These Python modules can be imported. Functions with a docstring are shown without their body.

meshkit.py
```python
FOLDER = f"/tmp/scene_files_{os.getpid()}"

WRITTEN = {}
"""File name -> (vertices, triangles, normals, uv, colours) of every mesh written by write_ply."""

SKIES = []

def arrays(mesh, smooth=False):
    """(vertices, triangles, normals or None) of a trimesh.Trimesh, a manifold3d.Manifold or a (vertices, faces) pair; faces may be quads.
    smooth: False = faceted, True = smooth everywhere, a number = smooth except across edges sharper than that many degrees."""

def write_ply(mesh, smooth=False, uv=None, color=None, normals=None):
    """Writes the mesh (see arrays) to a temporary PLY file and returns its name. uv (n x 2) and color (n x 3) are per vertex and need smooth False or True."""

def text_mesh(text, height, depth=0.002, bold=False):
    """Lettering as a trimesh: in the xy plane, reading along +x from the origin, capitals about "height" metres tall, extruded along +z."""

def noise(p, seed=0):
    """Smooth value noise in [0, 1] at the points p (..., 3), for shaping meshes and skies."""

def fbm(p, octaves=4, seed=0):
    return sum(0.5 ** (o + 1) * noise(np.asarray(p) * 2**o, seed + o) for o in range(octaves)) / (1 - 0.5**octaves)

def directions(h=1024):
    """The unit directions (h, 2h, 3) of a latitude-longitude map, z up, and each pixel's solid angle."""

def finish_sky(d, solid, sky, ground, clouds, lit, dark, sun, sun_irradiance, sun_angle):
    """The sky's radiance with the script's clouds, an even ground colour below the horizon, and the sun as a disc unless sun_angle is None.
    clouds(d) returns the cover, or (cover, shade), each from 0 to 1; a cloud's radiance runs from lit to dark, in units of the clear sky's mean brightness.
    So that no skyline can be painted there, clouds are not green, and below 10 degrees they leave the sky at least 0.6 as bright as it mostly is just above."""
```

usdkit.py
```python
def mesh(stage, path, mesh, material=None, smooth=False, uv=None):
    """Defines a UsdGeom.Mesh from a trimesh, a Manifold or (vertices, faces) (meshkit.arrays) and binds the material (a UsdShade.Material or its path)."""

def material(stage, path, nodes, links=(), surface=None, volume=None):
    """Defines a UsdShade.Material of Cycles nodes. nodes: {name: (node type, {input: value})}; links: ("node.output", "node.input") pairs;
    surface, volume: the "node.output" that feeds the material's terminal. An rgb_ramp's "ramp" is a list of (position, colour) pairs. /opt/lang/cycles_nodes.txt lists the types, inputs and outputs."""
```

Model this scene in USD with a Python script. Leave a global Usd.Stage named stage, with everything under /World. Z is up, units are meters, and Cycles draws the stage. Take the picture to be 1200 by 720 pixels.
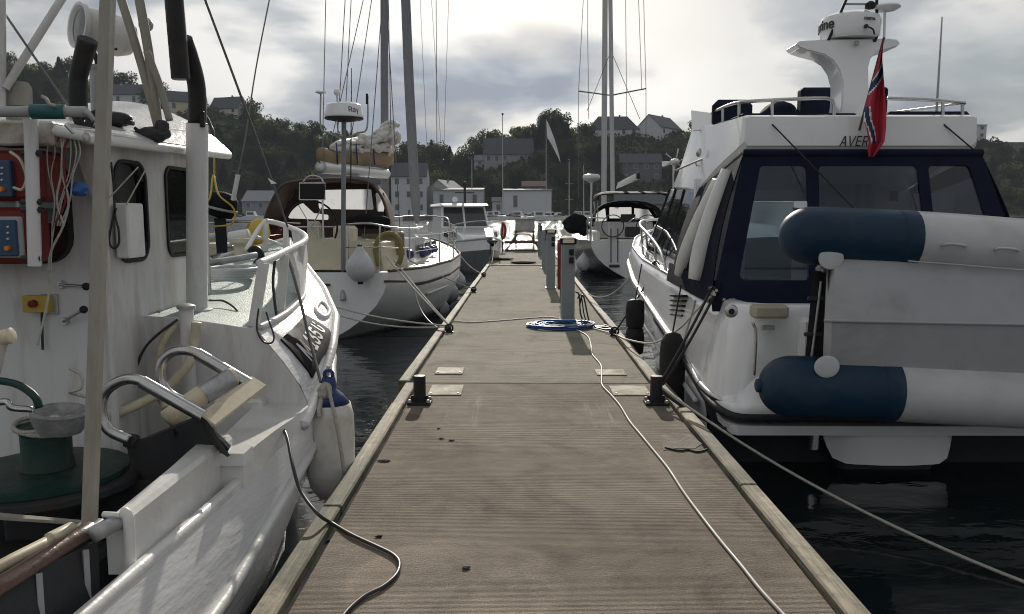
import math, random
import numpy as np
import trimesh
import manifold3d
import shapely
from shapely.geometry import Polygon, box as sbox
from pxr import Gf, Sdf, Usd, UsdGeom, UsdLux, UsdShade
import meshkit
import usdkit

stage = Usd.Stage.CreateInMemory()
UsdGeom.SetStageUpAxis(stage, UsdGeom.Tokens.z)
UsdGeom.SetStageMetersPerUnit(stage, 1.0)
UsdGeom.Xform.Define(stage, '/World')
UsdGeom.Scope.Define(stage, '/World/Looks')

# ---------------------------------------------------------------- camera (water level is z = 0, pontoon deck z = 0.5)
FPX, EYE, PITCH, YAW = 942.0, np.array([0.0, 0.0, 2.1]), 6.54, 0.365
cam = UsdGeom.Camera.Define(stage, '/World/camera')
cam.AddTranslateOp().Set(Gf.Vec3d(*EYE))
cam.AddRotateZOp().Set(YAW)
cam.AddRotateXOp().Set(90 - PITCH)
cam.CreateHorizontalApertureAttr(36.0)
cam.CreateVerticalApertureAttr(36.0 * 614 / 1024)
cam.CreateFocalLengthAttr(36.0 * FPX / 1200)
cam.CreateClippingRangeAttr(Gf.Vec2f(0.05, 20000))
cam.CreateExposureAttr(-0.36)

# ---------------------------------------------------------------- sky and sun
SUN_EL, SUN_AZ = math.radians(24), 0.0          # the sun stands straight ahead, over the far shore
sd = (math.sin(SUN_AZ) * math.cos(SUN_EL), math.cos(SUN_AZ) * math.cos(SUN_EL), math.sin(SUN_EL))
sky_mat = usdkit.material(stage, '/World/Looks/sky', {
    'tc': ('texture_coordinate', {}),
    'sky': ('sky_texture', {'sky_type': 'single_scattering', 'sun_disc': False, 'sun_elevation': SUN_EL, 'sun_rotation': SUN_AZ, 'aerosol_density': 1.0}),
    'sep': ('separate_xyz', {}),
    'zc': ('math', {'math_type': 'maximum', 'value2': 0.0}),
    'za': ('math', {'math_type': 'add', 'value2': 0.22}),
    'ux': ('math', {'math_type': 'divide'}), 'uy': ('math', {'math_type': 'divide'}),
    'uv': ('combine_xyz', {'z': 11.6}),
    'n1': ('noise_texture', {'scale': 0.9, 'detail': 5.0, 'roughness': 0.5, 'distortion': 0.2}),
    'n2': ('noise_texture', {'scale': 1.35, 'detail': 5.0, 'roughness': 0.5, 'distortion': 0.15}),
    'cover': ('rgb_ramp', {'ramp': [(0.0, (0.35,) * 3), (0.40, (0.55,) * 3), (0.52, (1, 1, 1)), (1.0, (1, 1, 1))]}),
    'tone': ('rgb_ramp', {'ramp': [(0.0, (3.0, 3.4, 4.1)), (0.38, (3.9, 4.3, 5.0)), (0.47, (6.4, 6.7, 7.0)), (0.55, (11.4, 11.2, 10.8)), (1.0, (14.5, 14.1, 13.2))]}),
    'dot': ('vector_math', {'math_type': 'dot_product', 'vector2': sd}),
    'dmx': ('math', {'math_type': 'maximum', 'value2': 0.0}),
    'pw': ('math', {'math_type': 'power', 'value2': 6.0}),
    'gl': ('math', {'math_type': 'multiply_add', 'value2': 1.25, 'value3': 0.85}),
    'cl': ('mix', {'mix_type': 'multiply', 'fac': 1.0}),
    'mx': ('mix', {'mix_type': 'mix'}),
    'bg': ('background_shader', {'strength': 0.065}),
}, [('tc.generated', 'sep.vector'), ('sep.z', 'zc.value1'), ('zc.value', 'za.value1'), ('sep.x', 'ux.value1'), ('za.value', 'ux.value2'), ('sep.y', 'uy.value1'), ('za.value', 'uy.value2'),
    ('ux.value', 'uv.x'), ('uy.value', 'uv.y'), ('uv.vector', 'n1.vector'), ('uv.vector', 'n2.vector'),
    ('n1.fac', 'cover.fac'), ('n2.fac', 'tone.fac'), ('tc.generated', 'dot.vector1'), ('dot.value', 'dmx.value1'), ('dmx.value', 'pw.value1'), ('pw.value', 'gl.value1'),
    ('tone.color', 'cl.color1'), ('gl.value', 'cl.color2'), ('sky.color', 'mx.color1'), ('cl.color', 'mx.color2'), ('cover.color', 'mx.fac'), ('mx.color', 'bg.color')],
    surface='bg.background')
dome = UsdLux.DomeLight.Define(stage, '/World/sky')
UsdShade.MaterialBindingAPI.Apply(dome.GetPrim()).Bind(sky_mat)
dome.GetPrim().SetCustomDataByKey('kind', 'structure')
sun = UsdLux.DistantLight.Define(stage, '/World/sun')
sun.CreateNormalizeAttr(True)
sun.CreateIntensityAttr(1.25)
sun.CreateAngleAttr(0.8)
sun.CreateColorAttr(Gf.Vec3f(1.0, 0.93, 0.82))
sun.AddRotateZOp().Set(-math.degrees(SUN_AZ))
sun.AddRotateXOp().Set(-(90 - math.degrees(SUN_EL)))

# ---------------------------------------------------------------- helpers
_c, _s = math.cos, math.sin
def _rx(a): return np.array([[1, 0, 0], [0, _c(a), -_s(a)], [0, _s(a), _c(a)]])
def _ry(a): return np.array([[_c(a), 0, _s(a)], [0, 1, 0], [-_s(a), 0, _c(a)]])
def _rz(a): return np.array([[_c(a), -_s(a), 0], [_s(a), _c(a), 0], [0, 0, 1]])
_R = _rz(math.radians(YAW)) @ _rx(math.radians(90 - PITCH))
def _ray(px, py): return _R @ np.array([(px - 600) / FPX, (360 - py) / FPX, -1.0])
def at(px, py, y):
    """The point at distance y ahead that a survey of the photograph gives for one of its pixels."""
    d = _ray(px, py); return EYE + d * (y / d[1])
def atz(px, py, z):
    d = _ray(px, py); return EYE + d * ((z - EYE[2]) / d[2])

def cat(*ms):
    flat = []
    for m in ms: flat += list(m) if isinstance(m, (list, tuple)) else [m]
    return trimesh.util.concatenate(flat)
def hull(pts):
    return trimesh.convex.convex_hull(np.asarray(pts, float))
def bx(c, s, b=0.006, rot=None):
    """A box with chamfered edges: centre, size, chamfer, rotation matrix."""
    h = np.asarray(s, float) / 2; b = min(b, h.min() * 0.8); P = []
    for sx in (-1, 1):
        for sy in (-1, 1):
            for sz in (-1, 1):
                for k in range(3):
                    v = h - b; v[k] = h[k]; P.append(v * (sx, sy, sz))
    m = hull(P)
    if rot is not None: m.vertices = m.vertices @ np.asarray(rot).T
    m.vertices = m.vertices + np.asarray(c, float)
    return m
def bx2(a, b_, bev=0.006):
    a, b_ = np.minimum(a, b_), np.maximum(a, b_); return bx((a + b_) / 2, b_ - a, bev)
def spline(P, n):
    P = np.asarray(P, float)
    if len(P) < 3: return np.array([P[0] + (P[-1] - P[0]) * t for t in np.linspace(0, 1, max(2, n))])
    out = []; k = max(1, int(round(n / (len(P) - 1))))
    Q = np.vstack([2 * P[0] - P[1], P, 2 * P[-1] - P[-2]])
    for i in range(len(P) - 1):
        p0, p1, p2, p3 = Q[i:i + 4]
        for t in np.arange(k) / k:
            out.append(0.5 * (2 * p1 + (p2 - p0) * t + (2 * p0 - 5 * p1 + 4 * p2 - p3) * t * t + (3 * p1 - p0 - 3 * p2 + p3) * t ** 3))
    out.append(P[-1]); return np.array(out)
def tube(P, r, n=None, sides=8, smooth=True, cap=True):
    P = np.asarray(P, float)
    if n is None: n = 1 if len(P) == 2 else 6 * (len(P) - 1)
    p = spline(P, n) if smooth and len(P) > 2 else P
    r = np.interp(np.linspace(0, 1, len(p)), np.linspace(0, 1, len(np.atleast_1d(r))), np.atleast_1d(r))
    t = np.gradient(p, axis=0); t /= np.linalg.norm(t, axis=1, keepdims=True) + 1e-12
    a = np.cross(t[0], [0, 0, 1.0]) if abs(t[0][2]) < 0.9 else np.cross(t[0], [0, 1.0, 0])
    A = []
    for k in range(len(p)):
        a = a - t[k] * (a @ t[k]); a /= np.linalg.norm(a); A.append(a)
    A = np.array(A); B = np.cross(t, A); ang = np.arange(sides) * 2 * np.pi / sides
    v = (p[:, None] + r[:, None, None] * (np.cos(ang)[None, :, None] * A[:, None] + np.sin(ang)[None, :, None] * B[:, None])).reshape(-1, 3)
    i, j = np.meshgrid(np.arange(len(p) - 1), np.arange(sides), indexing='ij'); j2 = (j + 1) % sides
    q = np.stack([i * sides + j, i * sides + j2, (i + 1) * sides + j2, (i + 1) * sides + j], -1).reshape(-1, 4)
    f = np.vstack([q[:, [0, 1, 2]], q[:, [0, 2, 3]]])
    if cap:
        m = len(v); v = np.vstack([v, p[0], p[-1]]); L = (len(p) - 1) * sides
        f = np.vstack([f, [[m, (k + 1) % sides, k] for k in range(sides)], [[m + 1, L + k, L + (k + 1) % sides] for k in range(sides)]])
    return trimesh.Trimesh(v, f, process=False)
def frame_to(axis):
    z = np.asarray(axis, float); z = z / np.linalg.norm(z)
    x = np.cross([0, 1.0, 0], z) if abs(z[1]) < 0.9 else np.cross([1.0, 0, 0], z)
    x /= np.linalg.norm(x); return np.stack([x, np.cross(z, x), z], 1)
def lathe(prof, c=(0, 0, 0), axis=(0, 0, 1), n=20):
    prof = np.asarray(prof, float); ang = np.arange(n) * 2 * np.pi / n
    v = np.stack([prof[:, 0, None] * np.cos(ang), prof[:, 0, None] * np.sin(ang), np.repeat(prof[:, 1, None], n, 1)], -1).reshape(-1, 3)
    i, j = np.meshgrid(np.arange(len(prof) - 1), np.arange(n), indexing='ij'); j2 = (j + 1) % n
    q = np.stack([i * n + j, i * n + j2, (i + 1) * n + j2, (i + 1) * n + j], -1).reshape(-1, 4)
    f = [q[:, [0, 1, 2]], q[:, [0, 2, 3]]]; m = len(v)
    v = np.vstack([v, [0, 0, prof[0, 1]], [0, 0, prof[-1, 1]]]); L = (len(prof) - 1) * n
    f += [np.array([[m, (k + 1) % n, k] for k in range(n)]), np.array([[m + 1, L + k, L + (k + 1) % n] for k in range(n)])]
    return trimesh.Trimesh(v @ frame_to(axis).T + np.asarray(c, float), np.vstack(f), process=False)
def loft(S, closed=False, caps=False):
    S = np.asarray(S, float); a, b = S.shape[:2]; v = S.reshape(-1, 3)
    i, j = np.meshgrid(np.arange(a - 1), np.arange(b if closed else b - 1), indexing='ij'); j2 = (j + 1) % b
    q = np.stack([i * b + j, i * b + j2, (i + 1) * b + j2, (i + 1) * b + j], -1).reshape(-1, 4)
    f = [q[:, [0, 1, 2]], q[:, [0, 2, 3]]]
    if caps:
        for r in (0, a - 1):
            m = len(v); v = np.vstack([v, S[r].mean(0)])
            f.append(np.array([[m, r * b + k, r * b + (k + 1) % b] for k in range(b)]))
    m = trimesh.Trimesh(v, np.vstack(f), process=False); trimesh.repair.fix_normals(m); return m
def sheet(G, th=0.004):
    """A grid of points as cloth of some thickness."""
    G = np.asarray(G, float); a, b = G.shape[:2]
    du, dv = np.gradient(G, axis=0), np.gradient(G, axis=1)
    n = np.cross(du, dv); n /= np.linalg.norm(n, axis=-1, keepdims=True) + 1e-12
    ring = np.concatenate([G + n * th / 2, (G - n * th / 2)[:, ::-1]], 1)
    m = loft(ring, closed=True); f = [m.faces]
    for r in (0, a - 1):                                            # close the two open ends edge to edge
        for j in range(b - 1):
            q = [r * 2 * b + j, r * 2 * b + j + 1, r * 2 * b + 2 * b - 2 - j, r * 2 * b + 2 * b - 1 - j]; f.append(np.array([[q[0], q[1], q[2]], [q[0], q[2], q[3]]]))
    m = trimesh.Trimesh(m.vertices, np.vstack(f), process=False); trimesh.repair.fix_normals(m); return m
def prism(poly, o, u, v, d, bev=0.0):
    """A 2D polygon laid in the plane (o; u, v) and given the depth d along u x v."""
    pg = poly if isinstance(poly, (Polygon, shapely.MultiPolygon)) else Polygon(poly)
    u = np.asarray(u, float) / np.linalg.norm(u); w = np.cross(u, v); w /= np.linalg.norm(w); v = np.cross(w, u)
    ms = []
    for g in getattr(pg, 'geoms', [pg]):
        m = trimesh.creation.extrude_polygon(g, abs(d), engine='earcut')
        if d < 0: m.vertices[:, 2] -= abs(d)
        ms.append(m)
    m = cat(ms); m.vertices = np.asarray(o, float) + m.vertices @ np.stack([u, v, w]); return m
def plate(P, th):
    """A planar polygon of 3D points, given thickness to both sides."""
    P = np.asarray(P, float); u = P[1] - P[0]; n = np.cross(u, P[-1] - P[0]); v = np.cross(n, u)
    u, v, n = (k / np.linalg.norm(k) for k in (u, v, n))
    q = [((p - P[0]) @ u, (p - P[0]) @ v) for p in P]
    return prism(Polygon(q), P[0] - n * th / 2, u, v, th)
def rrect(x0, y0, x1, y1, r, seg=5):
    return sbox(x0 + r, y0 + r, x1 - r, y1 - r).buffer(r, quad_segs=seg)
def ring(pg, w):
    return pg.buffer(w).difference(pg)
def place(m, o, u, v):
    u = np.asarray(u, float) / np.linalg.norm(u); w = np.cross(u, v); w /= np.linalg.norm(w); v = np.cross(w, u)
    m = m.copy(); m.vertices = np.asarray(o, float) + m.vertices @ np.stack([u, v, w]); return m
def sag(a, b, s, n=14):
    a, b = np.asarray(a, float), np.asarray(b, float); t = np.linspace(0, 1, n)[:, None]
    return a + (b - a) * t - np.array([0, 0, 1.0]) * (4 * s * t * (1 - t))
def blob(c, s, seed=0, amp=0.15, sub=2):
    m = trimesh.creation.icosphere(sub, 1.0); v = m.vertices
    v *= (1 + amp * (2 * meshkit.fbm(v * 1.7 + seed * 7.3, 3, seed) - 1))[:, None]
    m.vertices = v * np.asarray(s, float) + np.asarray(c, float); return m

used = {}
def numbered(parent, name):
    k = used.get((parent, name), 0); used[(parent, name)] = k + 1
    return f'{parent}/{name}' if k == 0 else f'{parent}/{name}_{k:03d}'
def tag(prim, label=None, category=None, group=None, kind=None):
    for k, v in (('label', label), ('category', category), ('group', group), ('kind', kind)):
        if v: prim.SetCustomDataByKey(k, v)
LOC = {}
def thing(name, label, category, loc=(0, 0, 0), group=None, kind=None):
    p = numbered('/World', name); x = UsdGeom.Xform.Define(stage, p); x.AddTranslateOp().Set(Gf.Vec3d(*map(float, loc)))
    LOC[p] = np.asarray(loc, float); tag(x.GetPrim(), label, category, group, kind); return p
def part(parent, name, mesh, m, label=None, smooth=30, kind=None):
    """A mesh in world coordinates becomes a part (or a sub-part) under its thing."""
    p = numbered(parent, name); root = '/'.join(p.split('/')[:3])
    v, f, n = meshkit.arrays(mesh, smooth); off = LOC.get(root, np.zeros(3))
    g = UsdGeom.Mesh.Define(stage, p)
    from pxr import Vt
    g.CreatePointsAttr(Vt.Vec3fArray.FromNumpy((v - off).astype(np.float32)))
    g.CreateFaceVertexCountsAttr(Vt.IntArray.FromNumpy(np.full(len(f), 3, np.int32)))
    g.CreateFaceVertexIndicesAttr(Vt.IntArray.FromNumpy(f.astype(np.int32).ravel()))
    g.CreateSubdivisionSchemeAttr('none')
    if n is not None:
        g.CreateNormalsAttr(Vt.Vec3fArray.FromNumpy(n.astype(np.float32))); g.SetNormalsInterpolation('vertex')
    UsdShade.MaterialBindingAPI.Apply(g.GetPrim()).Bind(m)
    if label or kind: tag(g.GetPrim(), label, None, None, kind)
    return p
def single(name, mesh, m, label, category=None, group=None, kind=None, smooth=30):
    p = part('/World', name, mesh, m, None, smooth); tag(stage.GetPrimAtPath(p), label, category, group, kind); return p
def struct(name, mesh, m, smooth=30):
    return single(name, mesh, m, None, kind='structure', smooth=smooth)
def copy_of(src, loc, rotz=0.0, scale=1.0, label=None, group=None):
    """One more of a thing, with copies of its parts."""
    sp = stage.GetPrimAtPath(src); base = src.split('/')[2]
    p = numbered('/World', base); x = UsdGeom.Xform.Define(stage, p); pr = x.GetPrim()
    pr.GetReferences().AddInternalReference(sp.GetPath())
    x.ClearXformOpOrder()
    for op in ('xformOp:translate', 'xformOp:rotateZ', 'xformOp:scale'):
        pass
    x.AddTranslateOp().Set(Gf.Vec3d(*map(float, loc)))
    x.AddRotateZOp().Set(float(math.degrees(rotz)))
    s = np.broadcast_to(scale, 3); x.AddScaleOp().Set(Gf.Vec3f(*map(float, s)))
    pr.SetInstanceable(True)
    tag(pr, label or sp.GetCustomDataByKey('label'), sp.GetCustomDataByKey('category'), group or sp.GetCustomDataByKey('group'))
    return p

# ---------------------------------------------------------------- materials
def C(*v): return tuple(float(x) for x in v)
def mat(name, col, rough=0.5, metal=0.0, var=0.12, vs=5.0, dirt=None, dirt_amt=0.0, dirt_scale=1.6, bump=0.0, bs=40.0, coat=0.0, spec=0.5, stretch=(1, 1, 1), extra=None):
    """A weathered surface: base colour with mottling, dirt in irregular stains, uneven gloss and fine relief."""
    c = np.array(col, float); d = np.array(dirt if dirt is not None else c * 0.35)
    N = {'g': ('geometry', {}), 'mp': ('mapping', {'scale': stretch}),
         'n': ('noise_texture', {'scale': vs, 'detail': 5.0, 'roughness': 0.6}),
         'r': ('rgb_ramp', {'ramp': [(0.25, C(*np.clip(c * (1 - var), 0, 1))), (0.75, C(*np.clip(c * (1 + var), 0, 1)))]}),
         'nd': ('noise_texture', {'scale': dirt_scale, 'detail': 8.0, 'roughness': 0.68, 'distortion': 0.4}),
         'rd': ('rgb_ramp', {'ramp': [(0.48, (0, 0, 0)), (0.72, (dirt_amt,) * 3)]}),
         'mx': ('mix', {'mix_type': 'mix', 'color2': C(*d)}),
         'rr': ('map_range', {'from_min': 0.3, 'from_max': 0.7, 'to_min': max(0.02, rough * 0.75), 'to_max': min(1.0, rough * 1.3)}),
         'p': ('principled_bsdf', {'metallic': metal, 'coat_weight': coat, 'specular_ior_level': spec})}
    L = [('g.position', 'mp.vector'), ('mp.vector', 'n.vector'), ('mp.vector', 'nd.vector'), ('n.fac', 'r.fac'), ('nd.fac', 'rd.fac'), ('r.color', 'mx.color1'), ('rd.color', 'mx.fac'),
         ('mx.color', 'p.base_color'), ('nd.fac', 'rr.value'), ('rr.result', 'p.roughness')]
    if bump:
        N['nb'] = ('noise_texture', {'scale': bs, 'detail': 4.0}); N['b'] = ('bump', {'strength': min(1.0, bump), 'distance': 0.01})
        L += [('mp.vector', 'nb.vector'), ('nb.fac', 'b.height'), ('b.normal', 'p.normal')]
    if extra: N['p'][1].update(extra)
    return usdkit.material(stage, '/World/Looks/' + name, N, L, surface='p.BSDF')
def pane_mat(name, tint=(0.75, 0.78, 0.8), gloss=0.02, veil=0.0, veil_col=(0.5, 0.5, 0.5)):
    N = {'t': ('transparent_bsdf', {'color': tint}), 'g': ('glossy_bsdf', {'roughness': gloss, 'color': (1, 1, 1)}), 'f': ('fresnel', {'IOR': 1.5}), 'm': ('mix_closure', {})}
    L = [('f.fac', 'm.fac'), ('t.BSDF', 'm.closure1'), ('g.BSDF', 'm.closure2')]
    out = 'm.closure'
    if veil:
        N.update({'d': ('translucent_bsdf', {'color': veil_col}), 'm2': ('mix_closure', {'fac': veil})}); L += [('m.closure', 'm2.closure1'), ('d.BSDF', 'm2.closure2')]; out = 'm2.closure'
    return usdkit.material(stage, '/World/Looks/' + name, N, L, surface=out)

M = {}
M['white'] = mat('white_paint', (0.70, 0.70, 0.68), 0.34, var=0.06, dirt=(0.36, 0.31, 0.23), dirt_amt=0.45, dirt_scale=2.2, bump=0.25, bs=25)
M['hull_white'] = mat('brushed_white_paint', (0.72, 0.72, 0.72), 0.40, spec=0.35, var=0.05, dirt=(0.42, 0.38, 0.30), dirt_amt=0.35, dirt_scale=1.7, bump=0.45, bs=22, stretch=(1, 0.35, 1.6))
M['wall_white'] = mat('cabin_white_paint', (0.62, 0.62, 0.62), 0.4, var=0.05, dirt=(0.30, 0.22, 0.13), dirt_amt=0.55, dirt_scale=2.6, bump=0.2, bs=18, stretch=(1.8, 1.8, 0.35))
M['gelcoat'] = mat('white_gelcoat', (0.76, 0.77, 0.78), 0.16, var=0.03, dirt=(0.5, 0.47, 0.4), dirt_amt=0.2, dirt_scale=0.9, coat=0.4)
M['gelcoat_far'] = mat('grey_white_gelcoat', (0.62, 0.63, 0.64), 0.25, var=0.05, dirt=(0.4, 0.38, 0.33), dirt_amt=0.3, dirt_scale=0.8)
M['cream'] = mat('cream_gelcoat', (0.60, 0.55, 0.43), 0.35, var=0.06, dirt=(0.35, 0.3, 0.2), dirt_amt=0.3)
M['nonslip'] = mat('pale_green_nonslip_paint', (0.33, 0.42, 0.39), 0.42, var=0.12, vs=8, dirt=(0.13, 0.16, 0.14), dirt_amt=0.5, dirt_scale=3, bump=1.0, bs=110)
M['green'] = mat('dark_green_paint', (0.007, 0.034, 0.029), 0.45, spec=0.35, var=0.3, dirt=(0.07, 0.05, 0.03), dirt_amt=0.5, dirt_scale=5, bump=0.3)
M['teal'] = mat('teal_wrap', (0.02, 0.10, 0.11), 0.5, var=0.2, bump=0.4)
M['dark'] = mat('dark_grey_paint', (0.032, 0.035, 0.038), 0.55, spec=0.25, var=0.25, dirt=(0.06, 0.045, 0.03), dirt_amt=0.5, dirt_scale=4, bump=0.3)
M['deckgrey'] = mat('grey_working_deck_paint', (0.045, 0.05, 0.05), 0.6, spec=0.25, var=0.25, dirt=(0.02, 0.02, 0.018), dirt_amt=0.6, dirt_scale=3, bump=0.5)
M['black'] = mat('black_rubber', (0.012, 0.012, 0.014), 0.55, spec=0.25, var=0.3, dirt=(0.06, 0.055, 0.05), dirt_amt=0.35, dirt_scale=7)
M['black_metal'] = mat('black_painted_steel', (0.014, 0.014, 0.016), 0.5, spec=0.3, var=0.3, dirt=(0.09, 0.055, 0.035), dirt_amt=0.4, dirt_scale=6, bump=0.2)
M['steel'] = mat('stainless_steel', (0.55, 0.55, 0.55), 0.24, metal=1.0, var=0.1, dirt=(0.25, 0.2, 0.15), dirt_amt=0.35, dirt_scale=9)
M['galv'] = mat('galvanised_steel', (0.40, 0.41, 0.42), 0.5, metal=0.7, var=0.2, vs=14, dirt=(0.22, 0.16, 0.1), dirt_amt=0.45, dirt_scale=5)
M['alu'] = mat('anodised_mast', (0.20, 0.21, 0.23), 0.5, metal=0.3, var=0.08)
M['greypaint'] = mat('grey_painted_steel', (0.36, 0.37, 0.37), 0.45, var=0.1, dirt=(0.2, 0.15, 0.1), dirt_amt=0.4, dirt_scale=4, bump=0.2)
M['pole_beige'] = mat('worn_beige_pole', (0.29, 0.275, 0.235), 0.5, var=0.12, dirt=(0.2, 0.16, 0.1), dirt_amt=0.6, dirt_scale=6, stretch=(3, 3, 0.7))
M['beige'] = mat('beige_plastic', (0.62, 0.55, 0.40), 0.42, var=0.08, dirt=(0.2, 0.13, 0.07), dirt_amt=0.6, dirt_scale=6)
M['brown_pipe'] = mat('rust_brown_pipe', (0.10, 0.06, 0.05), 0.32, var=0.3, dirt=(0.2, 0.12, 0.08), dirt_amt=0.6, dirt_scale=8, bump=0.3)
M['red'] = mat('red_enamel', (0.15, 0.02, 0.018), 0.45, spec=0.3, var=0.15, dirt=(0.08, 0.03, 0.02), dirt_amt=0.5)
M['scrap'] = mat('dark_litter', (0.015, 0.014, 0.013), 0.95, spec=0.1)
M['redflat'] = mat('red_cloth', (0.42, 0.025, 0.045), 0.8, var=0.1)
M['flagwhite'] = mat('white_cloth', (0.75, 0.75, 0.75), 0.8, var=0.05)
M['flagblue'] = mat('blue_cloth', (0.012, 0.025, 0.09), 0.8, var=0.1)
M['bluepanel'] = mat('blue_control_panel', (0.02, 0.06, 0.12), 0.4, var=0.1)
M['orange'] = mat('orange_knob', (0.75, 0.22, 0.02), 0.4)
M['buoy'] = mat('faded_yellow_buoy', (0.20, 0.18, 0.06), 0.7, var=0.2, dirt=(0.12, 0.1, 0.04), dirt_amt=0.6)
M['ribhull'] = mat('grey_rib_hull', (0.34, 0.35, 0.365), 0.4, var=0.06, dirt=(0.16, 0.15, 0.13), dirt_amt=0.5, dirt_scale=1.2)
M['yellow'] = mat('yellow_plastic', (0.55, 0.38, 0.06), 0.45, var=0.1, dirt=(0.2, 0.14, 0.04), dirt_amt=0.4)
M['hose'] = mat('cream_hose', (0.50, 0.45, 0.33), 0.45, var=0.12, dirt=(0.2, 0.15, 0.1), dirt_amt=0.5, dirt_scale=6)
M['navy'] = mat('navy_canvas', (0.007, 0.011, 0.026), 0.8, spec=0.12, var=0.2, dirt=(0.03, 0.035, 0.05), dirt_amt=0.4, bump=0.5, bs=300)
M['blackcloth'] = mat('black_canvas', (0.009, 0.010, 0.012), 0.8, spec=0.12, var=0.2, bump=0.4, bs=200)
M['navypvc'] = mat('navy_rib_fabric', (0.005, 0.024, 0.050), 0.5, spec=0.3, var=0.12, dirt=(0.08, 0.1, 0.12), dirt_amt=0.25, dirt_scale=3)
M['greypvc'] = mat('grey_rib_fabric', (0.47, 0.48, 0.49), 0.5, var=0.06, dirt=(0.27, 0.25, 0.21), dirt_amt=0.4, dirt_scale=1.5)
M['brownpvc'] = mat('brown_canvas', (0.075, 0.045, 0.032), 0.7, var=0.15, dirt=(0.12, 0.09, 0.07), dirt_amt=0.4)
M['tan'] = mat('tan_canvas', (0.25, 0.185, 0.115), 0.8, var=0.12, dirt=(0.2, 0.15, 0.1), dirt_amt=0.4)
M['sail'] = mat('white_sailcloth', (0.58, 0.57, 0.54), 0.65, var=0.12, vs=4, dirt=(0.33, 0.3, 0.25), dirt_amt=0.4)
M['curtain'] = mat('pale_vinyl', (0.62, 0.63, 0.62), 0.3, var=0.1, vs=9, dirt=(0.4, 0.4, 0.4), dirt_amt=0.4, dirt_scale=4, stretch=(1, 1, 0.2))
M['fender'] = mat('off_white_fender', (0.66, 0.64, 0.59), 0.4, var=0.05, dirt=(0.3, 0.26, 0.19), dirt_amt=0.55, dirt_scale=3.5)
M['fendergrey'] = mat('grey_fender', (0.48, 0.50, 0.52), 0.42, var=0.06, dirt=(0.2, 0.19, 0.17), dirt_amt=0.4, dirt_scale=4)
M['navyplastic'] = mat('blue_fender_end', (0.015, 0.03, 0.13), 0.4, var=0.15)
M['rope'] = mat('pale_rope', (0.42, 0.40, 0.36), 0.85, var=0.25, vs=60, bump=0.8, bs=160)
M['blackrope'] = mat('black_rope', (0.02, 0.02, 0.022), 0.85, var=0.3, vs=60, bump=0.8, bs=160)
M['blackcable'] = mat('black_cable', (0.02, 0.02, 0.02), 0.4, var=0.2)
M['greycable'] = mat('grey_power_cable', (0.40, 0.39, 0.36), 0.5, var=0.12)
M['bluehose'] = mat('blue_hose', (0.015, 0.075, 0.25), 0.4, var=0.2)
M['wire'] = mat('rigging_wire', (0.12, 0.12, 0.12), 0.45, metal=0.4)
M['plinth'] = mat('grey_green_pedestal', (0.21, 0.245, 0.25), 0.45, var=0.08, dirt=(0.12, 0.13, 0.12), dirt_amt=0.4)
M['lamp'] = mat('pedestal_lamp_lens', (0.62, 0.56, 0.42), 0.3, var=0.08)
M['hatch'] = mat('pale_grp_hatch', (0.42, 0.39, 0.32), 0.8, spec=0.2, var=0.08, dirt=(0.22, 0.19, 0.14), dirt_amt=0.5, dirt_scale=5, bump=0.3)
M['antifoul'] = mat('dark_antifouling', (0.02, 0.025, 0.03), 0.6, var=0.3)
M['greyhull'] = mat('dark_grey_hull', (0.10, 0.11, 0.12), 0.3, var=0.08)
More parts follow.
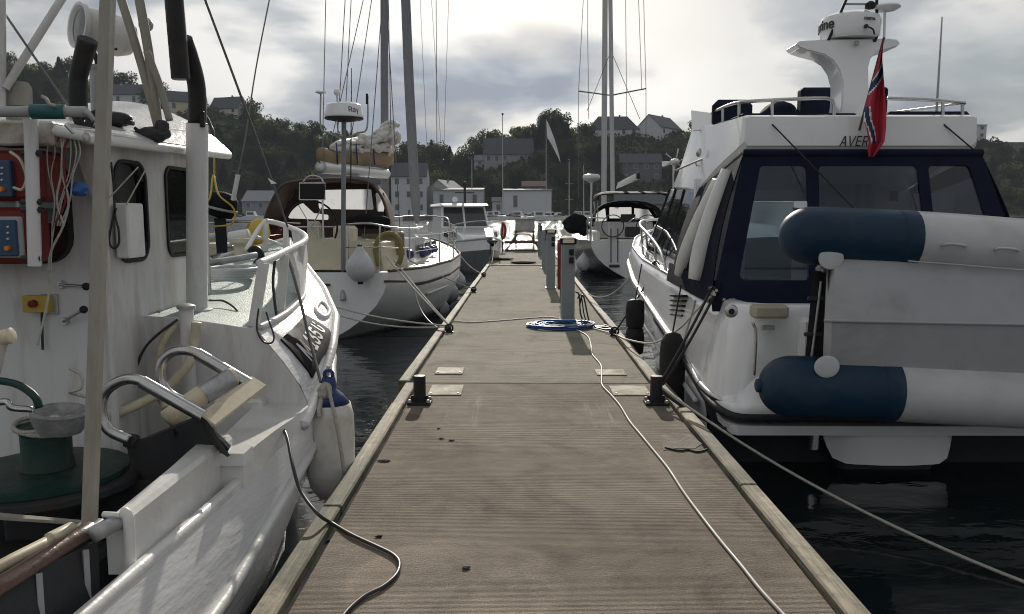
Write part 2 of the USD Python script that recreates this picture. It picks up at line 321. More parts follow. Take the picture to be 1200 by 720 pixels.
M['teak'] = mat('weathered_teak', (0.20, 0.15, 0.10), 0.6, var=0.2, stretch=(8, 0.6, 8))
M['darkwood'] = mat('weathered_dark_wood', (0.085, 0.07, 0.055), 0.75, var=0.3, vs=4, stretch=(0.6, 6, 6), bump=0.6)
M['plated'] = mat('black_name_board', (0.016, 0.016, 0.018), 0.75, var=0.2, spec=0.15)
M['letter'] = mat('white_letters', (0.62, 0.62, 0.60), 0.5, var=0.1)
M['letterdark'] = mat('dark_letters', (0.03, 0.03, 0.04), 0.5)
M['glass'] = pane_mat('window_glass', (0.62, 0.67, 0.68))
M['lightglass'] = pane_mat('pale_window_glass', (0.82, 0.87, 0.87))
M['mastgrey'] = mat('pale_grey_mast', (0.44, 0.45, 0.46), 0.5, var=0.06)
M['furled'] = mat('blue_grey_furled_sail', (0.22, 0.235, 0.26), 0.75, var=0.15, stretch=(4, 4, 0.4))

M['darkglass'] = mat('dark_window_glass', (0.03, 0.035, 0.04), 0.05, var=0.2, vs=3, spec=0.7)
M['vinyl'] = pane_mat('clear_vinyl', (0.70, 0.73, 0.77), 0.05, 0.02, (0.5, 0.52, 0.56))
M['vinyl_clear'] = pane_mat('clear_windscreen_vinyl', (0.82, 0.83, 0.82), 0.08, 0.30, (0.85, 0.87, 0.9))
M['foil'] = mat('grey_plastic_sheet', (0.22, 0.22, 0.22), 0.2, var=0.3, vs=20, bump=0.8, bs=30)

M['lace'] = usdkit.material(stage, '/World/Looks/thin_curtain', {'d': ('diffuse_bsdf', {'color': (0.7, 0.7, 0.7)}), 't': ('translucent_bsdf', {'color': (0.75, 0.76, 0.78)}), 'm': ('mix_closure', {'fac': 0.6})}, [('d.BSDF', 'm.closure1'), ('t.BSDF', 'm.closure2')], surface='m.closure')
def timber_mat():
    N = {'g': ('geometry', {}), 'mp': ('mapping', {'scale': (14, 0.7, 14)}), 'n': ('noise_texture', {'scale': 2.2, 'detail': 7.0, 'roughness': 0.7, 'distortion': 0.3}),
         'n2': ('noise_texture', {'scale': 1.1, 'detail': 6.0, 'roughness': 0.65}), 'n3': ('noise_texture', {'scale': 9.0, 'detail': 6.0, 'roughness': 0.7}),
         'r': ('rgb_ramp', {'ramp': [(0.25, (0.075, 0.065, 0.048)), (0.5, (0.27, 0.235, 0.175)), (0.72, (0.50, 0.455, 0.35))]}),
         'r2': ('rgb_ramp', {'ramp': [(0.40, (0.36, 0.37, 0.30)), (0.58, (1.1, 1.1, 1.05))]}), 'r3': ('rgb_ramp', {'ramp': [(0.36, (0.45, 0.48, 0.40)), (0.52, (1, 1, 1))]}),
         'm': ('mix', {'mix_type': 'multiply', 'fac': 1.0}), 'm3': ('mix', {'mix_type': 'multiply', 'fac': 0.8}), 'b': ('bump', {'strength': 0.7, 'distance': 0.008}), 'p': ('principled_bsdf', {'roughness': 0.75})}
    L = [('g.position', 'mp.vector'), ('mp.vector', 'n.vector'), ('g.position', 'n2.vector'), ('g.position', 'n3.vector'), ('n.fac', 'r.fac'), ('n2.fac', 'r2.fac'), ('n3.fac', 'r3.fac'), ('r.color', 'm.color1'), ('r2.color', 'm.color2'),
         ('m.color', 'm3.color1'), ('r3.color', 'm3.color2'), ('m3.color', 'p.base_color'), ('n.fac', 'b.height'), ('b.normal', 'p.normal')]
    return usdkit.material(stage, '/World/Looks/weathered_timber', N, L, surface='p.BSDF')
M['timber'] = timber_mat()

def concrete_mat(name, lo, hi, groove, speck):
    """Cast pontoon concrete: brushed across, with wear, damp stains, exposed grit and worn tracks."""
    N = {'g': ('geometry', {}),
         'na': ('noise_texture', {'scale': 0.55, 'detail': 6.0, 'roughness': 0.6, 'distortion': 0.5}),
         'nb': ('noise_texture', {'scale': 4.5, 'detail': 8.0, 'roughness': 0.7}),
         'nc': ('noise_texture', {'scale': 55.0, 'detail': 3.0, 'roughness': 0.6}), 'nf': ('noise_texture', {'scale': 130.0, 'detail': 3.0, 'roughness': 0.7}), 'rf': ('rgb_ramp', {'ramp': [(0.30, (0.58,) * 3), (0.50, (1, 1, 1)), (0.68, (1.5, 1.46, 1.4))]}), 'm5': ('mix', {'mix_type': 'multiply', 'fac': 1.0}),
         'ad': ('math', {'math_type': 'multiply_add', 'value2': 0.45}), 'hf': ('math', {'math_type': 'multiply', 'value2': 0.55}),
         'r': ('rgb_ramp', {'ramp': [(0.33, C(*lo)), (0.67, C(*hi))]}),
         'wj': ('noise_texture', {'scale': 0.9, 'detail': 2.0}), 'sx': ('separate_xyz', {}), 'wy': ('math', {'math_type': 'multiply_add', 'value2': 0.05}),
         'wk': ('mapping', {'scale': (3.0, 30, 0.01)}), 'wn': ('noise_texture', {'scale': 1.0, 'detail': 5.0, 'roughness': 0.72}),
         'wr': ('rgb_ramp', {'ramp': [(0.30, (1 - groove * 0.8,) * 3), (0.47, (1, 1, 1)), (0.62, (1 + groove * 0.25,) * 3), (0.75, (1 + groove * .5,) * 3)]}),
         'wv': ('wave_texture', {'wave_type': 'bands', 'bands_direction': 'y', 'scale': 29.0, 'distortion': 3.0, 'detail': 4.0, 'detail_scale': 2.4, 'detail_roughness': 0.7}), 'wq': ('rgb_ramp', {'ramp': [(0.0, (1 - 1.5 * groove,) * 3), (0.25, (1 - .5 * groove,) * 3), (0.5, (1, 1, 1)), (1.0, (1 + .25 * groove,) * 3)]}), 'wg': ('rgb_ramp', {'ramp': [(0.38, (0.05,) * 3), (0.62, (1, 1, 1))]}), 'm6': ('mix', {'mix_type': 'multiply'}),
         'm1': ('mix', {'mix_type': 'multiply', 'fac': 1.0}),
         'v': ('voronoi_texture', {'scale': 55.0}), 'vr': ('rgb_ramp', {'ramp': [(0.0, (speck,) * 3), (0.10, (speck,) * 3), (0.16, (0, 0, 0))]}),
         'vm': ('rgb_ramp', {'ramp': [(0.50, (0, 0, 0)), (0.58, (1, 1, 1))]}), 'vx': ('math', {'math_type': 'multiply'}),
         'm2': ('mix', {'mix_type': 'mix', 'color2': (0.42, 0.38, 0.33)}),
         'st': ('noise_texture', {'scale': 1.7, 'detail': 7.0, 'roughness': 0.7, 'distortion': 0.8}), 'sr': ('rgb_ramp', {'ramp': [(0.30, (0.52, 0.50, 0.48)), (0.47, (0.98, 0.98, 0.98)), (0.66, (1.16, 1.15, 1.13))]}), 'm3': ('mix', {'mix_type': 'multiply', 'fac': 0.9}),
         'hs': ('math', {'math_type': 'multiply_add', 'value2': 0.5}),
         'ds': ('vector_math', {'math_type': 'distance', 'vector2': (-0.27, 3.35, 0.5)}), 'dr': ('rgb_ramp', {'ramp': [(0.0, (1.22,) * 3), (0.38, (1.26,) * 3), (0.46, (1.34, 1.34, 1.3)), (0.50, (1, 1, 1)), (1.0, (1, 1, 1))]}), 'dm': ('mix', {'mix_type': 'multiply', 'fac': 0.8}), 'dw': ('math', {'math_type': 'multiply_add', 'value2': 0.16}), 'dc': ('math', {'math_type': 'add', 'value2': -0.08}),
         'k1': ('mapping', {'scale': (2.6, 0.9, 0)}), 'sa': ('vector_math', {'math_type': 'distance', 'vector2': (-1.09, 5.85, 0)}), 'sb': ('vector_math', {'math_type': 'distance', 'vector2': (1.87, 5.75, 0)}), 'sm': ('math', {'math_type': 'minimum'}), 'sg': ('map_range', {'from_min': 0.25, 'from_max': 0.6, 'to_min': 1.0, 'to_max': 0.0, 'clamp': True}),
         'k2': ('mapping', {'scale': (26, 1.2, 1), 'rotation': (0, 0, 0.06)}), 'sn': ('noise_texture', {'scale': 1.0, 'detail': 6.0, 'roughness': 0.7}), 'sq': ('map_range', {'from_min': 0.52, 'from_max': 0.62, 'to_min': 0.0, 'to_max': 0.75, 'clamp': True}), 'sx2': ('math', {'math_type': 'multiply'}), 'm4': ('mix', {'mix_type': 'mix', 'color2': (0.36, 0.325, 0.28)}),
         'b': ('bump', {'strength': 0.75, 'distance': 0.006}), 'p': ('principled_bsdf', {'roughness': 0.85, 'specular_ior_level': 0.2})}
    L = [('g.position', x + '.vector') for x in ('na', 'nb', 'nc', 'wj', 'sx', 'v', 'st')] + [
        ('na.fac', 'hf.value1'), ('nb.fac', 'ad.value1'), ('hf.value', 'ad.value3'), ('ad.value', 'r.fac'),
        ('wj.fac', 'wy.value1'), ('sx.y', 'wy.value3'), ('g.position', 'wk.vector'), ('wk.vector', 'wn.vector'), ('wn.fac', 'wr.fac'), ('g.position', 'wv.vector'), ('wv.fac', 'wq.fac'), ('nb.fac', 'wg.fac'), ('wg.color', 'm6.fac'), ('r.color', 'm6.color1'), ('wq.color', 'm6.color2'), ('m6.color', 'm1.color1'), ('wr.color', 'm1.color2'),
        ('v.distance', 'vr.fac'), ('nb.fac', 'vm.fac'), ('vr.color', 'vx.value1'), ('vm.color', 'vx.value2'), ('vx.value', 'm2.fac'), ('m1.color', 'm2.color1'),
        ('st.fac', 'sr.fac'), ('m2.color', 'm3.color1'), ('sr.color', 'm3.color2'),
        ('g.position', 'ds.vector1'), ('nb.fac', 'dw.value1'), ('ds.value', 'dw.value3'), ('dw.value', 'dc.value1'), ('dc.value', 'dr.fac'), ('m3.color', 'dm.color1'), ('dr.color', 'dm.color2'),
        ('g.position', 'k1.vector'), ('k1.vector', 'sa.vector1'), ('k1.vector', 'sb.vector1'), ('sa.value', 'sm.value1'), ('sb.value', 'sm.value2'), ('sm.value', 'sg.value'), ('g.position', 'k2.vector'), ('k2.vector', 'sn.vector'), ('sn.fac', 'sq.value'), ('sg.result', 'sx2.value1'), ('sq.result', 'sx2.value2'), ('sx2.value', 'm4.fac'), ('dm.color', 'm4.color1'), ('g.position', 'nf.vector'), ('nf.fac', 'rf.fac'), ('m4.color', 'm5.color1'), ('rf.color', 'm5.color2'), ('m5.color', 'p.base_color'),
        ('nc.fac', 'hs.value1'), ('wv.fac', 'hs.value3'), ('hs.value', 'b.height'), ('b.normal', 'p.normal')]
    return usdkit.material(stage, '/World/Looks/' + name, N, L, surface='p.BSDF')
M['deck_near'] = concrete_mat('brushed_brown_concrete', (0.105, 0.087, 0.069), (0.310, 0.268, 0.222), 0.26, 0.75)
M['deck_far'] = concrete_mat('worn_grey_concrete', (0.225, 0.208, 0.172), (0.310, 0.290, 0.245), 0.14, 0.35)
M['concrete_side'] = mat('wet_concrete_side', (0.09, 0.085, 0.07), 0.6, var=0.3, dirt=(0.02, 0.025, 0.018), dirt_amt=0.9, dirt_scale=2, bump=0.5)

def water_mat():
    N = {'g': ('geometry', {}), 's': ('separate_xyz', {}),
         'm1': ('mapping', {'scale': (0.55, 1.0, 1)}), 'n1': ('noise_texture', {'scale': 0.9, 'detail': 3.0, 'roughness': 0.5}), 'n2': ('noise_texture', {'scale': 4.2, 'detail': 3.0, 'roughness': 0.55, 'distortion': 0.4}),
         'a': ('math', {'math_type': 'multiply_add', 'value2': 0.30}),
         'd': ('map_range', {'from_min': 8.0, 'from_max': 60.0, 'to_min': 0.024, 'to_max': 0.30, 'clamp': True}),
         'b': ('bump', {'strength': 1.0}), 'p': ('principled_bsdf', {'base_color': (0.006, 0.010, 0.011), 'roughness': 0.04, 'ior': 1.333})}
    L = [('g.position', 's.vector'), ('g.position', 'm1.vector'), ('m1.vector', 'n1.vector'), ('m1.vector', 'n2.vector'), ('n2.fac', 'a.value1'), ('n1.fac', 'a.value3'), ('a.value', 'b.height'),
         ('s.y', 'd.value'), ('d.result', 'b.distance'), ('b.normal', 'p.normal')]
    return usdkit.material(stage, '/World/Looks/harbour_water', N, L, surface='p.BSDF')
M['water'] = water_mat()
def leaf_mat(name, lo, hi, scale):
    N = {'g': ('geometry', {}), 'n': ('noise_texture', {'scale': scale, 'detail': 3.0}), 'n2': ('noise_texture', {'scale': 0.9, 'detail': 2.0}), 'a': ('math', {'math_type': 'multiply_add', 'value2': 0.4}), 'h': ('math', {'math_type': 'multiply', 'value2': 0.6}),
         'r': ('rgb_ramp', {'ramp': [(0.35, C(*lo)), (0.65, C(*hi))]}), 'd': ('diffuse_bsdf', {}), 't': ('translucent_bsdf', {}), 'm': ('mix_closure', {'fac': 0.5})}
    L = [('g.position', 'n.vector'), ('g.position', 'n2.vector'), ('n.fac', 'h.value1'), ('n2.fac', 'a.value1'), ('h.value', 'a.value3'), ('a.value', 'r.fac'), ('r.color', 'd.color'), ('r.color', 't.color'), ('d.BSDF', 'm.closure1'), ('t.BSDF', 'm.closure2')]
    return usdkit.material(stage, '/World/Looks/' + name, N, L, surface='m.closure')
M['leaf'] = leaf_mat('broadleaf_foliage', (0.024, 0.036, 0.013), (0.115, 0.135, 0.048), 0.06)
M['leaf_dark'] = leaf_mat('conifer_foliage', (0.016, 0.026, 0.014), (0.045, 0.06, 0.028), 0.08)
M['bark'] = mat('bark', (0.06, 0.05, 0.04), 0.9, var=0.3)
M['hill'] = mat('hillside_undergrowth', (0.045, 0.055, 0.025), 0.95, var=0.5, vs=0.12, dirt=(0.05, 0.04, 0.025), dirt_amt=0.6, dirt_scale=0.05)
M['shore'] = mat('shore_rock_and_quay', (0.06, 0.06, 0.06), 0.85, var=0.4, vs=0.8)

# ================================================================ the setting
W = 1700.0
struct('water', trimesh.Trimesh([[-W, -60, 0], [W, -60, 0], [W, 1350, 0], [-W, 1350, 0]], [[0, 1, 2], [0, 2, 3]], process=False), M['water'], smooth=False)

RIDGE = np.array([(-1500, 60), (-500, 62), (-100, 76), (40, 84), (80, 92), (120, 104), (200, 120), (240, 130), (290, 137), (335, 152), (365, 166), (400, 176), (440, 182), (480, 188), (540, 192), (565, 182), (590, 172), (620, 160), (650, 152), (690, 157), (740, 158), (800, 160), (860, 166), (1000, 176), (1140, 186), (1200, 190), (1500, 176), (2400, 150)], float)
SHORE, CREST = 338.0, 440.0
def ridge_z(px):
    py = np.interp(px, RIDGE[:, 0], RIDGE[:, 1])
    return EYE[2] + (252 - py) / FPX * CREST * 1.0
def ground(x, y):
    x, y = np.asarray(x, float), np.asarray(y, float)
    px = 606 + FPX * x / np.maximum(y, 1)
    t = np.clip((y - SHORE - 12) / (CREST - SHORE - 12), 0, 1)
    s = t * t * (3 - 2 * t) * 0.45 + t * 0.55
    back = np.clip((y - CREST) / 500, 0, 1)
    z = 1.4 + (ridge_z(px) - 1.4) * s * (1 - 0.25 * back)
    n = meshkit.fbm(np.stack([x * 0.03, y * 0.03, 0 * x], -1), 3, 3) - 0.5
    return z + n * 4 * t + np.where(y < SHORE + 1, -3.0, 0)
gx = np.concatenate([np.linspace(-1500, -340, 24), np.linspace(-330, 330, 150), np.linspace(345, 1600, 24)])
gy = np.concatenate([[SHORE - 3, SHORE, SHORE + 2], np.linspace(SHORE + 6, CREST + 25, 30), np.linspace(480, 1200, 10)])
GX, GY = np.meshgrid(gx, gy)
struct('hillside', loft(np.stack([GX, GY, ground(GX, GY)], -1)), M['hill'], smooth=True)
qv = [(x, y) for x in np.linspace(-400, 400, 60) for y in (0, 1)]
struct('quay', bx2((-420, SHORE - 8, -1.5), (420, SHORE + 16, 1.35), 0.1), M['shore'])

def on_hill(px, py):
    d = _ray(px, py); d = d / d[1]
    for y in np.arange(SHORE + 2, 470, 0.5):
        p = EYE + d * y
        if p[2] <= ground(p[0], p[1]): return p
    return EYE + d * 455

# ---------------------------------------------------------------- trees
def crown_mesh(seed, h, rad, kind):
    """Many small leaf faces gathered in clumps through the crown, with gaps between them."""
    r = np.random.default_rng(seed); V = []
    if kind == 'cone':
        n = 1000; t = r.random(n) ** 0.75; zz = h * (0.12 + 0.88 * (1 - t)); rr = rad * (0.06 + t) * (0.55 + 0.45 * np.abs(np.sin(t * 24 + r.random() * 6))) * (r.random(n) ** 0.4 + r.normal(size=n) * .12)
        a = r.random(n) * 6.283; C_ = np.stack([rr * np.cos(a), rr * np.sin(a), zz], 1); size = 0.50
    else:
        k = 26; cs = r.normal(size=(k, 3)); cs /= np.linalg.norm(cs, axis=1, keepdims=True); cs *= r.random((k, 1)) ** 0.4
        cs = cs * (rad, rad, h * 0.40) + (0, 0, h * 0.58); cr = rad * (0.26 + 0.22 * r.random(k))
        C_ = []
        for c, q in zip(cs, cr):
            v = r.normal(size=(46, 3)); v /= np.linalg.norm(v, axis=1, keepdims=True); C_.append(c + v * q * (0.75 + 0.4 * r.random((46, 1))))
        C_ = np.vstack(C_); size = 0.46
    n = len(C_); u = r.normal(size=(n, 3)); u /= np.linalg.norm(u, axis=1, keepdims=True); w = np.cross(u, r.normal(size=(n, 3))); w /= np.linalg.norm(w, axis=1, keepdims=True)
    s = size * (0.6 + 0.8 * r.random((n, 1)))
    v = np.stack([C_ - u * s, C_ + w * s * 0.6, C_ + u * s, C_ - w * s * 0.6], 1).reshape(-1, 3); i = np.arange(n) * 4
    return trimesh.Trimesh(v, np.vstack([np.stack([i, i + 1, i + 2], 1), np.stack([i, i + 2, i + 3], 1)]), process=False)
def tree(name, loc, seed, h, rad, kind, label, group, sh=None):
    t = thing(name, label, 'tree', loc, group); loc = np.asarray(loc, float); r = random.Random(seed)
    tr = [tube([loc + (0, 0, -1.0), loc + (0.1, 0, h * 0.35), loc + (0.25, 0.1, h * 0.82)], [0.30, 0.2, 0.05], 6, 7)]
    if kind != 'cone':
        for k in range(6):
            a = r.random() * 6.28; z0 = h * (0.25 + 0.06 * k)
            tr.append(tube([loc + (0.1, 0, z0), loc + (rad * 0.6 * _c(a), rad * 0.6 * _s(a), z0 + h * 0.2)], [0.12, 0.04], 2, 5))
    part(t, 'trunk', cat(tr), M['bark'], smooth=True)
    m = crown_mesh(seed, h, rad, kind); m.vertices += loc
    part(t, 'crown', m, M['leaf_dark' if kind == 'cone' else 'leaf'], smooth=False)
    return t
HOUSES = [(a_ - 3, b_ + 3, on_hill((a_ + b_) / 2, c_)[1]) for a_, b_, c_ in ((116, 180, 125), (193, 236, 133), (246, 284, 135), (567, 624, 194), (690, 748, 160), (750, 800, 161), (727, 775, 214), (556, 580, 196))]
rt = np.random.default_rng(11)
spots = []
while len(spots) < 292:
    px = rt.uniform(-30, 830) if rt.random() < 0.90 else rt.uniform(1130, 1225)
    y = SHORE + 16 + (CREST + 4 - SHORE - 16) * rt.random() ** 0.8
    x = (px - 606) / FPX * y
    if px > 370 and y < SHORE + 30 and rt.random() < 0.7: continue
    if any(a_ < px < b_ and hy - 26 < y < hy + 10 for a_, b_, hy in HOUSES): continue
    if any((x - a) ** 2 + (y - b) ** 2 < 3.4 ** 2 for a, b, _ in spots): continue
    spots.append((x, y, px))
LEFT = 'round-crowned tree in the dark wood on the left hillside'
MID = 'round-crowned tree on the hillside across the harbour'
protos = {}
for i, (x, y, px) in enumerate(spots):
    cone = rt.random() < (0.30 if px < 380 else 0.13); kind = 'cone' if cone else 'round'; var = int(rt.integers(0, 3))
    loc = (x, y, float(ground(x, y)) - 0.4); left = px < 400
    if cone: lab, grp = ('dark pointed conifer in the wood on the left hillside', 'conifers on the left hillside') if left else ('dark pointed conifer on the hillside across the harbour', 'conifers across the harbour')
    else: lab, grp = (LEFT, 'broadleaf trees on the left hillside') if left else ((MID, 'broadleaf trees across the harbour') if px < 900 else ('bushy green tree on the shore right of the motor yacht', 'trees right of the yacht'))
    key = (kind, var)
    if key not in protos:
        protos[key] = tree('conifer_tree' if cone else 'broadleaf_tree', loc, 40 + var + 10 * cone, 9.0 + var, 3.3 + 0.4 * var if cone else 3.9 + 0.5 * var, kind, lab, grp)
    else:
        s = rt.uniform(0.75, 1.22); copy_of(protos[key], loc, rt.uniform(0, 6.28), (s, s, s * rt.uniform(0.85, 1.15)), lab, grp)
for px, py, s in ((28, 88, 0.9), (55, 92, 1.0), (366, 158, 1.15)):
    p = on_hill(px, py + 26); p[2] = ground(p[0], p[1]); copy_of(protos[('cone', 1)], p, 0.3 * px, s, {28: 'tall conifer on the left skyline nearest the frame edge', 55: 'tall conifer on the left skyline above the searchlight', 366: 'lone pointed conifer on the skyline behind the radar pole'}[px])
for k, (px, dy) in enumerate(((640, 0), (648, 3), (657, 1), (634, 6), (664, 8))):
    p = on_hill(px, 168 + dy); p[2] = ground(p[0], p[1]); copy_of(protos[('cone', 2)], p, k, (1.1, 1.1, 1.25), 'dark conifer of the clump that stands highest on the central hill', 'conifer clump on the central hilltop')
# low scrub between the trees
ru = np.random.default_rng(5); leaf = []
n = 34000; px = np.where(ru.random(n) < 0.72, ru.uniform(-40, 840, n), ru.uniform(840, 1260, n)); y = ru.uniform(SHORE + 14, CREST + 8, n); x = (px - 606) / FPX * y
P = np.stack([x, y, ground(x, y) + ru.random(n) * 2.2], 1); u = ru.normal(size=(n, 3)); u /= np.linalg.norm(u, axis=1, keepdims=True); w = np.cross(u, ru.normal(size=(n, 3))); w /= np.linalg.norm(w, axis=1, keepdims=True)
s = ru.uniform(0.5, 1.3, (n, 1)); V = np.stack([P - u * s, P + w * s * 0.7, P + u * s, P - w * s * 0.7], 1).reshape(-1, 3); i = np.arange(n) * 4
single('scrub', trimesh.Trimesh(V, np.vstack([np.stack([i, i + 1, i + 2], 1), np.stack([i, i + 2, i + 3], 1)]), process=False), M['leaf'], 'low green scrub covering the hillside between the trees', 'scrub', kind='stuff', smooth=False)

# ---------------------------------------------------------------- houses and sheds across the water
HM = {k: mat('house_' + k, c, 0.8, var=0.08, dirt_amt=0.15) for k, c in {'white': (0.44, 0.46, 0.49), 'grey': (0.22, 0.235, 0.26), 'yellow': (0.46, 0.42, 0.30), 'beige': (0.42, 0.40, 0.35), 'dark': (0.10, 0.105, 0.115), 'slate': (0.055, 0.06, 0.07), 'brick': (0.16, 0.10, 0.09), 'light': (0.50, 0.52, 0.55), 'roofgrey': (0.20, 0.21, 0.23), 'pale': (0.40, 0.42, 0.45)}.items()}
def house(name, label, cat_, loc, w, d, hw, hr, wall, roof, rot=0.0, rows=1, cols=4, chimney=True, hip=0.0, overhang=0.5, door=True, base=6.0):
    """w along x, d along y, walls hw, gable ridge along x; rot turns it."""
    t = thing(name, label, cat_, loc); R = _rz(rot); o = np.asarray(loc, float)
    def T(m): m = m.copy(); m.vertices = m.vertices @ R.T + o; return m
    gable = [] if hip else [prism([(-d / 2, 0), (d / 2, 0), (0, hr)], (-w / 2, 0, hw), (0, 1, 0), (0, 0, 1), w)]
    part(t, 'wall', T(cat([bx2((-w / 2, -d / 2, -base), (w / 2, d / 2, hw), 0.02)] + gable)), HM[wall])
    e = overhang; wi = w / 2 + e * 0.7 ; xi = wi - hip
    A = lambda s, z0=0.0: np.array([(-wi, s * (d / 2 + e), hw - hr * e / (d / 2) + z0), (wi, s * (d / 2 + e), hw - hr * e / (d / 2) + z0), (xi, 0, hw + hr + z0), (-xi, 0, hw + hr + z0)])
    slabs = []
    for s in (-1, 1):
        a = A(s, 0.05); slabs.append(hull(np.vstack([a, a + (0, 0, 0.25)])))
    if hip:
        for s in (-1, 1):
            a = np.array([(s * wi, -(d / 2 + e), hw - hr * e / (d / 2)), (s * wi, d / 2 + e, hw - hr * e / (d / 2)), (s * xi, 0, hw + hr)]) + (0, 0, 0.05); slabs.append(hull(np.vstack([a, a + (0, 0, 0.25)])))
    rp = part(t, 'roof', T(cat(slabs)), HM[roof])
    if chimney: part(rp, 'chimney', T(bx2((w * 0.12, -0.4, hw + hr * 0.6), (w * 0.12 + 0.8, 0.4, hw + hr + 1.0), 0.03)), HM['brick'])
    fh = hw / rows; ww = min(1.7, w / cols * 0.55)
    for r in range(rows):
        for c in range(cols):
            x0 = -w / 2 + w * (c + 0.5) / cols; z0 = r * fh + fh * 0.36
            if door and r == 0 and c == cols // 2:
                part(t, 'door', T(bx2((x0 - 0.5, -d / 2 - 0.05, 0.0), (x0 + 0.5, -d / 2 + 0.1, min(2.1, fh * 0.8)), 0.01)), HM['dark']); continue
            f = part(t, 'window', T(bx2((x0 - ww / 2 - 0.12, -d / 2 - 0.06, z0 - 0.12), (x0 + ww / 2 + 0.12, -d / 2 + 0.1, z0 + fh * 0.45 + 0.12), 0.02)), HM['light'])
            part(f, 'pane', T(bx2((x0 - ww / 2, -d / 2 - 0.09, z0), (x0 + ww / 2, -d / 2 + 0.1, z0 + fh * 0.45), 0.01)), M['darkglass'])
    return t
def hs(name, label, cat_, px0, px1, pyb, pyt, wall, roof, y=None, roofpart=0.45, d=9.0, **k):
    """A house from its measured left, right, base and ridge in the photograph, standing at its own distance."""
    p = on_hill((px0 + px1) / 2, pyb) if y is None else at((px0 + px1) / 2, pyb, y)
    q = p[1] / FPX; H = (pyb - pyt) * q
    p[1] += d / 2
    return house(name, label, cat_, p, (px1 - px0) * q, d, H * (1 - roofpart), H * roofpart, wall, roof, **k)
hs('hillside_house', 'long white house with dark roof on the left skyline behind the wheelhouse', 'house', 116, 180, 125, 99, 'white', 'slate', cols=7, d=10)
hs('hillside_house', 'yellow gabled house on the left skyline beside the exhaust pipe', 'house', 193, 236, 133, 108, 'yellow', 'slate', cols=3, rot=0.5)
hs('hillside_house', 'small dark-roofed house on the left skyline right of the yellow one', 'house', 246, 284, 135, 114, 'beige', 'slate', cols=3, roofpart=0.6, rot=-0.3)
hs('hillside_house', 'grey-white house with glazed veranda on the central hillside, left of the banner', 'house', 567, 624, 194, 163, 'grey', 'slate', cols=6, roofpart=0.55, rot=0.1)
hs('hillside_house', 'white house with hipped dark roof on the skyline behind the twin masts', 'house', 690, 748, 160, 137, 'white', 'slate', cols=5, hip=6.0, roofpart=0.6)
hs('hillside_house', 'gabled white house with dark roof on the skyline left of the yacht', 'house', 750, 800, 161, 136, 'white', 'slate', cols=3, rot=0.9, roofpart=0.55, d=14)
hs('hillside_house', 'dark grey house with pale lower storey halfway up the slope behind the twin masts', 'house', 727, 775, 214, 181, 'dark', 'slate', cols=4, rows=2, roofpart=0.3)
hs('hillside_house', 'small white house half hidden by trees behind the leaning mast', 'house', 556, 580, 196, 182, 'pale', 'roofgrey', cols=2)
hs('quay_house', 'tall white three-storey quay house with dark gable roof, left of the leaning mast', 'house', 459, 500, 252, 192, 'white', 'slate', y=SHORE + 4, rows=3, cols=3, roofpart=0.25, d=12)
hs('quay_house', 'beige gable-roofed quay house right of the leaning mast', 'house', 500, 542, 252, 212, 'beige', 'roofgrey', y=SHORE + 9, rows=2, cols=3, roofpart=0.35, d=14, rot=1.2)
hs('quay_house', 'pale grey house behind the white sail bundle', 'house', 372, 446, 246, 194, 'pale', 'slate', y=SHORE + 14, rows=2, cols=6, roofpart=0.4, d=12)
hs('warehouse', 'long pale metal warehouse behind the small cabin cruiser', 'warehouse', 508, 566, 250, 221, 'pale', 'roofgrey', y=SHORE + 2, roofpart=0.08, cols=3, d=16, chimney=False)
hs('warehouse', 'flat-roofed light grey warehouse on the quay beyond the picnic table', 'warehouse', 590, 646, 254, 222, 'light', 'roofgrey', y=SHORE + 2, roofpart=0.06, cols=2, d=18, chimney=False)
hs('warehouse', 'low dark-red shed rising behind the light grey warehouse', 'shed', 612, 640, 232, 213, 'brick', 'brick', y=SHORE + 26, roofpart=0.3, cols=2, chimney=False, door=False)
hs('warehouse', 'small pale lean-to shed left of the light grey warehouse', 'shed', 577, 591, 254, 232, 'pale', 'roofgrey', y=SHORE + 3, roofpart=0.2, cols=1, chimney=False, door=False)
hs('warehouse', 'grey boat shed with broad low roof left of the brown sprayhood', 'boat shed', 284, 342, 248, 224, 'grey', 'roofgrey', y=SHORE + 6, roofpart=0.5, cols=4, d=16, chimney=False)
hs('warehouse', 'dark boathouse with white doors behind the right sailing boat', 'boathouse', 722, 792, 257, 228, 'brick', 'slate', y=SHORE + 2, roofpart=0.4, cols=5, d=14, chimney=False)
hs('apartment_block', 'tall pale apartment block right of the yacht flybridge', 'apartment block', 1122, 1153, 196, 147, 'white', 'roofgrey', y=CREST + 10, roofpart=0.03, rows=6, cols=3, d=14, chimney=False, door=False)
hs('apartment_block', 'low dark apartment block at the right edge of the skyline', 'apartment block', 1176, 1212, 192, 167, 'dark', 'slate', y=CREST + 12, roofpart=0.05, rows=3, cols=4, d=14, chimney=False, door=False)

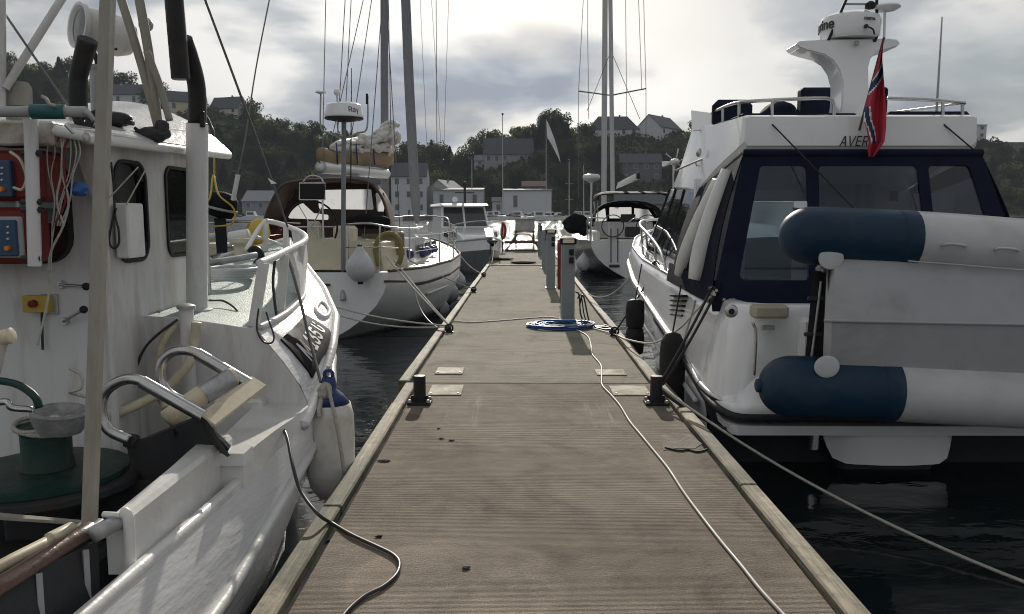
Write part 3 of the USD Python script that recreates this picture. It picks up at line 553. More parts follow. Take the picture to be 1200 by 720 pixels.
# ---------------------------------------------------------------- far marina
def far_boat(loc, L, wd, label, kind, rot=0.0):
    t = thing('moored_motorboat', label, 'motorboat', loc); o = np.asarray(loc, float); R = _rz(rot)
    def T(m): m = m.copy(); m.vertices = (m.vertices * (1, 1, 1.55)) @ R.T + o; return m
    S = []
    for s in np.linspace(0, 1, 9):
        b = wd / 2 * (1 - max(0, s - 0.45) ** 2 * 3.2); b = max(b, 0.05); z = 0.85 + 0.35 * s
        S.append([(-L / 2 + L * s, -b, z), (-L / 2 + L * s, -b * 0.85, 0.1), (-L / 2 + L * s * 0.97, 0, -0.3), (-L / 2 + L * s, b * 0.85, 0.1), (-L / 2 + L * s, b, z)])
    part(t, 'hull', T(loft(S, closed=True, caps=True)), M['gelcoat_far'])
    if kind == 'cabin':
        part(t, 'cabin', T(hull([(-L * .22, -wd * .36, .9), (L * .18, -wd * .34, .95), (-L * .22, wd * .36, .9), (L * .18, wd * .34, .95), (-L * .2, -wd * .3, 2.2), (L * .08, -wd * .28, 2.2), (-L * .2, wd * .3, 2.2), (L * .08, wd * .28, 2.2)])), M['gelcoat_far'])
        part(t, 'window', T(bx2((-L * .17, -wd * .37, 1.4), (L * .08, wd * .37, 1.95), 0.03)), M['darkglass'])
    else:
        part(t, 'windscreen', T(hull([(L * .02, -wd * .36, 1.0), (L * .16, -wd * .3, 1.0), (L * .02, wd * .36, 1.0), (L * .16, wd * .3, 1.0), (-.02 * L, -wd * .33, 1.6), (-.02 * L, wd * .33, 1.6)])), M['darkglass'])
        part(t, 'cover', T(blob((-L * .2, 0, 1.0), (L * .24, wd * .42, .35), 3, 0.1)), M['navy'])
    return t
rb = np.random.default_rng(8)
FB = [(573, 250, 'cabin', 'white cabin boat at the far left end of the distant jetty'), (585, 251, 'open', 'open boat with dark cover left of the distant warehouse'), (598, 249, 'open', 'low white sports boat in front of the distant warehouse'), (608, 250, 'cabin', 'long white cabin cruiser before the middle of the distant warehouse'),
      (621, 250, 'open', 'dark-covered open boat before the right half of the distant warehouse'), (633, 251, 'cabin', 'small white cabin boat at the right corner of the distant warehouse'), (646, 250, 'open', 'open motorboat just right of the distant warehouse'), (658, 249, 'open', 'red-brown trimmed motorboat by the bare lamp mast'), (676, 247, 'cabin', 'larger white cabin boat with dark windows left of the radar pole'), (690, 249, 'cabin', 'white cabin boat half hidden behind the right sailing boat'),
      (272, 246, 'open', 'covered motorboat beneath the hanging outboard'), (296, 246, 'cabin', 'white cabin boat in front of the grey boat shed'), (318, 247, 'open', 'open motorboat by the grey boat shed, left of the sprayhood'), (447, 246, 'cabin', 'white cabin boat left of the tall quay house'), (428, 247, 'open', 'low motorboat seen through the sprayhood')]
for k, (px, py, kind, lab) in enumerate(FB):
    y = 302.0 - (k % 3) * 5; p = at(px, 256, y); p[2] = 0.0
    far_boat(p, rb.uniform(8.5, 11.5), rb.uniform(2.9, 3.5), lab, kind, rb.uniform(-0.5, 0.5) + (0 if k % 2 else math.pi))
pool = [far_boat((-30 - 9 * k, 305, 0), 8.2 + k, 2.8, 'small white motorboat in the row moored along the far jetty', kd, .4 * k) for k, kd in enumerate(('cabin', 'open'))]
for p_ in pool: tag(stage.GetPrimAtPath(p_), group='small white motorboats along the far jetty')
for k in range(22):
    px = rb.uniform(560, 692) if k < 15 else rb.choice([rb.uniform(236, 330), rb.uniform(425, 470)]); p = at(px, 256, rb.uniform(296, 312)); p[2] = 0
    copy_of(pool[k % 2], p, rb.uniform(0, 6.28), rb.uniform(.85, 1.15), None, 'small white motorboats along the far jetty')
jt = thing('far_jetty', 'dark floating jetty along the far side of the bright water', 'jetty', (-8, 317, 0))
part(jt, 'deck', bx2((-150, 315, 0.1), (60, 318, 0.75), 0.03), M['concrete_side'])
for x in range(-140, 60, 20): part(jt, 'pile', tube([(x, 318.3, -1), (x, 318.3, 2.6)], 0.16, sides=7), M['dark'])
for px, top, bot, lab, y in ((589, 134, 258, 'tall bare white pole with a dark ball on top, on the far jetty', 312), (667, 188, 258, 'thin lamp mast with two crossbars beside the distant boats', 312), (684, 192, 258, 'thin pole right of the lamp mast, left of the radar pole', 312), (553, 186, 250, 'street lamp on the quay behind the small cabin cruiser', 336)):
    a, b = at(px, bot, y), at(px, top, y); a[2] = 0
    t = thing('slender_pole', lab, 'pole', a); part(t, 'shaft', tube([a, b], [0.22, 0.14], sides=8), M['greypaint']); part(t, 'cap', blob(b, (0.4, 0.4, 0.45), 2, 0.02), M['dark'])
    if px in (667,):
        for z in (0.35, 0.62): c = a + (b - a) * z; part(t, 'crossbar', tube([c - (1.6, 0, 0), c + (1.6, 0, 0)], 0.08, sides=6), M['greypaint'])
    if px == 553: part(t, 'lamp_arm', tube([b, b + (-1.6, 0, 0.25)], 0.09, sides=6), M['greypaint'])
a, b = at(640, 256, 311), at(640, 140, 311); a[2] = 0.4
t = thing('banner_pole', 'flagpole carrying a long drooping white banner, left of the twin masts', 'flagpole', a)
part(t, 'pole', tube([a, b], [0.16, 0.10], sides=8), M['greypaint'])
e = []
for s in np.linspace(0, 1, 12):
    l = at(640.5 + 15 * s ** 0.9, 141 + 34 * s + 8 * s * s, 311); r_ = at(640.5 + 15.5 * s + .8, 162 + 29 * s ** 1.2, 311)
    e.append([l, l * .67 + r_ * .33 + (0, .5 * _s(9 * s), 0), l * .33 + r_ * .67 + (0, -.5 * _s(9 * s), 0), r_])
part(t, 'banner', sheet(e, 0.03), M['flagwhite'], smooth=True)

# ================================================================ the pontoon
def edge(y, side, far):
    if far: return (-1.14 if side < 0 else 1.40) + 0.008 * (y - 7.56)
    return -1.065 if side < 0 else 1.43
def pontoon(y0, y1, far, mdeck, seed, name='pontoon'):
    t = thing(name, None, None, (0, y0, 0.5), kind='structure'); r = random.Random(seed)
    n = max(2, int((y1 - y0) / 0.5)); L, Rr = 0.142, 0.142
    ys = np.linspace(y0, y1, n)
    a0, a1 = edge(y0, -1, far) + L, edge(y1, -1, far) + L; b0, b1 = edge(y0, 1, far) - Rr, edge(y1, 1, far) - Rr
    part(t, 'concrete_deck', hull([(a0, y0, .5), (b0, y0, .5), (b1, y1, .5), (a1, y1, .5), (a0, y0, -.35), (b0, y0, -.35), (b1, y1, -.35), (a1, y1, -.35)]), mdeck)
    for side in (-1, 1):
        y = y0
        while y < y1 - 0.05:
            l = min(r.uniform(1.5, 2.6) if side > 0 else r.uniform(2.4, 3.4), y1 - y); e0, e1 = edge(y, side, far), edge(y + l, side, far); w = -0.105 * side
            dz = r.uniform(-0.004, 0.006); dx = r.uniform(-0.004, 0.004)
            m = bx2((min(e0, e0 + w), y + 0.006, 0.30), (max(e0, e0 + w), y + l - 0.006, 0.515 + dz), 0.010)
            m.vertices[:, 0] += dx + (e1 - e0) * (m.vertices[:, 1] - y) / max(l, .1)
            part(t, 'edge_timber', m, M['timber']); y += l
    for side in (-1, 1):
        xs = [edge(q, side, far) - side * 0.02 for q in (y0, y1)]
        xj = [edge(q, side, far) - side * .085 for q in (y0, y1)]
        part(t, 'joint_strip', hull([(xj[0], y0 + .01, .30), (xj[1], y1 - .01, .30), (xj[0] - side * .07, y0 + .01, .30), (xj[1] - side * .07, y1 - .01, .30), (xj[0], y0 + .01, .462), (xj[1], y1 - .01, .462), (xj[0] - side * .07, y0 + .01, .462), (xj[1] - side * .07, y1 - .01, .462)]), M['scrap'])
        part(t, 'fender_beam', hull([(xs[0], y0, .27), (xs[0], y0, .05), (xs[1], y1, .27), (xs[1], y1, .05), (xs[0] - side * .1, y0, .27), (xs[1] - side * .1, y1, .27), (xs[0] - side * .1, y0, .05), (xs[1] - side * .1, y1, .05)]), M['darkwood'])
    return t
PN = pontoon(-4.0, 7.545, False, M['deck_near'], 1)
PF = pontoon(7.575, 25.6, True, M['deck_far'], 2)
PE = pontoon(25.66, 37.3, True, M['deck_far'], 3)
part(PF, 'end_plate', bx2((-0.86, 25.45, .505), (1.40, 25.65, .535), 0.004), M['hatch'], 'pale strip across the joint')
for k, (x0, x1, y0, y1, tk) in enumerate(((-0.83, -0.55, 7.97, 8.30, .012), (-0.80, -0.50, 7.02, 7.44, .010), (0.80, 1.10, 7.92, 8.20, .012), (0.86, 1.20, 7.02, 7.42, .010))):
    m = bx2((x0, y0, .502), (x1, y1, .5 + tk), 0.003)
    h = part(PF if y0 > 7.5 else PN, 'hatch_cover', m, M['hatch'])
    for xx in (x0 + .03, x1 - .03): part(h, 'bolt', lathe([(.011, .5 + tk), (.008, .506 + tk)], (xx, y0 + .05, 0), n=8), M['galv'])
rs = np.random.default_rng(3)
for (px, py, s) in ((450, 541, .035), (444, 630, .015), (547, 667, .016), (517, 515, .018), (529, 517, .018), (514, 503, .012)):
    p = atz(px, py, .5); single('leaf_litter', blob(p + (0, 0, .006), (s, s * .6, .003), int(px), 1.3, 3), M['scrap'], {450: 'largest dark scrap lying near the left edge of the deck', 444: 'tiny dark scrap beside the black cable bend', 547: 'tiny dark scrap in the middle of the near deck', 517: 'left scrap of the pair below the left bollard scuffs', 529: 'right scrap of the pair below the left bollard scuffs', 514: 'smallest dark scrap just below the left bollard'}[px], 'scrap')
# spalled concrete at the right edge
m = prism([(0, 0), (.10, .05), (.22, .04), (.30, .16), (.27, .40), (.16, .46), (.05, .38), (.02, .18)], (1.0, 5.35, .5005), (1, 0, 0), (0, 1, 0), .003)
part(PN, 'repair_patch', m, mat('patch_concrete', (0.185, 0.165, 0.14), 0.85, var=0.2, vs=9, dirt_amt=0.3, bump=0.8, spec=0.2))
part(PN, 'crack', tube([(1.02, 5.40, .505), (1.10, 5.33, .505), (1.17, 5.35, .505), (1.22, 5.30, .505), (1.30, 5.36, .505)], .008, 12, 5), M['black'])

def bollard(x, y, label, ropes=False):
    t = thing('mooring_bollard', label, 'bollard', (x, y, .5))
    b = part(t, 'base_plate', bx((x, y, .512), (.20, .17, .022), .004), M['black_metal'])
    for sx in (-1, 1):
        for sy in (-1, 1): part(b, 'bolt', lathe([(.018, .523), (.018, .540), (.010, .546)], (x + sx * .078, y + sy * .062, 0), n=6), M['galv'])
    part(t, 'post', lathe([(.056, .523), (.053, .53), (.053, .735), (.048, .742), (0.01, .744)], (x, y, 0), n=20), M['black_metal'])
    part(t, 'gusset', cat(bx((x, y + .0, .545), (.15, .014, .05), .003), bx((x, y, .545), (.014, .15, .05), .003)), M['black_metal'])
    return t
bollard(-0.83, 6.72, 'black steel bollard at the left edge of the pontoon joint, no rope on it')
bollard(1.185, 6.72, 'black steel bollard at the right edge of the pontoon joint, holding the yacht ropes')

def pedestal(x, y, label, cap=True, w=.20, h=1.27):
    t = thing('service_pedestal', label, 'power pedestal', (x, y, .5)); z = .5
    part(t, 'column', bx2((x - w / 2, y - w / 2, z + .02), (x + w / 2, y + w / 2, z + h - .10), .012), M['plinth'])
    part(t, 'foot', bx2((x - w / 2 - .02, y - w / 2 - .02, z + .001), (x + w / 2 + .02, y + w / 2 + .02, z + .025), .004), M['galv'])
    if cap:
        c = part(t, 'lamp_head', hull([(x + sx * (w / 2 + dx), y + sy * (w / 2 + dx), z + h + dz) for sx in (-1, 1) for sy in (-1, 1) for dx, dz in ((.012, -.10), (.02, -.09), (.02, -.02), (-.05, .01))]), M['blackcloth'])
        part(c, 'lens', bx2((x - w / 2 + .015, y - w / 2 - .026, z + h - .085), (x + w / 2 - .015, y - w / 2 - .008, z + h - .030), .004), M['lamp'])
        part(c, 'top_cover', hull([(x + sx * q, y + sy * q, z + h + dz) for sx in (-1, 1) for sy in (-1, 1) for q, dz in ((w / 2 + .02, -.014), (w / 2 - .04, .016))]), M['hatch'])
    else:
        part(t, 'cap', bx2((x - w / 2 - .005, y - w / 2 - .005, z + h - .098), (x + w / 2 + .005, y + w / 2 + .005, z + h - .06), .008), M['plinth'])
    for dz in (-.22, -.34):
        s = part(t, 'socket', prism(rrect(-.035, -.045, .035, .045, .012), (x + .045, y - w / 2 + .001, z + h + dz), (1, 0, 0), (0, 0, 1), .035), M['black_metal'])
        part(s, 'flap', prism(rrect(-.03, -.032, .03, .03, .01), (x + .045, y - w / 2 - .038, z + h + dz), (1, 0, 0), (0, 0, 1), .012), M['black'])
    return t
pedestal(.76, 12.04, 'nearest grey service pedestal, with the blue hose coil at its foot')
pedestal(.735, 17.6, 'second grey service pedestal with yellowish lamp lens, left of the red hose post', w=.19, h=1.30)
pedestal(.84, 24.3, 'third grey-green pedestal with a plain flat cap', cap=False, w=.19, h=1.22)
pedestal(.90, 31.8, 'farthest and smallest pedestal, at the head of the row', cap=False, w=.17, h=1.36)
t = thing('fire_post', 'narrow red fire-hose post behind the nearest pedestal', 'fire post', (.74, 14.6, .5))
part(t, 'cabinet', bx2((.736, 14.5, .75), (.90, 14.7, 1.62), .02), M['red']); part(t, 'lid', bx2((.73, 14.49, 1.622), (.906, 14.71, 1.66), .01), M['red']); part(t, 'leg', bx2((.78, 14.56, .501), (.86, 14.64, .75), .006), M['dark'])
part(t, 'handle', tube([(.72, 14.49, 1.0), (.72, 14.46, 1.02), (.72, 14.46, 1.12), (.72, 14.49, 1.14)], .008, 8, 6), M['steel'])

# ---------------------------------------------------------------- picnic table at the pontoon end
def picnic(x, y, z, w):
    t = thing('picnic_table', 'dark wooden picnic table silhouetted at the end of the pontoon', 'picnic table', (x, y, z)); d = .72
    for k in range(5): part(t, 'top_plank', bx((x, y - .30 + k * .15, z + .74), (w * .58, .135, .04), .006), M['darkwood'])
    for s in (-1, 1):
        for k in range(2): part(t, 'seat_plank', bx((x + s * (w * .46 - k * .14), y, z + .44), (.13, 1.6, .04), .006), M['darkwood'])
        for e in (-.55, .55): part(t, 'leg', hull([(x + s * (w * .5 - dx), y + e + dy, z + zz) for zz, dx in ((0, 0), (0, .10), (.72, w * .30), (.72, w * .30 + .10)) for dy in (-.025, .025)]), M['darkwood'])
    for e in (-.59, .59):
        part(t, 'crossbar', bx((x, y + e, z + .40), (w * 1.0, .04, .09), .005), M['darkwood'])
    part(t, 'ground_beam', bx((x, y - .70, z + .05), (w, .08, .09), .006), M['darkwood'])
    return t
picnic(.28, 36.2, .5, 1.66)
t = thing('notice_board', 'grey board standing on edge behind the picnic table', 'notice board', (.32, 37.1, .5))
part(t, 'panel', bx2((-.10, 37.06, 1.36), (.80, 37.12, 1.86), .02), M['greypaint']); part(t, 'rim', cat(bx2((-.13, 37.04, 1.30), (.83, 37.13, 1.358), .01), bx2((-.13, 37.04, 1.862), (.83, 37.13, 1.90), .01)), M['dark'])
for x in (-.06, .76): part(t, 'post', bx2((x - .04, 37.125, .5), (x + .04, 37.19, 1.88), .01), M['darkwood'])
t = thing('lifebuoy_post', 'slim post carrying an orange lifebuoy, left of the picnic table', 'lifebuoy', (-.62, 35.2, .5))
part(t, 'post', bx2((-.665, 35.17, .5), (-.595, 35.24, 1.75), .01), M['dark'])
a = np.linspace(0, 2 * np.pi, 25)
part(t, 'buoy', tube(np.stack([-.60 + .09 * np.sin(a), 35.11 + 0 * a, 1.40 + .30 * np.cos(a)], 1), .055, smooth=False, sides=8, cap=False), M['red'])
part(t, 'roof_cap', bx2((-.72, 35.0, 1.752), (-.54, 35.3, 1.79), .01), M['red'])

# ---------------------------------------------------------------- hose coil, cables and cleats on the deck
rc = np.random.default_rng(2); P = []
for k in range(230):
    a = k * .30; rr = .30 + .11 * _s(k * .113) + .03 * rc.random(); P.append((.62 + rr * 1.12 * _c(a) + .03 * _s(k * .05), 11.45 + rr * 0.95 * _s(a), .516 + .055 * (k / 230) * (0.6 + .4 * _s(k * .21))))
cl = thing('hose_coil', 'bright blue hose coiled flat beside the nearest pedestal', 'hose coil', (.62, 11.45, .5))
part(cl, 'coil', tube(P, .0125, len(P) * 2, 6), M['bluehose'], smooth=True)
part(cl, 'white_coil', tube([(q[0] * .99 + .02, q[1], q[2] + .012) for q in P[60:150:2]], .008, 220, 6), M['letter'], 'thin white hose lying in the blue coil', smooth=True)
def deck_line(pts, z=.508): return [atz(px, py, z) for px, py in pts]
single('power_cable', tube(deck_line([(664, 382), (686, 392), (692, 402), (694, 415), (704, 428), (705, 442), (706, 452), (717, 464), (727, 476), (738, 494), (752, 511), (766, 528), (783, 549), (800, 575), (819, 601), (843, 632), (868, 662), (892, 692), (925, 728), (990, 800)], .510), .0085, 150, 6), M['greycable'], 'grey power cable snaking down the right half of the deck', 'cable', smooth=True)
single('power_cable', tube(deck_line([(668, 374), (640, 372), (610, 374), (585, 376), (555, 378), (530, 377)], .508)[:] + [at(516, 384, 12.1), at(507, 380, 12.4), at(496, 368, 13.2), at(489, 352, 13.6), at(484, 330, 13.8)], .010, 80, 6), M['greycable'], 'grey cable running straight across the deck from the pedestal to the left sailing boat', 'cable', smooth=True)
for k, (dx, r_) in enumerate(((0, .012), (.03, .01), (.06, .012))):
    single('pedestal_cable', tube([(.88 + dx, 12.05, .95 - .1 * k), (.93 + dx, 12.0, .9), (.95 + dx + .02 * k, 11.9, .62), (1.02 + dx, 11.7, .515), (1.15, 11.2 + .1 * k, .515), (1.31, 10.9 + .2 * k, .53), (1.5, 10.6 + .2 * k, .42)], r_, 40, 6), M['blackcable'], ['first', 'second', 'third'][k] + ' black cable looping from the nearest pedestal to the deck edge, counted from the pedestal', 'cable', smooth=True)
for k, (x, y, lab) in enumerate(((-.93, 10.9, 'rope ring on the left deck edge where both stern lines of the sailing boat end'), (-.90, 16.6, 'rope ring on the left deck edge where the sailing boat spring line ends'), (-.86, 20.8, 'rope ring on the left deck edge where its bow line ends'), (1.30, 10.6, 'rope ring on the right deck edge near the first tyre fender'))):
    t = thing('mooring_ring', lab, 'mooring ring', (x, y, .5)); a = np.linspace(0, 2 * np.pi, 17)
    part(t, 'ring', tube(np.stack([x + .05 * np.cos(a), y + 0 * a, .56 + .05 * np.sin(a)], 1), .013, smooth=False, sides=6, cap=False), M['black_metal']); part(t, 'foot', bx((x, y, .506), (.12, .10, .010), .003), M['black_metal'])
    part(t, 'knot', blob((x - .02, y + .03, .55), (.05, .05, .04), k, .4), M['blackrope'])
for (px, py, s, lab) in ((613, 310, .5, 'coil of dark rope on the deck by the pale joint strip'), (590, 306, .32, 'smaller dark mat left of the rope coil near the joint strip')):
    p = atz(px, py - 1, .5); P = [(p[0] + (s * .35 + .002 * k) * _c(k * .5) * 1.2, p[1] + (s * .35 + .002 * k) * _s(k * .5), .515 + .0004 * k) for k in range(90)]
    single('rope_coil', tube(P, .02, 180, 5), M['blackrope'], lab, 'rope coil', smooth=True)

# ================================================================ the fishing boat on the left
CX = -2.62
FBT = thing('fishing_boat', 'white inshore fishing boat with wheelhouse and hauling gear, moored left of the pontoon', 'fishing boat', (CX, 3.0, 0))
ky = np.array([-2.5, 1, 2, 2.6, 3.35, 4, 4.6, 4.9, 5.3, 5.6, 6.2, 7, 8, 8.7, 9.2])
sx_ = np.array([-1.34, -1.31, -1.30, -1.30, -1.30, -1.30, -1.295, -1.29, -1.29, -1.31, -1.42, -1.70, -2.12, -2.42, -2.60])
sz_ = np.array([.34, .36, .38, .40, .46, .62, .80, .90, 1.06, 1.18, 1.31, 1.45, 1.60, 1.70, 1.78])
def S_(y): return np.array([np.interp(y, ky, sx_), y, np.interp(y, ky, sz_)])
ry = np.array([-2.5, 1, 2, 2.78, 3.4, 3.95, 4.15, 4.4, 4.7, 4.9]); rx_ = np.array([-1.56, -1.52, -1.49, -1.455, -1.42, -1.395, -1.385, -1.36, -1.31, -1.29]); rz_ = np.array([.70, .705, .71, .715, .72, .725, .745, .79, .845, .90])
def R_(y): return np.array([np.interp(y, ry, rx_), y, np.interp(y, ry, rz_)])
ty = np.array([4.9, 5.3, 5.6, 6.2, 7, 8, 8.7, 9.25]); tx = np.array([-1.60, -1.60, -1.61, -1.66, -1.86, -2.22, -2.46, -2.61]); tz = np.array([1.39, 1.40, 1.41, 1.45, 1.53, 1.66, 1.75, 1.82])
def T_(y): return np.array([np.interp(y, ty, tx), y, np.interp(y, ty, tz)])
def WL(y):
    x = np.interp(y, [-2.5, 3.5, 4.3, 5, 5.6, 6.2, 7, 8, 8.7, 9.2], [-1.40, -1.38, -1.42, -1.52, -1.68, -1.86, -2.12, -2.42, -2.56, -2.61]); return np.array([x, y, 0.02])
def B_(y):
    k = np.clip((y - 5.0) / .9, 0, 1); s = S_(y); z = np.interp(y, [-2.5, 2, 3.44, 4.0, 4.78, 5.3, 5.9], [.34, .35, .40, .49, .62, .76, .95]); return np.array([np.interp(y, [-2.5, 1.5, 3, 4.9], [-1.42, -1.36, -1.31, -1.295]) * (1 - k) + s[0] * k - .03 * k, y, z * (1 - k) + (s[2] - .30) * k])
def mir(p): return np.array([2 * CX - p[0], p[1], p[2]])
ys = np.concatenate([np.linspace(-2.5, 4.9, 38), np.linspace(5.0, 9.2, 30)])
half = []
for y in ys:
    s, w = B_(y), WL(y); s = s - (0, 0, .03)
    half.append([s, s * .62 + w * .38 + (0.02, 0, 0), s * .25 + w * .75 + (.01, 0, 0), w, np.array([CX * .55 + w[0] * .45, y, -.35]), np.array([CX, y, -.6])])
half = np.array(half); full = np.concatenate([half, np.array([[mir(p) for p in h[::-1][1:]] for h in half])], 1)
hullp = part(FBT, 'hull', loft(full), M['hull_white'], smooth=40)
part(hullp, 'bottom_paint', loft(np.array([[w + (.012, 0, .10 if k == 0 else 0) - (0, 0, 0 if k == 0 else .25) for k in (0, 1)] for w in map(WL, ys)])), M['antifoul'], smooth=40)
# bulwark aft of the break: outer and inner skins, rounded rail on top
yb = np.linspace(-2.5, 4.92, 34); O, I = [], []
for side in (1, -1):
    G = []
    for y in yb:
        s, r = B_(y), R_(y); b = [s + (-.01, 0, 0), s * .66 + r * .34 + (.012, 0, 0), s * .33 + r * .67 + (.012, 0, 0), r, r + (-.09, 0, 0), np.array([r[0] - .11, y, .30])]
        G.append(b if side > 0 else [mir(p) for p in b])
    part(FBT, 'bulwark', loft(np.array(G)), M['hull_white'], smooth=40)
    part(FBT, 'gunwale_rail', tube([R_(y) + (-.03, 0, .012) if side > 0 else mir(R_(y) + (-.03, 0, .012)) for y in yb[:-3]], .032, smooth=False, sides=10), M['white'], smooth=True)
# bow sides above the strake
yf = np.concatenate([np.linspace(4.9, 6.2, 14), np.linspace(6.4, 9.2, 16)])
for side in (1, -1):
    G = []
    for y in yf:
        s, t_ = S_(y), T_(y); b = [B_(y) - (.01, 0, 0), s * .4 + B_(y) * .6 + (.01, 0, 0), s, s * .72 + t_ * .28 + (.035, 0, 0), s * .4 + t_ * .6 + (.03, 0, 0), t_, t_ + (-.05 if y < 9 else 0, 0, .012)]
        G.append(b if side > 0 else [mir(p) for p in b])
    part(FBT, 'bow_side', loft(np.array(G)), M['hull_white'], smooth=50)
    part(FBT, 'rub_band', tube([(B_(y) if side > 0 else mir(B_(y))) + (.008 * side, 0, 0) for y in np.linspace(-2.5, 9.1, 60)], .034, smooth=False, sides=8), M['white'], smooth=True)
    part(FBT, 'rub_strake', tube([(S_(y) if side > 0 else mir(S_(y))) + (.006 * side, 0, 0) for y in np.linspace(4.72, 9.2, 40)], .036, smooth=False, sides=8), M['white'], smooth=True)
    part(FBT, 'deck_edge_rail', tube([(T_(y) if side > 0 else mir(T_(y))) + (0, 0, .012) for y in np.linspace(4.95, 9.2, 30)], .022, smooth=False, sides=7), M['white'], smooth=True)
def bow(y, k, off=.0):
    s, t_ = S_(y), T_(y); C_ = [s, s * .72 + t_ * .28 + (.035, 0, 0), s * .4 + t_ * .6 + (.03, 0, 0), t_]
    kk = np.interp(k, [0, .28, .6, 1], [0, 1, 2, 3]); i = min(2, int(kk)); return C_[i] * (1 - kk + i) + C_[i + 1] * (kk - i) + (off, 0, 0)
# decks and bulkheads
G = [[T_(y) * (1 - k) + mir(T_(y)) * k + (0, 0, .10 * 4 * k * (1 - k) * min(1, (9.3 - y) / 4) + .002) for k in np.linspace(0, 1, 9)] for y in np.linspace(4.93, 9.18, 22)]
part(FBT, 'foredeck', loft(np.array(G)), M['nonslip'], smooth=True)
part(FBT, 'break_bulkhead', prism(Polygon([(-1.45, .25)] + [(bow(4.9, k)[0] - .004, bow(4.9, k)[2]) for k in np.linspace(0, 1, 9)] + [(-1.60 - 2.04 * k, 1.393 + .40 * k * (1 - k)) for k in np.linspace(0.02, .98, 15)] + [(2 * CX - bow(4.9, k)[0] + .004, bow(4.9, k)[2]) for k in np.linspace(1, 0, 9)] + [(-3.79, .25)]), (0, 4.90, 0), (1, 0, 0), (0, 0, 1), -.03), M['wall_white'])
part(FBT, 'working_deck', bx2((-3.75, -2.5, .24), (-1.5, 4.92, .30), .004), M['deckgrey'])
part(FBT, 'transom', bx2((-3.85, -2.55, -.3), (-1.4, -2.45, .72), .02), M['hull_white'])
# second raised bulwark part up to the break
m = loft(np.array([[(R_(y)[0] + .012, y, .58), (R_(y)[0] + .006, y, z), (-1.60 - .02 * q, y, z + .01), (-1.62 - .02 * q, y, .5)] for y, z, q in ((3.95, .885, 0), (4.15, .89, .15), (4.4, .90, .35), (4.7, .915, .7), (4.91, .925, 1))]), closed=True, caps=True)
part(FBT, 'bulwark_step', m, M['white'])
part(FBT, 'step_cap', hull([(-1.375, 3.93, .84), (-1.62, 3.93, .84), (-1.62, 4.05, .85), (-1.37, 4.05, .85), (-1.375, 3.93, .905), (-1.62, 3.93, .905), (-1.62, 4.05, .912), (-1.37, 4.05, .912)]), M['white'])
# raised board standing behind the gunwale (long white box)
P0, P1 = [], []
def board(y):
    k = (y - 3.0) / 1.12; xo, w_ = -1.50, .10 + .10 * k + .05 * max(0, k - .5)
    zt = .95
    return [(xo, y, .70), (xo, y, zt - .02), (xo - .015, y, zt), (xo - w_ * .55, y, zt + .004), (xo - w_ * .8, y, zt - .02 - .02 * k), (xo - w_, y, zt - .09), (xo - w_, y, .70)]
bm = loft(np.array([board(y) for y in np.linspace(3.0, 4.12, 14)]), closed=True, caps=True)
bp = part(FBT, 'bulwark_board', bm, M['white'], smooth=35)
part(bp, 'end_moulding', cat(tube([(-1.51, 2.99, .69), (-1.505, 2.99, .93), (-1.53, 2.99, .955)], .022, 8, 8), tube([(-1.51, 2.985, .945), (-1.60, 2.985, .95)], .012, sides=6)), M['white'], smooth=True)
for y in (3.08, 3.46, 4.0): part(bp, 'hinge_block', bx((-1.475, y, .715), (.07, .07, .05), .015), M['white'])
part(bp, 'rubbing_strip', bx2((-1.50, 2.7, .655), (-1.455, 3.9, .690), .008), M['darkwood'])
part(bp, 'pipe_stub', tube([(-1.60, 2.90, .90), (-1.56, 2.96, .915), (-1.545, 3.0, .915)], .032, 6, 10), M['galv'], smooth=True)

# hauling table at the left edge: brown pipe, light pipe, steel trough
ht = part(FBT, 'hauling_trough', plate([at(-30, 700, 2.42), at(112, 634, 2.98), at(112, 700, 2.9), at(60, 760, 2.6), at(-30, 820, 2.3)], .02), M['dark'])
part(ht, 'brown_rail', tube([at(-60, 718, 2.3), at(-10, 692, 2.45), at(50, 655, 2.72), at(106, 620, 2.98)], .031, 12, 12), M['brown_pipe'], smooth=True)
part(ht, 'light_pipe', tube([at(-40, 690, 2.5), at(0, 664, 2.62), at(60, 633, 2.86)], .022, 8, 10), M['beige'], smooth=True)
part(ht, 'pipe_cap', tube([at(58, 632, 2.85), at(84, 619, 2.97)], .025, sides=10), M['beige'], smooth=True)
part(ht, 'top_lath', plate([at(-30, 600, 3.15), at(104, 612, 3.12), at(104, 616, 3.10), at(-30, 606, 3.10)], .012), M['pole_beige'])
for x in (45, 100): part(ht, 'stiffener', tube([at(x, 672 - (x - 45) * .5, 2.66 + (x - 45) * .004), at(x + 6, 760, 2.6 + (x - 45) * .004)], .014, sides=4), M['greypaint'])
part(ht, 'trough_floor', hull([(-1.62, 2.2, .45), (-2.6, 2.2, .45), (-2.6, 3.1, .45), (-1.66, 3.1, .45), (-1.62, 2.2, .47), (-2.6, 2.2, .47), (-2.6, 3.1, .47), (-1.66, 3.1, .47)]), M['dark'])

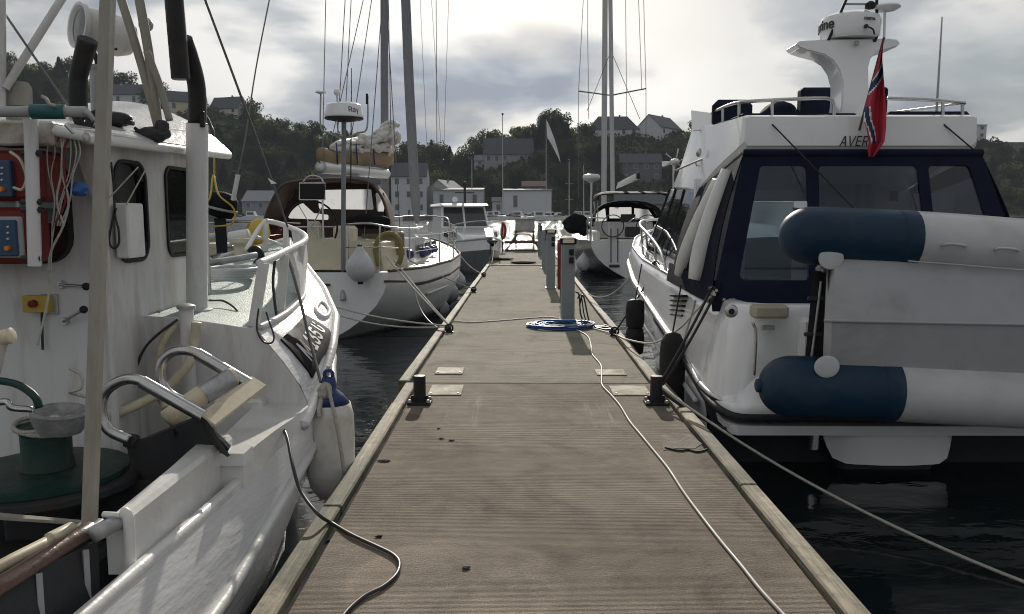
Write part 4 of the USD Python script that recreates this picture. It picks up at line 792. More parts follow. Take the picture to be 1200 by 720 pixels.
# ---------------------------------------------------------------- wheelhouse
X0, X1, Y0, Y1, ZT = -3.75, -2.30, 4.5, 5.97, 2.50
wallbox = sbox(Y0, .25, Y1, ZT + .03)
w1, w2 = rrect(4.63, 1.84, 4.99, 2.40, .10), rrect(5.30, 1.84, 5.74, 2.40, .07)
wh = part(FBT, 'wheelhouse', cat(prism(wallbox.difference(w1).difference(w2), (X1 - .04, 0, 0), (0, 1, 0), (0, 0, 1), .04)), M['wall_white'])
aftp = sbox(X0, .25, X1 - .0405, ZT + .03); wa = rrect(-3.20, 1.86, -2.51, 2.40, .12)
part(wh, 'aft_wall', prism(aftp.difference(wa), (0, Y0, 0), (1, 0, 0), (0, 0, 1), -.04), M['wall_white'])
part(wh, 'front_wall', bx2((X0, Y1 - .04, .25), (X1 - .041, Y1 - .001, 1.9), .003), M['wall_white'])
for x in (X0 + .03, -3.0, X1 - .08): part(wh, 'front_post', bx2((x - .04, Y1 - .045, 1.9), (x + .04, Y1 - .002, ZT + .03), .003), M['wall_white'])
part(wh, 'port_wall', bx2((X0 - .04, Y0, .25), (X0 - .001, Y1, ZT + .03), .003), M['wall_white'])
for pg in (w1, w2):
    f = part(wh, 'window_frame', prism(ring(pg, .022), (X1 - .045, 0, 0), (0, 1, 0), (0, 0, 1), .058), M['black'])
    part(f, 'pane', prism(pg, (X1 - .026, 0, 0), (0, 1, 0), (0, 0, 1), .006), M['glass'])
f = part(wh, 'window_frame', prism(ring(wa, .03), (0, Y0 + .004, 0), (1, 0, 0), (0, 0, 1), .058), M['black'])
part(f, 'pane', prism(wa, (0, Y0 + .03, 0), (1, 0, 0), (0, 0, 1), .006), M['glass'])
part(wh, 'corner_post', tube([(X1 - .005, Y0 - .004, .3), (X1 - .005, Y0 - .004, ZT)], .022, sides=8), M['wall_white'])
part(wh, 'forward_corner_trim', tube([(X1 + .004, Y1 - .01, 1.41), (X1 + .004, Y1 - .01, ZT)], .014, sides=8), M['steel'])
# inside: console and seat, seen dimly through the panes
part(wh, 'console', bx2((-3.6, 5.5, .3), (-2.5, 5.9, 1.95), .03), M['dark'])
part(wh, 'helm_seat', cat(bx2((-3.2, 4.95, 1.3), (-2.8, 5.3, 1.4), .03), bx2((-3.2, 4.92, 1.35), (-2.8, 4.98, 2.05), .02)), M['black'])
part(wh, 'nav_light_box', bx2(at(136, 303, 4.56), at(149, 238, 4.56) + (.0, .20, 0), .01), M['white'])
part(wh, 'hanging_cable', tube([at(136, 244, 4.5), at(131, 262, 4.5), at(128, 283, 4.5), at(133, 291, 4.5), at(139, 286, 4.5), at(139, 270, 4.5), at(135, 252, 4.5), at(133, 215, 4.5), at(130, 190, 4.5)], .007, 60, 6), M['blackcable'], smooth=True)
# roof: cambered sheet with overhang
def roofpt(k, y): x = -2.20 - 1.66 * k; z = 2.50 + .06 * (y - 4.2) / 2 + (.07 + .30 * max(0, y - 4.15) / 2.05) * _s(np.pi * k) ** .8; return np.array([x, y, z])
G = [[roofpt(k, y) for k in np.linspace(0, 1, 17)] for y in np.linspace(4.15, 6.2, 10)]
rf = part(wh, 'roof', sheet(np.array(G), .05), mat('glossy_roof_paint', (0.66, 0.66, 0.64), 0.25, var=0.1, vs=20, dirt=(0.3, 0.26, 0.2), dirt_amt=0.6, dirt_scale=6, bump=1.0, bs=30), smooth=40)
part(wh, 'roof_edge', tube([roofpt(0, 4.15) + (0, 0, -.01), roofpt(0, 6.2) + (0, 0, -.01)], .03, sides=8), M['white'], smooth=True)
part(wh, 'aft_roof_edge', tube([roofpt(k, 4.15) for k in np.linspace(0, 1, 14)], .028, smooth=False, sides=8), M['white'], smooth=True)
part(wh, 'roof_gusset', plate([at(84, 166, 4.42), at(120, 166, 4.42), at(120, 262, 4.46)], .02), M['wall_white'])
# levers and switch on the aft wall
for (a, b, nm) in (((70, 334), (101, 336), 0), ((74, 377), (98, 363), 1)):
    p, q = at(*a, 4.47), at(*b, 4.42); l = part(wh, 'control_lever', tube([p + (0, .03, 0), p, q], .009, 8, 8, smooth=False), M['steel'], smooth=True)
    part(l, 'knob', blob(q, (.022, .022, .022), 1, 0), M['black']); part(l, 'pivot', lathe([(.024, 0), (.02, .03)], p + (0, .028, 0), (0, -1, 0), 12), M['steel'])
sb = part(wh, 'isolator_switch', bx2(at(34, 365, 4.49), at(55, 347, 4.43), .004), M['yellow'])
part(sb, 'red_knob', lathe([(.022, 0), (.02, .03), (.012, .034)], at(40, 356, 4.43), (0, -1, 0), 12), M['red'])
part(sb, 'back_plate', bx2(at(50, 368, 4.495), at(66, 345, 4.48), .003), M['galv'])
part(sb, 'conduit', tube([at(49, 366, 4.47), at(50, 410, 4.47)], .008, sides=6), M['blackcable'])
# red control boxes with blue panels, and the white pipe before the window
for (x0, y0, x1, y1, bx0, by0, bx1, by1, lb) in ((-60, 236, 50, 176, -60, 231, 11, 188, 'upper red control box'), (-60, 306, 32, 243, -60, 300, 18, 258, 'lower red control box')):
    cbx = part(wh, 'control_box', bx2(at(x0, y0, 4.34), at(x1, y1, 4.14), .02), M['red'], lb)
    if y0 > 300: part(cbx, 'grey_face', bx2(at(-60, 302, 4.15), at(24, 254, 4.120), .008), M['greypaint'])
    part(cbx, 'panel', bx2(at(bx0, by0, 4.145), at(bx1, by1, 4.108), .006), M['bluepanel'])
    part(cbx, 'orange_knob', lathe([(.014, 0), (.012, .02)], at(bx1 - 8, by0 - 9, 4.108), (0, -1, 0), 10), M['orange'])
    for k in range(3): part(cbx, 'button', lathe([(.006, 0), (.005, .01)], at(bx1 - 8, by0 - 34 + 7 * k, 4.108), (0, -1, 0), 8), M['letter'])
part(wh, 'coiled_lead', tube([at(12, 178, 4.10), at(24, 188, 4.08), at(31, 208, 4.08), at(26, 222, 4.08), at(16, 220, 4.10)], .008, 30, 6), M['hose'], smooth=True)
ph = part(wh, 'white_pipe', tube([at(36, 140, 4.05), at(41, 312, 4.05)], .032, sides=12), M['wall_white'], smooth=True)
for py in (180, 237, 246, 303): part(ph, 'pipe_clip', tube([at(33, py, 4.05) + (-.03, 0, 0), at(45, py, 4.05) + (.012, 0, 0)], .018, sides=6), M['dark'])
part(wh, 'rust_stained_box', bx2(at(11, 174, 4.30), at(61, 142, 4.12), .01), mat('rust_stained_paint', (0.45, 0.44, 0.40), 0.55, dirt=(0.22, 0.12, 0.06), dirt_amt=0.8, dirt_scale=6, bump=0.4))
wr = random.Random(4)
for k in range(9):
    x = 60 + 4 * k; c = [at(x + wr.uniform(-2, 2), 160, 4.16), at(x + wr.uniform(-6, 6), 180, 4.14), at(x - 1 + wr.uniform(-6, 5), 205, 4.14), at(70 + wr.uniform(-10, 14), 235, 4.13), at(68 + wr.uniform(-8, 8), 265, 4.13)] + ([at(61 + wr.uniform(-3, 3), 300, 4.12), at(57 + wr.uniform(-1, 1), 345, 4.10), at(44, 405, 4.05)] if k % 3 == 0 else [])
    part(wh, 'hanging_line', tube(c, wr.choice((.003, .004, .006)), 40, 5), M['red'] if k in (2, 5) else M['rope'], smooth=True)
part(wh, 'blue_rag', blob(at(93, 222, 4.16), (.05, .03, .035), 5, .4), M['bluehose'])
for k, (a, b) in enumerate((((162, 196), (128, 232)), ((170, 200), (148, 240)))): part(wh, 'stay_wire', tube([at(*a, 4.6), at(*b, 4.4)], .004, sides=5), M['rope'])

# ---------------------------------------------------------------- roof gear
sl = part(FBT, 'searchlight', lathe([(.02, .30), (.10, .29), (.125, .22), (.125, .0), (.138, -.005), (.138, -.03), (.120, -.03), (.112, -.012), (.02, -.01)], at(96, 31, 5.0), (.62, .75, -.10), 22), M['wall_white'])
part(sl, 'lens', lathe([(.112, 0), (.108, .006), (.01, .012)], at(95, 31, 4.985), (-.62, -.75, .10), 20), M['glass'])
part(sl, 'reflector', lathe([(.105, 0), (.05, -.09), (.01, -.11)], at(95, 31, 5.01), (-.62, -.75, .10), 18), M['galv'])
part(sl, 'yoke', tube([at(108, 54, 5.02), at(113, 70, 5.05), at(114, 78, 5.05)], .014, 8, 7), M['dark'], smooth=True)
part(sl, 'handle', tube([at(128, 50, 5.08), at(136, 58, 5.08), at(134, 46, 5.08)], .008, 10, 6), M['dark'], smooth=True)
p_, q_ = at(114, 77, 5.05), at(114, 150, 5.05)
part(sl, 'post', lathe([(.055, 0), (.055, -.02), (.046, -.03), (.052, -.45)], p_, (0, 0, 1), 14), M['greypaint'])
part(FBT, 'ventilator_elbow', tube([at(92, 138, 4.85), at(91, 108, 4.85), at(92, 90, 4.85), at(97, 70, 4.82), at(103, 47, 4.78)], [.052, .052, .05, .052, .056], 22, 14), M['black_metal'], smooth=True)
ex = part(FBT, 'exhaust_pipe', tube([(at(231, 366, 5.3)), at(231, 146, 5.3)], .068, sides=18), M['wall_white'], smooth=True)
part(ex, 'upper_bend', tube([at(231, 148, 5.3), at(231, 110, 5.3), at(228, 88, 5.28), at(221, 62, 5.24), at(216, 46, 5.18)], [.056, .056, .056, .054, .05], 20, 14), M['black_metal'], smooth=True)
part(ex, 'muffler', lathe([(.02, 0), (.052, .004), (.056, .01), (.056, .49), (.05, .50), (.01, .505)], at(212, 94, 5.10), (-.04, 0, 1), 18), M['black_metal'])
part(ex, 'clamp', lathe([(.062, 0), (.066, .004), (.066, .04), (.062, .044)], at(231, 147, 5.3) - (0, 0, .03), (0, 0, 1), 16), M['black_metal'])
part(ex, 'clamp_bolt', bx(at(237, 140, 5.25), (.03, .02, .10), .004), M['black_metal'])
part(ex, 'flange', lathe([(.10, 0), (.10, .02), (.075, .03)], at(231, 366, 5.3), (0, 0, 1), 16), M['wall_white'])
def wrapped(a, b, r): return tube(spline([a, (a + b) / 2 + (.01, 0, 0), b], 20), r, smooth=False, sides=9)
for (a, b, r) in (((138, -14), (186, 152), .026), ((161, -14), (186, 152), .028), ((172, 60), (199, 142), .022)):
    part(FBT, 'wrapped_stay', wrapped(at(*a, 4.9), at(*b, 5.0), r), M['pole_beige'], smooth=True)
part(FBT, 'stay_foot', cat(blob(at(180, 158, 4.95), (.10, .06, .05), 2, .35), blob(at(168, 163, 4.95), (.05, .05, .03), 4, .4), blob(at(190, 150, 4.95), (.04, .04, .05), 6, .4), tube([at(158, 150, 4.95), at(172, 160, 4.95), at(186, 166, 4.95)], .012, 6, 6)), M['dark'])
part(FBT, 'roof_ropes', cat(*[tube([at(86 + wr.uniform(0, 30), 128 + wr.uniform(0, 26), 4.5) for _ in range(5)], .012, 24, 6) for _ in range(6)]), M['dark'], 'tangle of dark rope and gear on the cabin roof', smooth=True)
part(FBT, 'roof_box', cat(blob(at(136, 140, 4.9), (.10, .08, .045), 3, .2), bx(at(146, 144, 4.9), (.1, .06, .03), .006)), M['dark'])
part(FBT, 'float_ball', blob(at(171, 29, 5.2), (.045, .045, .045), 1, .05), M['greypaint'])
bo = part(FBT, 'boom', tube([at(-40, 131, 3.9), at(102, 131, 4.0)], .026, sides=12), M['greypaint'], smooth=True)
part(bo, 'teal_wrap', tube([at(37, 131, 3.95), at(75, 131, 3.97)], .036, sides=12), M['teal'], smooth=True)
part(bo, 'cleat', tube([at(49, 113, 3.92), at(54, 116, 3.92), at(58, 122, 3.92), at(66, 124, 3.92)], .009, 10, 6), M['rope'], smooth=True)
part(bo, 'tip_fitting', tube([at(100, 131, 3.98), at(106, 136, 3.98), at(110, 142, 3.98)], [.02, .014, .01], 8, 8), M['galv'], smooth=True)
part(bo, 'shackle', tube([at(78, 146, 3.9), at(86, 156, 3.9)], [.014, .008], sides=8), M['steel'], smooth=True)
part(FBT, 'diagonal_strut', tube([at(78, -10, 4.4), at(6, 104, 4.2)], .021, sides=10), M['wall_white'], smooth=True)
part(FBT, 'mast_post', tube([at(2, -10, 4.2), at(2, 135, 4.2)], .020, sides=10), M['wall_white'], smooth=True)
part(FBT, 'roof_lantern', lathe([(.03, -.16), (.055, -.15), (.055, -.10), (.045, -.095), (.045, -.08), (.072, -.075), (.075, .02), (.06, .05), (.02, .055)], at(19, 108, 4.3), (0, 0, 1), 18), M['pole_beige'])
part(FBT, 'stay_wire', tube([at(0, 8, 4.3), at(82, 128, 4.1)], .006, sides=6), M['wire'])
gp = part(FBT, 'gallows_pole', hull([at(105, 612, 3.05) + (dx, dy, 0) for dx in (-.022, .022) for dy in (-.022, .022)] + [at(127, -20, 3.3) + (dx, dy, 0) for dx in (-.022, .022) for dy in (-.022, .022)]), M['pole_beige'])
part(gp, 'foot', bx(at(105, 610, 3.05) + (0, 0, -.02), (.08, .08, .03), .006), M['galv'])

# ---------------------------------------------------------------- foredeck fittings
vp = part(FBT, 'vent_pipe', tube([(-2.02, 4.86, .55), (-2.02, 4.86, 1.53)], .042, sides=14), M['wall_white'], smooth=True)
part(vp, 'flange', lathe([(.055, 0), (.055, .02), (.03, .03)], (-2.02, 4.86, 1.53), (0, 0, 1), 14), M['galv'])
part(FBT, 'suction_hose', tube([at(230, 378, 4.8), at(229, 395, 4.8), at(222, 425, 4.75), at(195, 455, 4.7), at(160, 475, 4.6), at(128, 488, 4.5)], .030, 30, 10), M['hose'], smooth=True)
part(FBT, 'suction_hose', tube([at(205, 380, 4.84), at(192, 400, 4.82), at(185, 430, 4.8), at(186, 460, 4.75), at(194, 478, 4.7)], .024, 24, 10), M['hose'], smooth=True)
part(FBT, 'black_hose', tube([at(208, 375, 4.82), at(190, 388, 4.8), at(172, 405, 4.8), at(162, 425, 4.8), at(160, 442, 4.8)], .009, 24, 6), M['blackcable'], smooth=True)
part(FBT, 'deck_cable', tube([at(245, 352, 5.4), at(262, 353, 5.5), at(277, 363, 5.4), at(276, 371, 5.35), at(255, 374, 5.2), at(228, 371, 5.1)], .008, 30, 6), M['blackcable'], smooth=True)
part(FBT, 'deck_box', bx2(at(184, 378, 5.12), at(188, 366, 5.05), .004), M['black'])
part(FBT, 'bulkhead_locker', bx2((-1.86, 4.80, .58), (-1.56, 4.915, .98), .02), M['white'])
# bow rail
rail = [at(304, 309, 5.0), at(322, 301, 5.4), at(340, 292, 6.0), at(352, 286, 6.6), at(358, 281, 7.1), at(357, 276, 7.7), at(350, 271, 8.2), at(335, 265, 8.5), at(322, 261, 8.5), at(311, 259, 8.4)]
br = part(FBT, 'bow_rail', tube(rail, .026, 60, 10), M['white'], smooth=True)
part(br, 'lower_rail', tube([at(300, 278, 8.2), at(315, 282, 8.45), at(335, 290, 8.5), at(348, 297, 8.0)], .018, 24, 8), M['white'], smooth=True)
part(br, 'end_brace', tube([at(311, 259, 8.4), at(302, 270, 8.25), at(288, 294, 7.9)], .022, 12, 8), M['white'], smooth=True)
for (px, pt, pb, y, w_) in ((308, 309, 385, 5.0, .050), (333, 298, 372, 5.62, .045), (352, 288, 356, 6.4, .045)):
    b = T_(y) + (-.06, 0, 0); tp = at(px + 1, pt, y)
    part(br, 'post', hull([np.array(q) + (dx, dy, 0) for q in (b, tp) for dx in (-w_ / 2 - .008, w_ / 2 + .008) for dy in (-.012, .012)]), M['white'])
for (px, pt, pb, y) in ((311, 261, 312, 8.35), (335, 266, 318, 8.45)):
    part(br, 'post', tube([at(px, pt, y), at(px, pb, y)], .030, sides=6), M['white'])
rl_ = np.array(rail[2:9]); G = []
for y in np.linspace(6.05, 8.35, 12):
    b = T_(y); top = np.array([np.interp(y, rl_[:, 1], rl_[:, 0]), y, np.interp(y, rl_[:, 1], rl_[:, 2]) - .02]); G.append([b + (0, 0, -.01), b * .5 + top * .5 + (.02, 0, 0), top])
part(FBT, 'bow_bulwark', sheet(np.array(G), .02), M['hull_white'], smooth=40)
# name board and hawse hole on the bow side
nb0, nb1 = 5.08, 5.78
G = np.array([[bow(y, k, .010) for k in np.linspace(.20 if y < 5.4 else .14, .80, 6)] for y in np.linspace(nb0, nb1, 7)])
nb = part(FBT, 'name_board', sheet(G, .012), M['plated'], smooth=True)
txt = meshkit.text_mesh('M 135 U', .20, .004, True); v = txt.vertices.copy(); wd = v[:, 0].max()
yy = nb0 + .09 + v[:, 0] / wd * (nb1 - nb0 - .16); kk = .36 + v[:, 1] / .20 * .28
txt.vertices = np.array([bow(a, b, .019 + c * .6) for a, b, c in zip(yy, kk, v[:, 2])])
part(nb, 'registration_letters', txt, M['letter'], smooth=False)
a = np.linspace(0, 2 * np.pi, 21)
part(FBT, 'hawse_hole', tube([bow(6.15 + .20 * _c(q), .52 + .17 * _s(q), .012) for q in a], .018, smooth=False, sides=7, cap=False), M['white'], smooth=True)
part(FBT, 'hawse_opening', loft(np.array([[bow(6.15 + .19 * _c(q) * f, .52 + .16 * _s(q) * f, .006) for q in a] for f in (1.0, .05)])), M['black'])
# deck gear: winch drum, anchor rope, windlass
part(FBT, 'rope_pile', cat(*[tube([np.array([-2.35 + .16 * _c(q * .7 + k) * (1 + .1 * k), 6.6 + .28 * _s(q * .7 + k), 1.60 + .02 * k]) for q in range(10)], .018, 60, 6) for k in range(4)]), M['fendergrey'], smooth=True)
part(FBT, 'anchor_shank', tube([at(246, 308, 7.0), at(275, 304, 7.2), at(300, 299, 7.4)], .03, 6, 8), M['galv'], smooth=True)
part(FBT, 'anchor_flukes', cat(hull([at(246, 318, 7.0), at(262, 310, 7.0), at(250, 304, 7.1), at(250, 312, 7.3)]), hull([at(245, 300, 7.2), at(262, 296, 7.2), at(250, 306, 7.3), at(255, 300, 7.4)])), M['galv'])
part(FBT, 'fairlead', tube([at(293, 296, 7.6), at(297, 292, 7.6), at(303, 294, 7.6), at(306, 302, 7.6), at(300, 310, 7.6)], .035, 20, 8), M['black_metal'], smooth=True)
wl = part(FBT, 'windlass', lathe([(.14, 0), (.14, .03), (.08, .05), (.07, .20), (.10, .24), (.10, .28), (.02, .29)], at(284, 312, 8.2), (0, 0, 1), 16), M['cream'])
part(wl, 'drum', tube([at(270, 280, 8.3), at(292, 276, 8.3)], .07, sides=12), M['wall_white'], smooth=True)
part(FBT, 'yellow_float', blob(at(304, 272, 8.9), (.12, .10, .16), 4, .25), M['yellow'])
part(FBT, 'deck_cable', tube([at(322, 306, 5.5), at(320, 330, 5.45), at(322, 355, 5.4), at(325, 375, 5.35)], .010, 14, 6), M['blackcable'], smooth=True)
part(FBT, 'loop_line', tube([at(303, 362, 4.95), at(301, 385, 4.9), at(308, 400, 4.88), at(318, 402, 4.88), at(321, 394, 4.88), at(315, 376, 4.9), at(312, 366, 4.92)], .006, 36, 6), M['blackcable'], smooth=True)

# ---------------------------------------------------------------- line hauler (two stainless hoops, roller, beige plate)
lh = part(FBT, 'line_hauler', plate([at(150, 522, 3.95), at(232, 488, 3.9), at(266, 530, 3.9), at(240, 575, 3.95), at(160, 560, 4.0)], .03), M['dark'])
for pts, y in (([(238, 488), (200, 466), (163, 446), (140, 447), (122, 462), (119, 485), (128, 504), (152, 516)], 3.9), ([(292, 450), (262, 432), (228, 413), (204, 412), (190, 425), (189, 446), (202, 464), (232, 474)], 4.25)):
    part(lh, 'hoop', tube([at(a, b, y) for a, b in pts], .027, 60, 12), M['steel'], smooth=True)
    a, b = at(pts[0][0], pts[0][1], y), at(pts[2][0], pts[2][1], y); part(lh, 'sleeve', tube([a, a * .05 + b * .95], .033, sides=14), M['steel'], smooth=True)
part(lh, 'roller', tube([at(196, 492, 4.0), at(232, 466, 4.12), at(276, 440, 4.25)], .052, 8, 16), M['beige'], smooth=True)
part(lh, 'roller_band', tube([at(238, 463, 4.13), at(272, 442, 4.24)], .054, sides=16), M['galv'], smooth=True)
part(lh, 'face_plate', plate([at(235, 486, 3.88), at(252, 499, 3.80), at(312, 449, 4.2), at(295, 442, 4.28)], .014), M['beige'])
part(lh, 'side_plate', plate([at(238, 490, 3.88), at(252, 500, 3.81), at(310, 452, 4.2), at(306, 478, 4.2), at(268, 535, 3.86)], .016), M['dark'])
part(lh, 'bracket', tube([at(148, 516, 3.95), at(160, 518, 3.95)], .036, sides=10), M['dark'], smooth=True)
part(lh, 'axle', lathe([(.018, 0), (.016, .03)], at(203, 508, 3.90), (0, -1, 0), 12), M['black_metal'])
part(lh, 'base', bx2((-2.75, 3.95, .30), (-1.72, 4.7, .70), .02), M['dark'])
# capstan table
cp = part(FBT, 'capstan', lathe([(.20, .30), (.20, .72), (.42, .74), (.44, .76), (.44, .79), (.42, .80), (.02, .80)], (at(52, 500, 3.9)[0], 3.9, 0), (0, 0, 1), 28), M['dark'])
cc = np.array([at(44, 470, 3.9)[0], 3.9, 0])
part(cp, 'green_top', lathe([(.40, .803), (.40, .83), (.36, .84), (.01, .845)], cc, n=26), M['green'])
part(cp, 'green_drum', lathe([(.125, .845), (.115, .90), (.115, 1.02), (.14, 1.06), (.02, 1.065)], cc + (.03, 0, 0), n=22), M['green'])
part(cp, 'plastic_hood', lathe([(.10, 1.05), (.125, 1.10), (.135, 1.15), (.12, 1.16), (.06, 1.13), (.01, 1.12)], cc + (.03, 0, 0), (.10, -.05, 1), 18), M['foil'])
part(cp, 'rope_turns', cat(*[tube([cc + (.03 + .135 * _c(q), .135 * _s(q), 1.045 + .012 * k + .012 * _s(q * 2 + k)) for q in np.linspace(0, 6.4, 22)], .011, smooth=False, sides=6) for k in range(3)]), M['rope'], smooth=True)
part(cp, 'rope_tail', tube([at(82, 432, 3.75), at(95, 440, 3.72), at(95, 455, 3.7), at(82, 460, 3.7), at(105, 466, 3.75)], .008, 24, 6), M['rope'], smooth=True)
part(cp, 'green_lever', tube([at(-20, 444, 3.7), at(18, 450, 3.65), at(40, 464, 3.62), at(46, 478, 3.62)], .018, 16, 8), M['green'], smooth=True)
part(cp, 'steel_handle', tube([at(-12, 474, 3.6), at(8, 471, 3.6), at(14, 478, 3.6), at(38, 480, 3.62)], .016, 14, 8), M['steel'], smooth=True)
part(FBT, 'bent_pipe', tube([at(-40, 402, 3.4), at(0, 396, 3.4), at(14, 393, 3.4)], [.036, .036, .034], 8, 14), M['beige'], smooth=True)
part(FBT, 'pipe_leg', tube([at(2, 398, 3.4), at(-8, 440, 3.4)], .026, sides=12), M['wall_white'], smooth=True)
part(FBT, 'hold_coaming', bx2((-3.4, 3.2, .30), (-1.9, 3.7, .55), .02), M['dark'])

# ---------------------------------------------------------------- things hung from the boat
def fender_long(name, label, c, r, L, m, m2, group=None):
    t = thing(name, label, 'fender', c); z0, z1 = -L / 2, L / 2
    pr = [(.02, z0), (r * .55, z0 + .02), (r * .9, z0 + .10), (r, z0 + .18), (r * 1.03, 0), (r, z1 - .18), (r * .88, z1 - .10)]
    part(t, 'body', lathe(pr, c, n=24), m, smooth=True)
    part(t, 'top_end', lathe([(r * .885, z1 - .105), (r * .55, z1 - .04), (r * .3, z1 - .01), (.05, z1 + .01), (.04, z1 + .07), (.01, z1 + .075)], c, n=20), m2, smooth=True)
    a = np.linspace(0, 2 * np.pi, 13); part(t, 'eye', tube([np.asarray(c) + (.028 * _c(q), 0, z1 + .085 + .028 * _s(q)) for q in a], .012, smooth=False, sides=6, cap=False), m2)
    return t
ft = fender_long('boat_fender', 'long off-white fender with blue end hanging between fishing boat and pontoon', (-1.205, 5.05, .63), .152, .74, M['fender'], M['navyplastic'])
part(ft, 'lanyard', cat(tube([(-1.205, 5.05, 1.14), at(380, 452, 5.1), at(372, 430, 5.35)], .011, 10, 6), tube([at(380, 452, 5.05), at(374, 480, 4.9), at(374, 490, 4.88)], .016, 8, 6), tube([at(384, 452, 4.95), at(395, 500, 4.87), at(402, 545, 4.86), at(403, 556, 4.87)], .012, 10, 6)), M['rope'], smooth=True)
part(ft, 'rope_knot', blob(at(381, 458, 4.98), (.045, .045, .055), 3, .45), M['rope'])
single('shore_cable', tube([at(331, 500, 4.55), at(337, 515, 4.4), at(343, 545, 4.2), at(352, 575, 4.1), at(372, 602, 3.95)] + deck_line([(390, 614), (412, 627), (440, 640), (460, 650), (468, 660), (464, 674), (448, 688), (425, 700), (402, 722), (380, 760)], .512), .0095, 120, 7), M['blackcable'], 'black cable from the fishing boat that bends across the near left deck', 'cable', smooth=True)
single('stay_rope', tube([at(236, -12, 6.5), at(285, 120, 7.0), at(317, 208, 7.6), at(337, 266, 8.2)], .011, 24, 6), M['wire'], 'taut dark stay running down to the bow rail of the fishing boat', 'stay', smooth=True)
single('stay_rope', tube([at(337, 300, 5.8), at(350, 345, 5.6), at(362, 395, 5.35), at(376, 448, 5.05)], .011, 14, 6), M['wire'], 'short dark line from the bow rail down to the white fender', 'rope', smooth=True)
single('stay_rope', tube([at(318, -12, 14), at(300, 80, 13), at(287, 165, 12.2), at(277, 212, 12)], .012, 14, 6), M['wire'], 'thin stay ending in a white bottlescrew left of the sailing boat', 'stay', smooth=True)
single('bottlescrew', tube([at(279, 205, 12), at(273, 235, 12)], .035, sides=10), M['wall_white'], 'white tube at the foot of the thin stay beside the hanging outboard', 'rigging tube', smooth=True)
single('stay_pennant', plate([at(314, 209, 7.6), at(324, 215, 7.6), at(318, 216, 7.6)], .006), M['flagwhite'], 'tiny white rag tied to the taut stay', 'rag')

# ================================================================ sailing boat on the left, stern towards us
def arch(cx, y, hw, zb, zt, n=17, p=2.6):
    a = np.linspace(0, np.pi, n); c, s = np.cos(a), np.sin(a)
    return np.stack([cx + hw * np.sign(c) * np.abs(c) ** (2 / p), np.full(n, y), zb + (zt - zb) * np.abs(s) ** (2 / p)], 1)
def boat_hull(cx, ys, b, z, wl, keel, zw=0.0):
    """Half-section loft mirrored about a centre line that may run at a slant."""
    G = []
    for y in np.linspace(ys[0], ys[-1], 26):
        B, Z, Wl, K, c = (np.interp(y, ys, q) for q in (b, z, wl, keel, cx)); h = []
        for k in np.linspace(0, 1, 7): h.append((B * (1 - k ** 2.2) + Wl * k ** 2.2, Z * (1 - k) + zw * k))
        h += [(Wl * .6, zw - .25 * K), (0, zw - .4 * K)]
        G.append([(c + q, y, w) for q, w in h] + [(c - q, y, w) for q, w in h[::-1][1:]])
    return np.array(G)
SY = np.array([13.35, 15, 17, 19, 21, 22.6, 23.7]); SBW = np.array([1.10, 1.48, 1.67, 1.62, 1.2, .6, .03]); SZ = np.array([1.15, 1.11, 1.12, 1.16, 1.25, 1.35, 1.42]); SWL = np.array([.10, .95, 1.38, 1.25, .75, .2, .01]); SC = -3.25 + .055 * (SY - 13.35)
def sc(y): return np.interp(y, SY, SC)
def sb_(y): return np.interp(y, SY, SBW)
def szz(y): return np.interp(y, SY, SZ)
sbt = thing('sailing_boat', 'cream and white sailing boat with brown sprayhood, stern to us left of the pontoon', 'sailing boat', (-3.1, 18, 0))
G = boat_hull(SC, SY, SBW, SZ, SWL, np.full(7, .6))
hp = part(sbt, 'hull', loft(G), M['gelcoat_far'], smooth=50)
part(hp, 'transom', plate([q + (0, -.015, 0) for q in np.vstack([G[0][:7], G[0][-7:]])], .02), M['gelcoat'])
part(hp, 'waterline_band', loft(np.array([[(sc(y) + np.interp(y, SY, SWL) + .03 + .02 * k, y - .02, .02 + .10 * k) for k in (0, 1)] for y in np.linspace(13.35, 22.5, 24)])), M['antifoul'])
part(hp, 'teak_stripe', loft(np.array([[(sc(y) + sb_(y) * (.985 - .02 * k) + .03, y, szz(y) - .24 - .06 * k) for k in (0, 1)] for y in np.linspace(14.4, 21.5, 18)])), M['brownpvc'])
part(hp, 'moulded_ridge', tube([(sc(y) + sb_(y) * .93 + .05, y, szz(y) - .50) for y in np.linspace(15.2, 20.5, 14)], .022, smooth=False, sides=6), M['gelcoat_far'], smooth=True)
for px in (361, 452): part(hp, 'porthole', prism(rrect(-.20, -.02, .20, .02, .015), at(px + 12, 334 if px < 400 else 330, 13.32), (1, 0, 0), (0, 0, 1), .02), M['brownpvc'])
dk = [[(sc(y) + q * sb_(y), y, szz(y) - .01 + .05 * (1 - q * q)) for q in np.linspace(-1, 1, 7)] for y in np.linspace(13.35, 23.6, 20)]
part(sbt, 'deck', loft(np.array(dk)), M['cream'], smooth=True)
for s in (-1, 1): part(sbt, 'toe_rail', tube([(sc(y) + s * sb_(y) * .99, y, szz(y) + .02) for y in np.linspace(13.4, 23.6, 24)], .028, smooth=False, sides=6), M['darkwood'], smooth=True)
part(sbt, 'aft_cabin_coaming', loft(np.array([[(sc(y) - 1.0, y, 1.1), (sc(y) - .92, y, 1.62), (sc(y), y, 1.70), (sc(y) + .88, y, 1.62), (sc(y) + .95, y, 1.1)] for y in (13.75, 14.6, 15.4)]), caps=True), M['cream'])
part(sbt, 'coachroof', loft(np.array([[(sc(y) - w, y, 1.12), (sc(y) - w * .92, y, 1.12 + h), (sc(y), y, 1.17 + h), (sc(y) + w * .92, y, 1.12 + h), (sc(y) + w, y, 1.12)] for y, w, h in ((15.4, 1.05, .52), (17, 1.12, .50), (19, 1.0, .42), (20.6, .75, .25), (21.2, .6, .06))]), caps=True), M['gelcoat'])
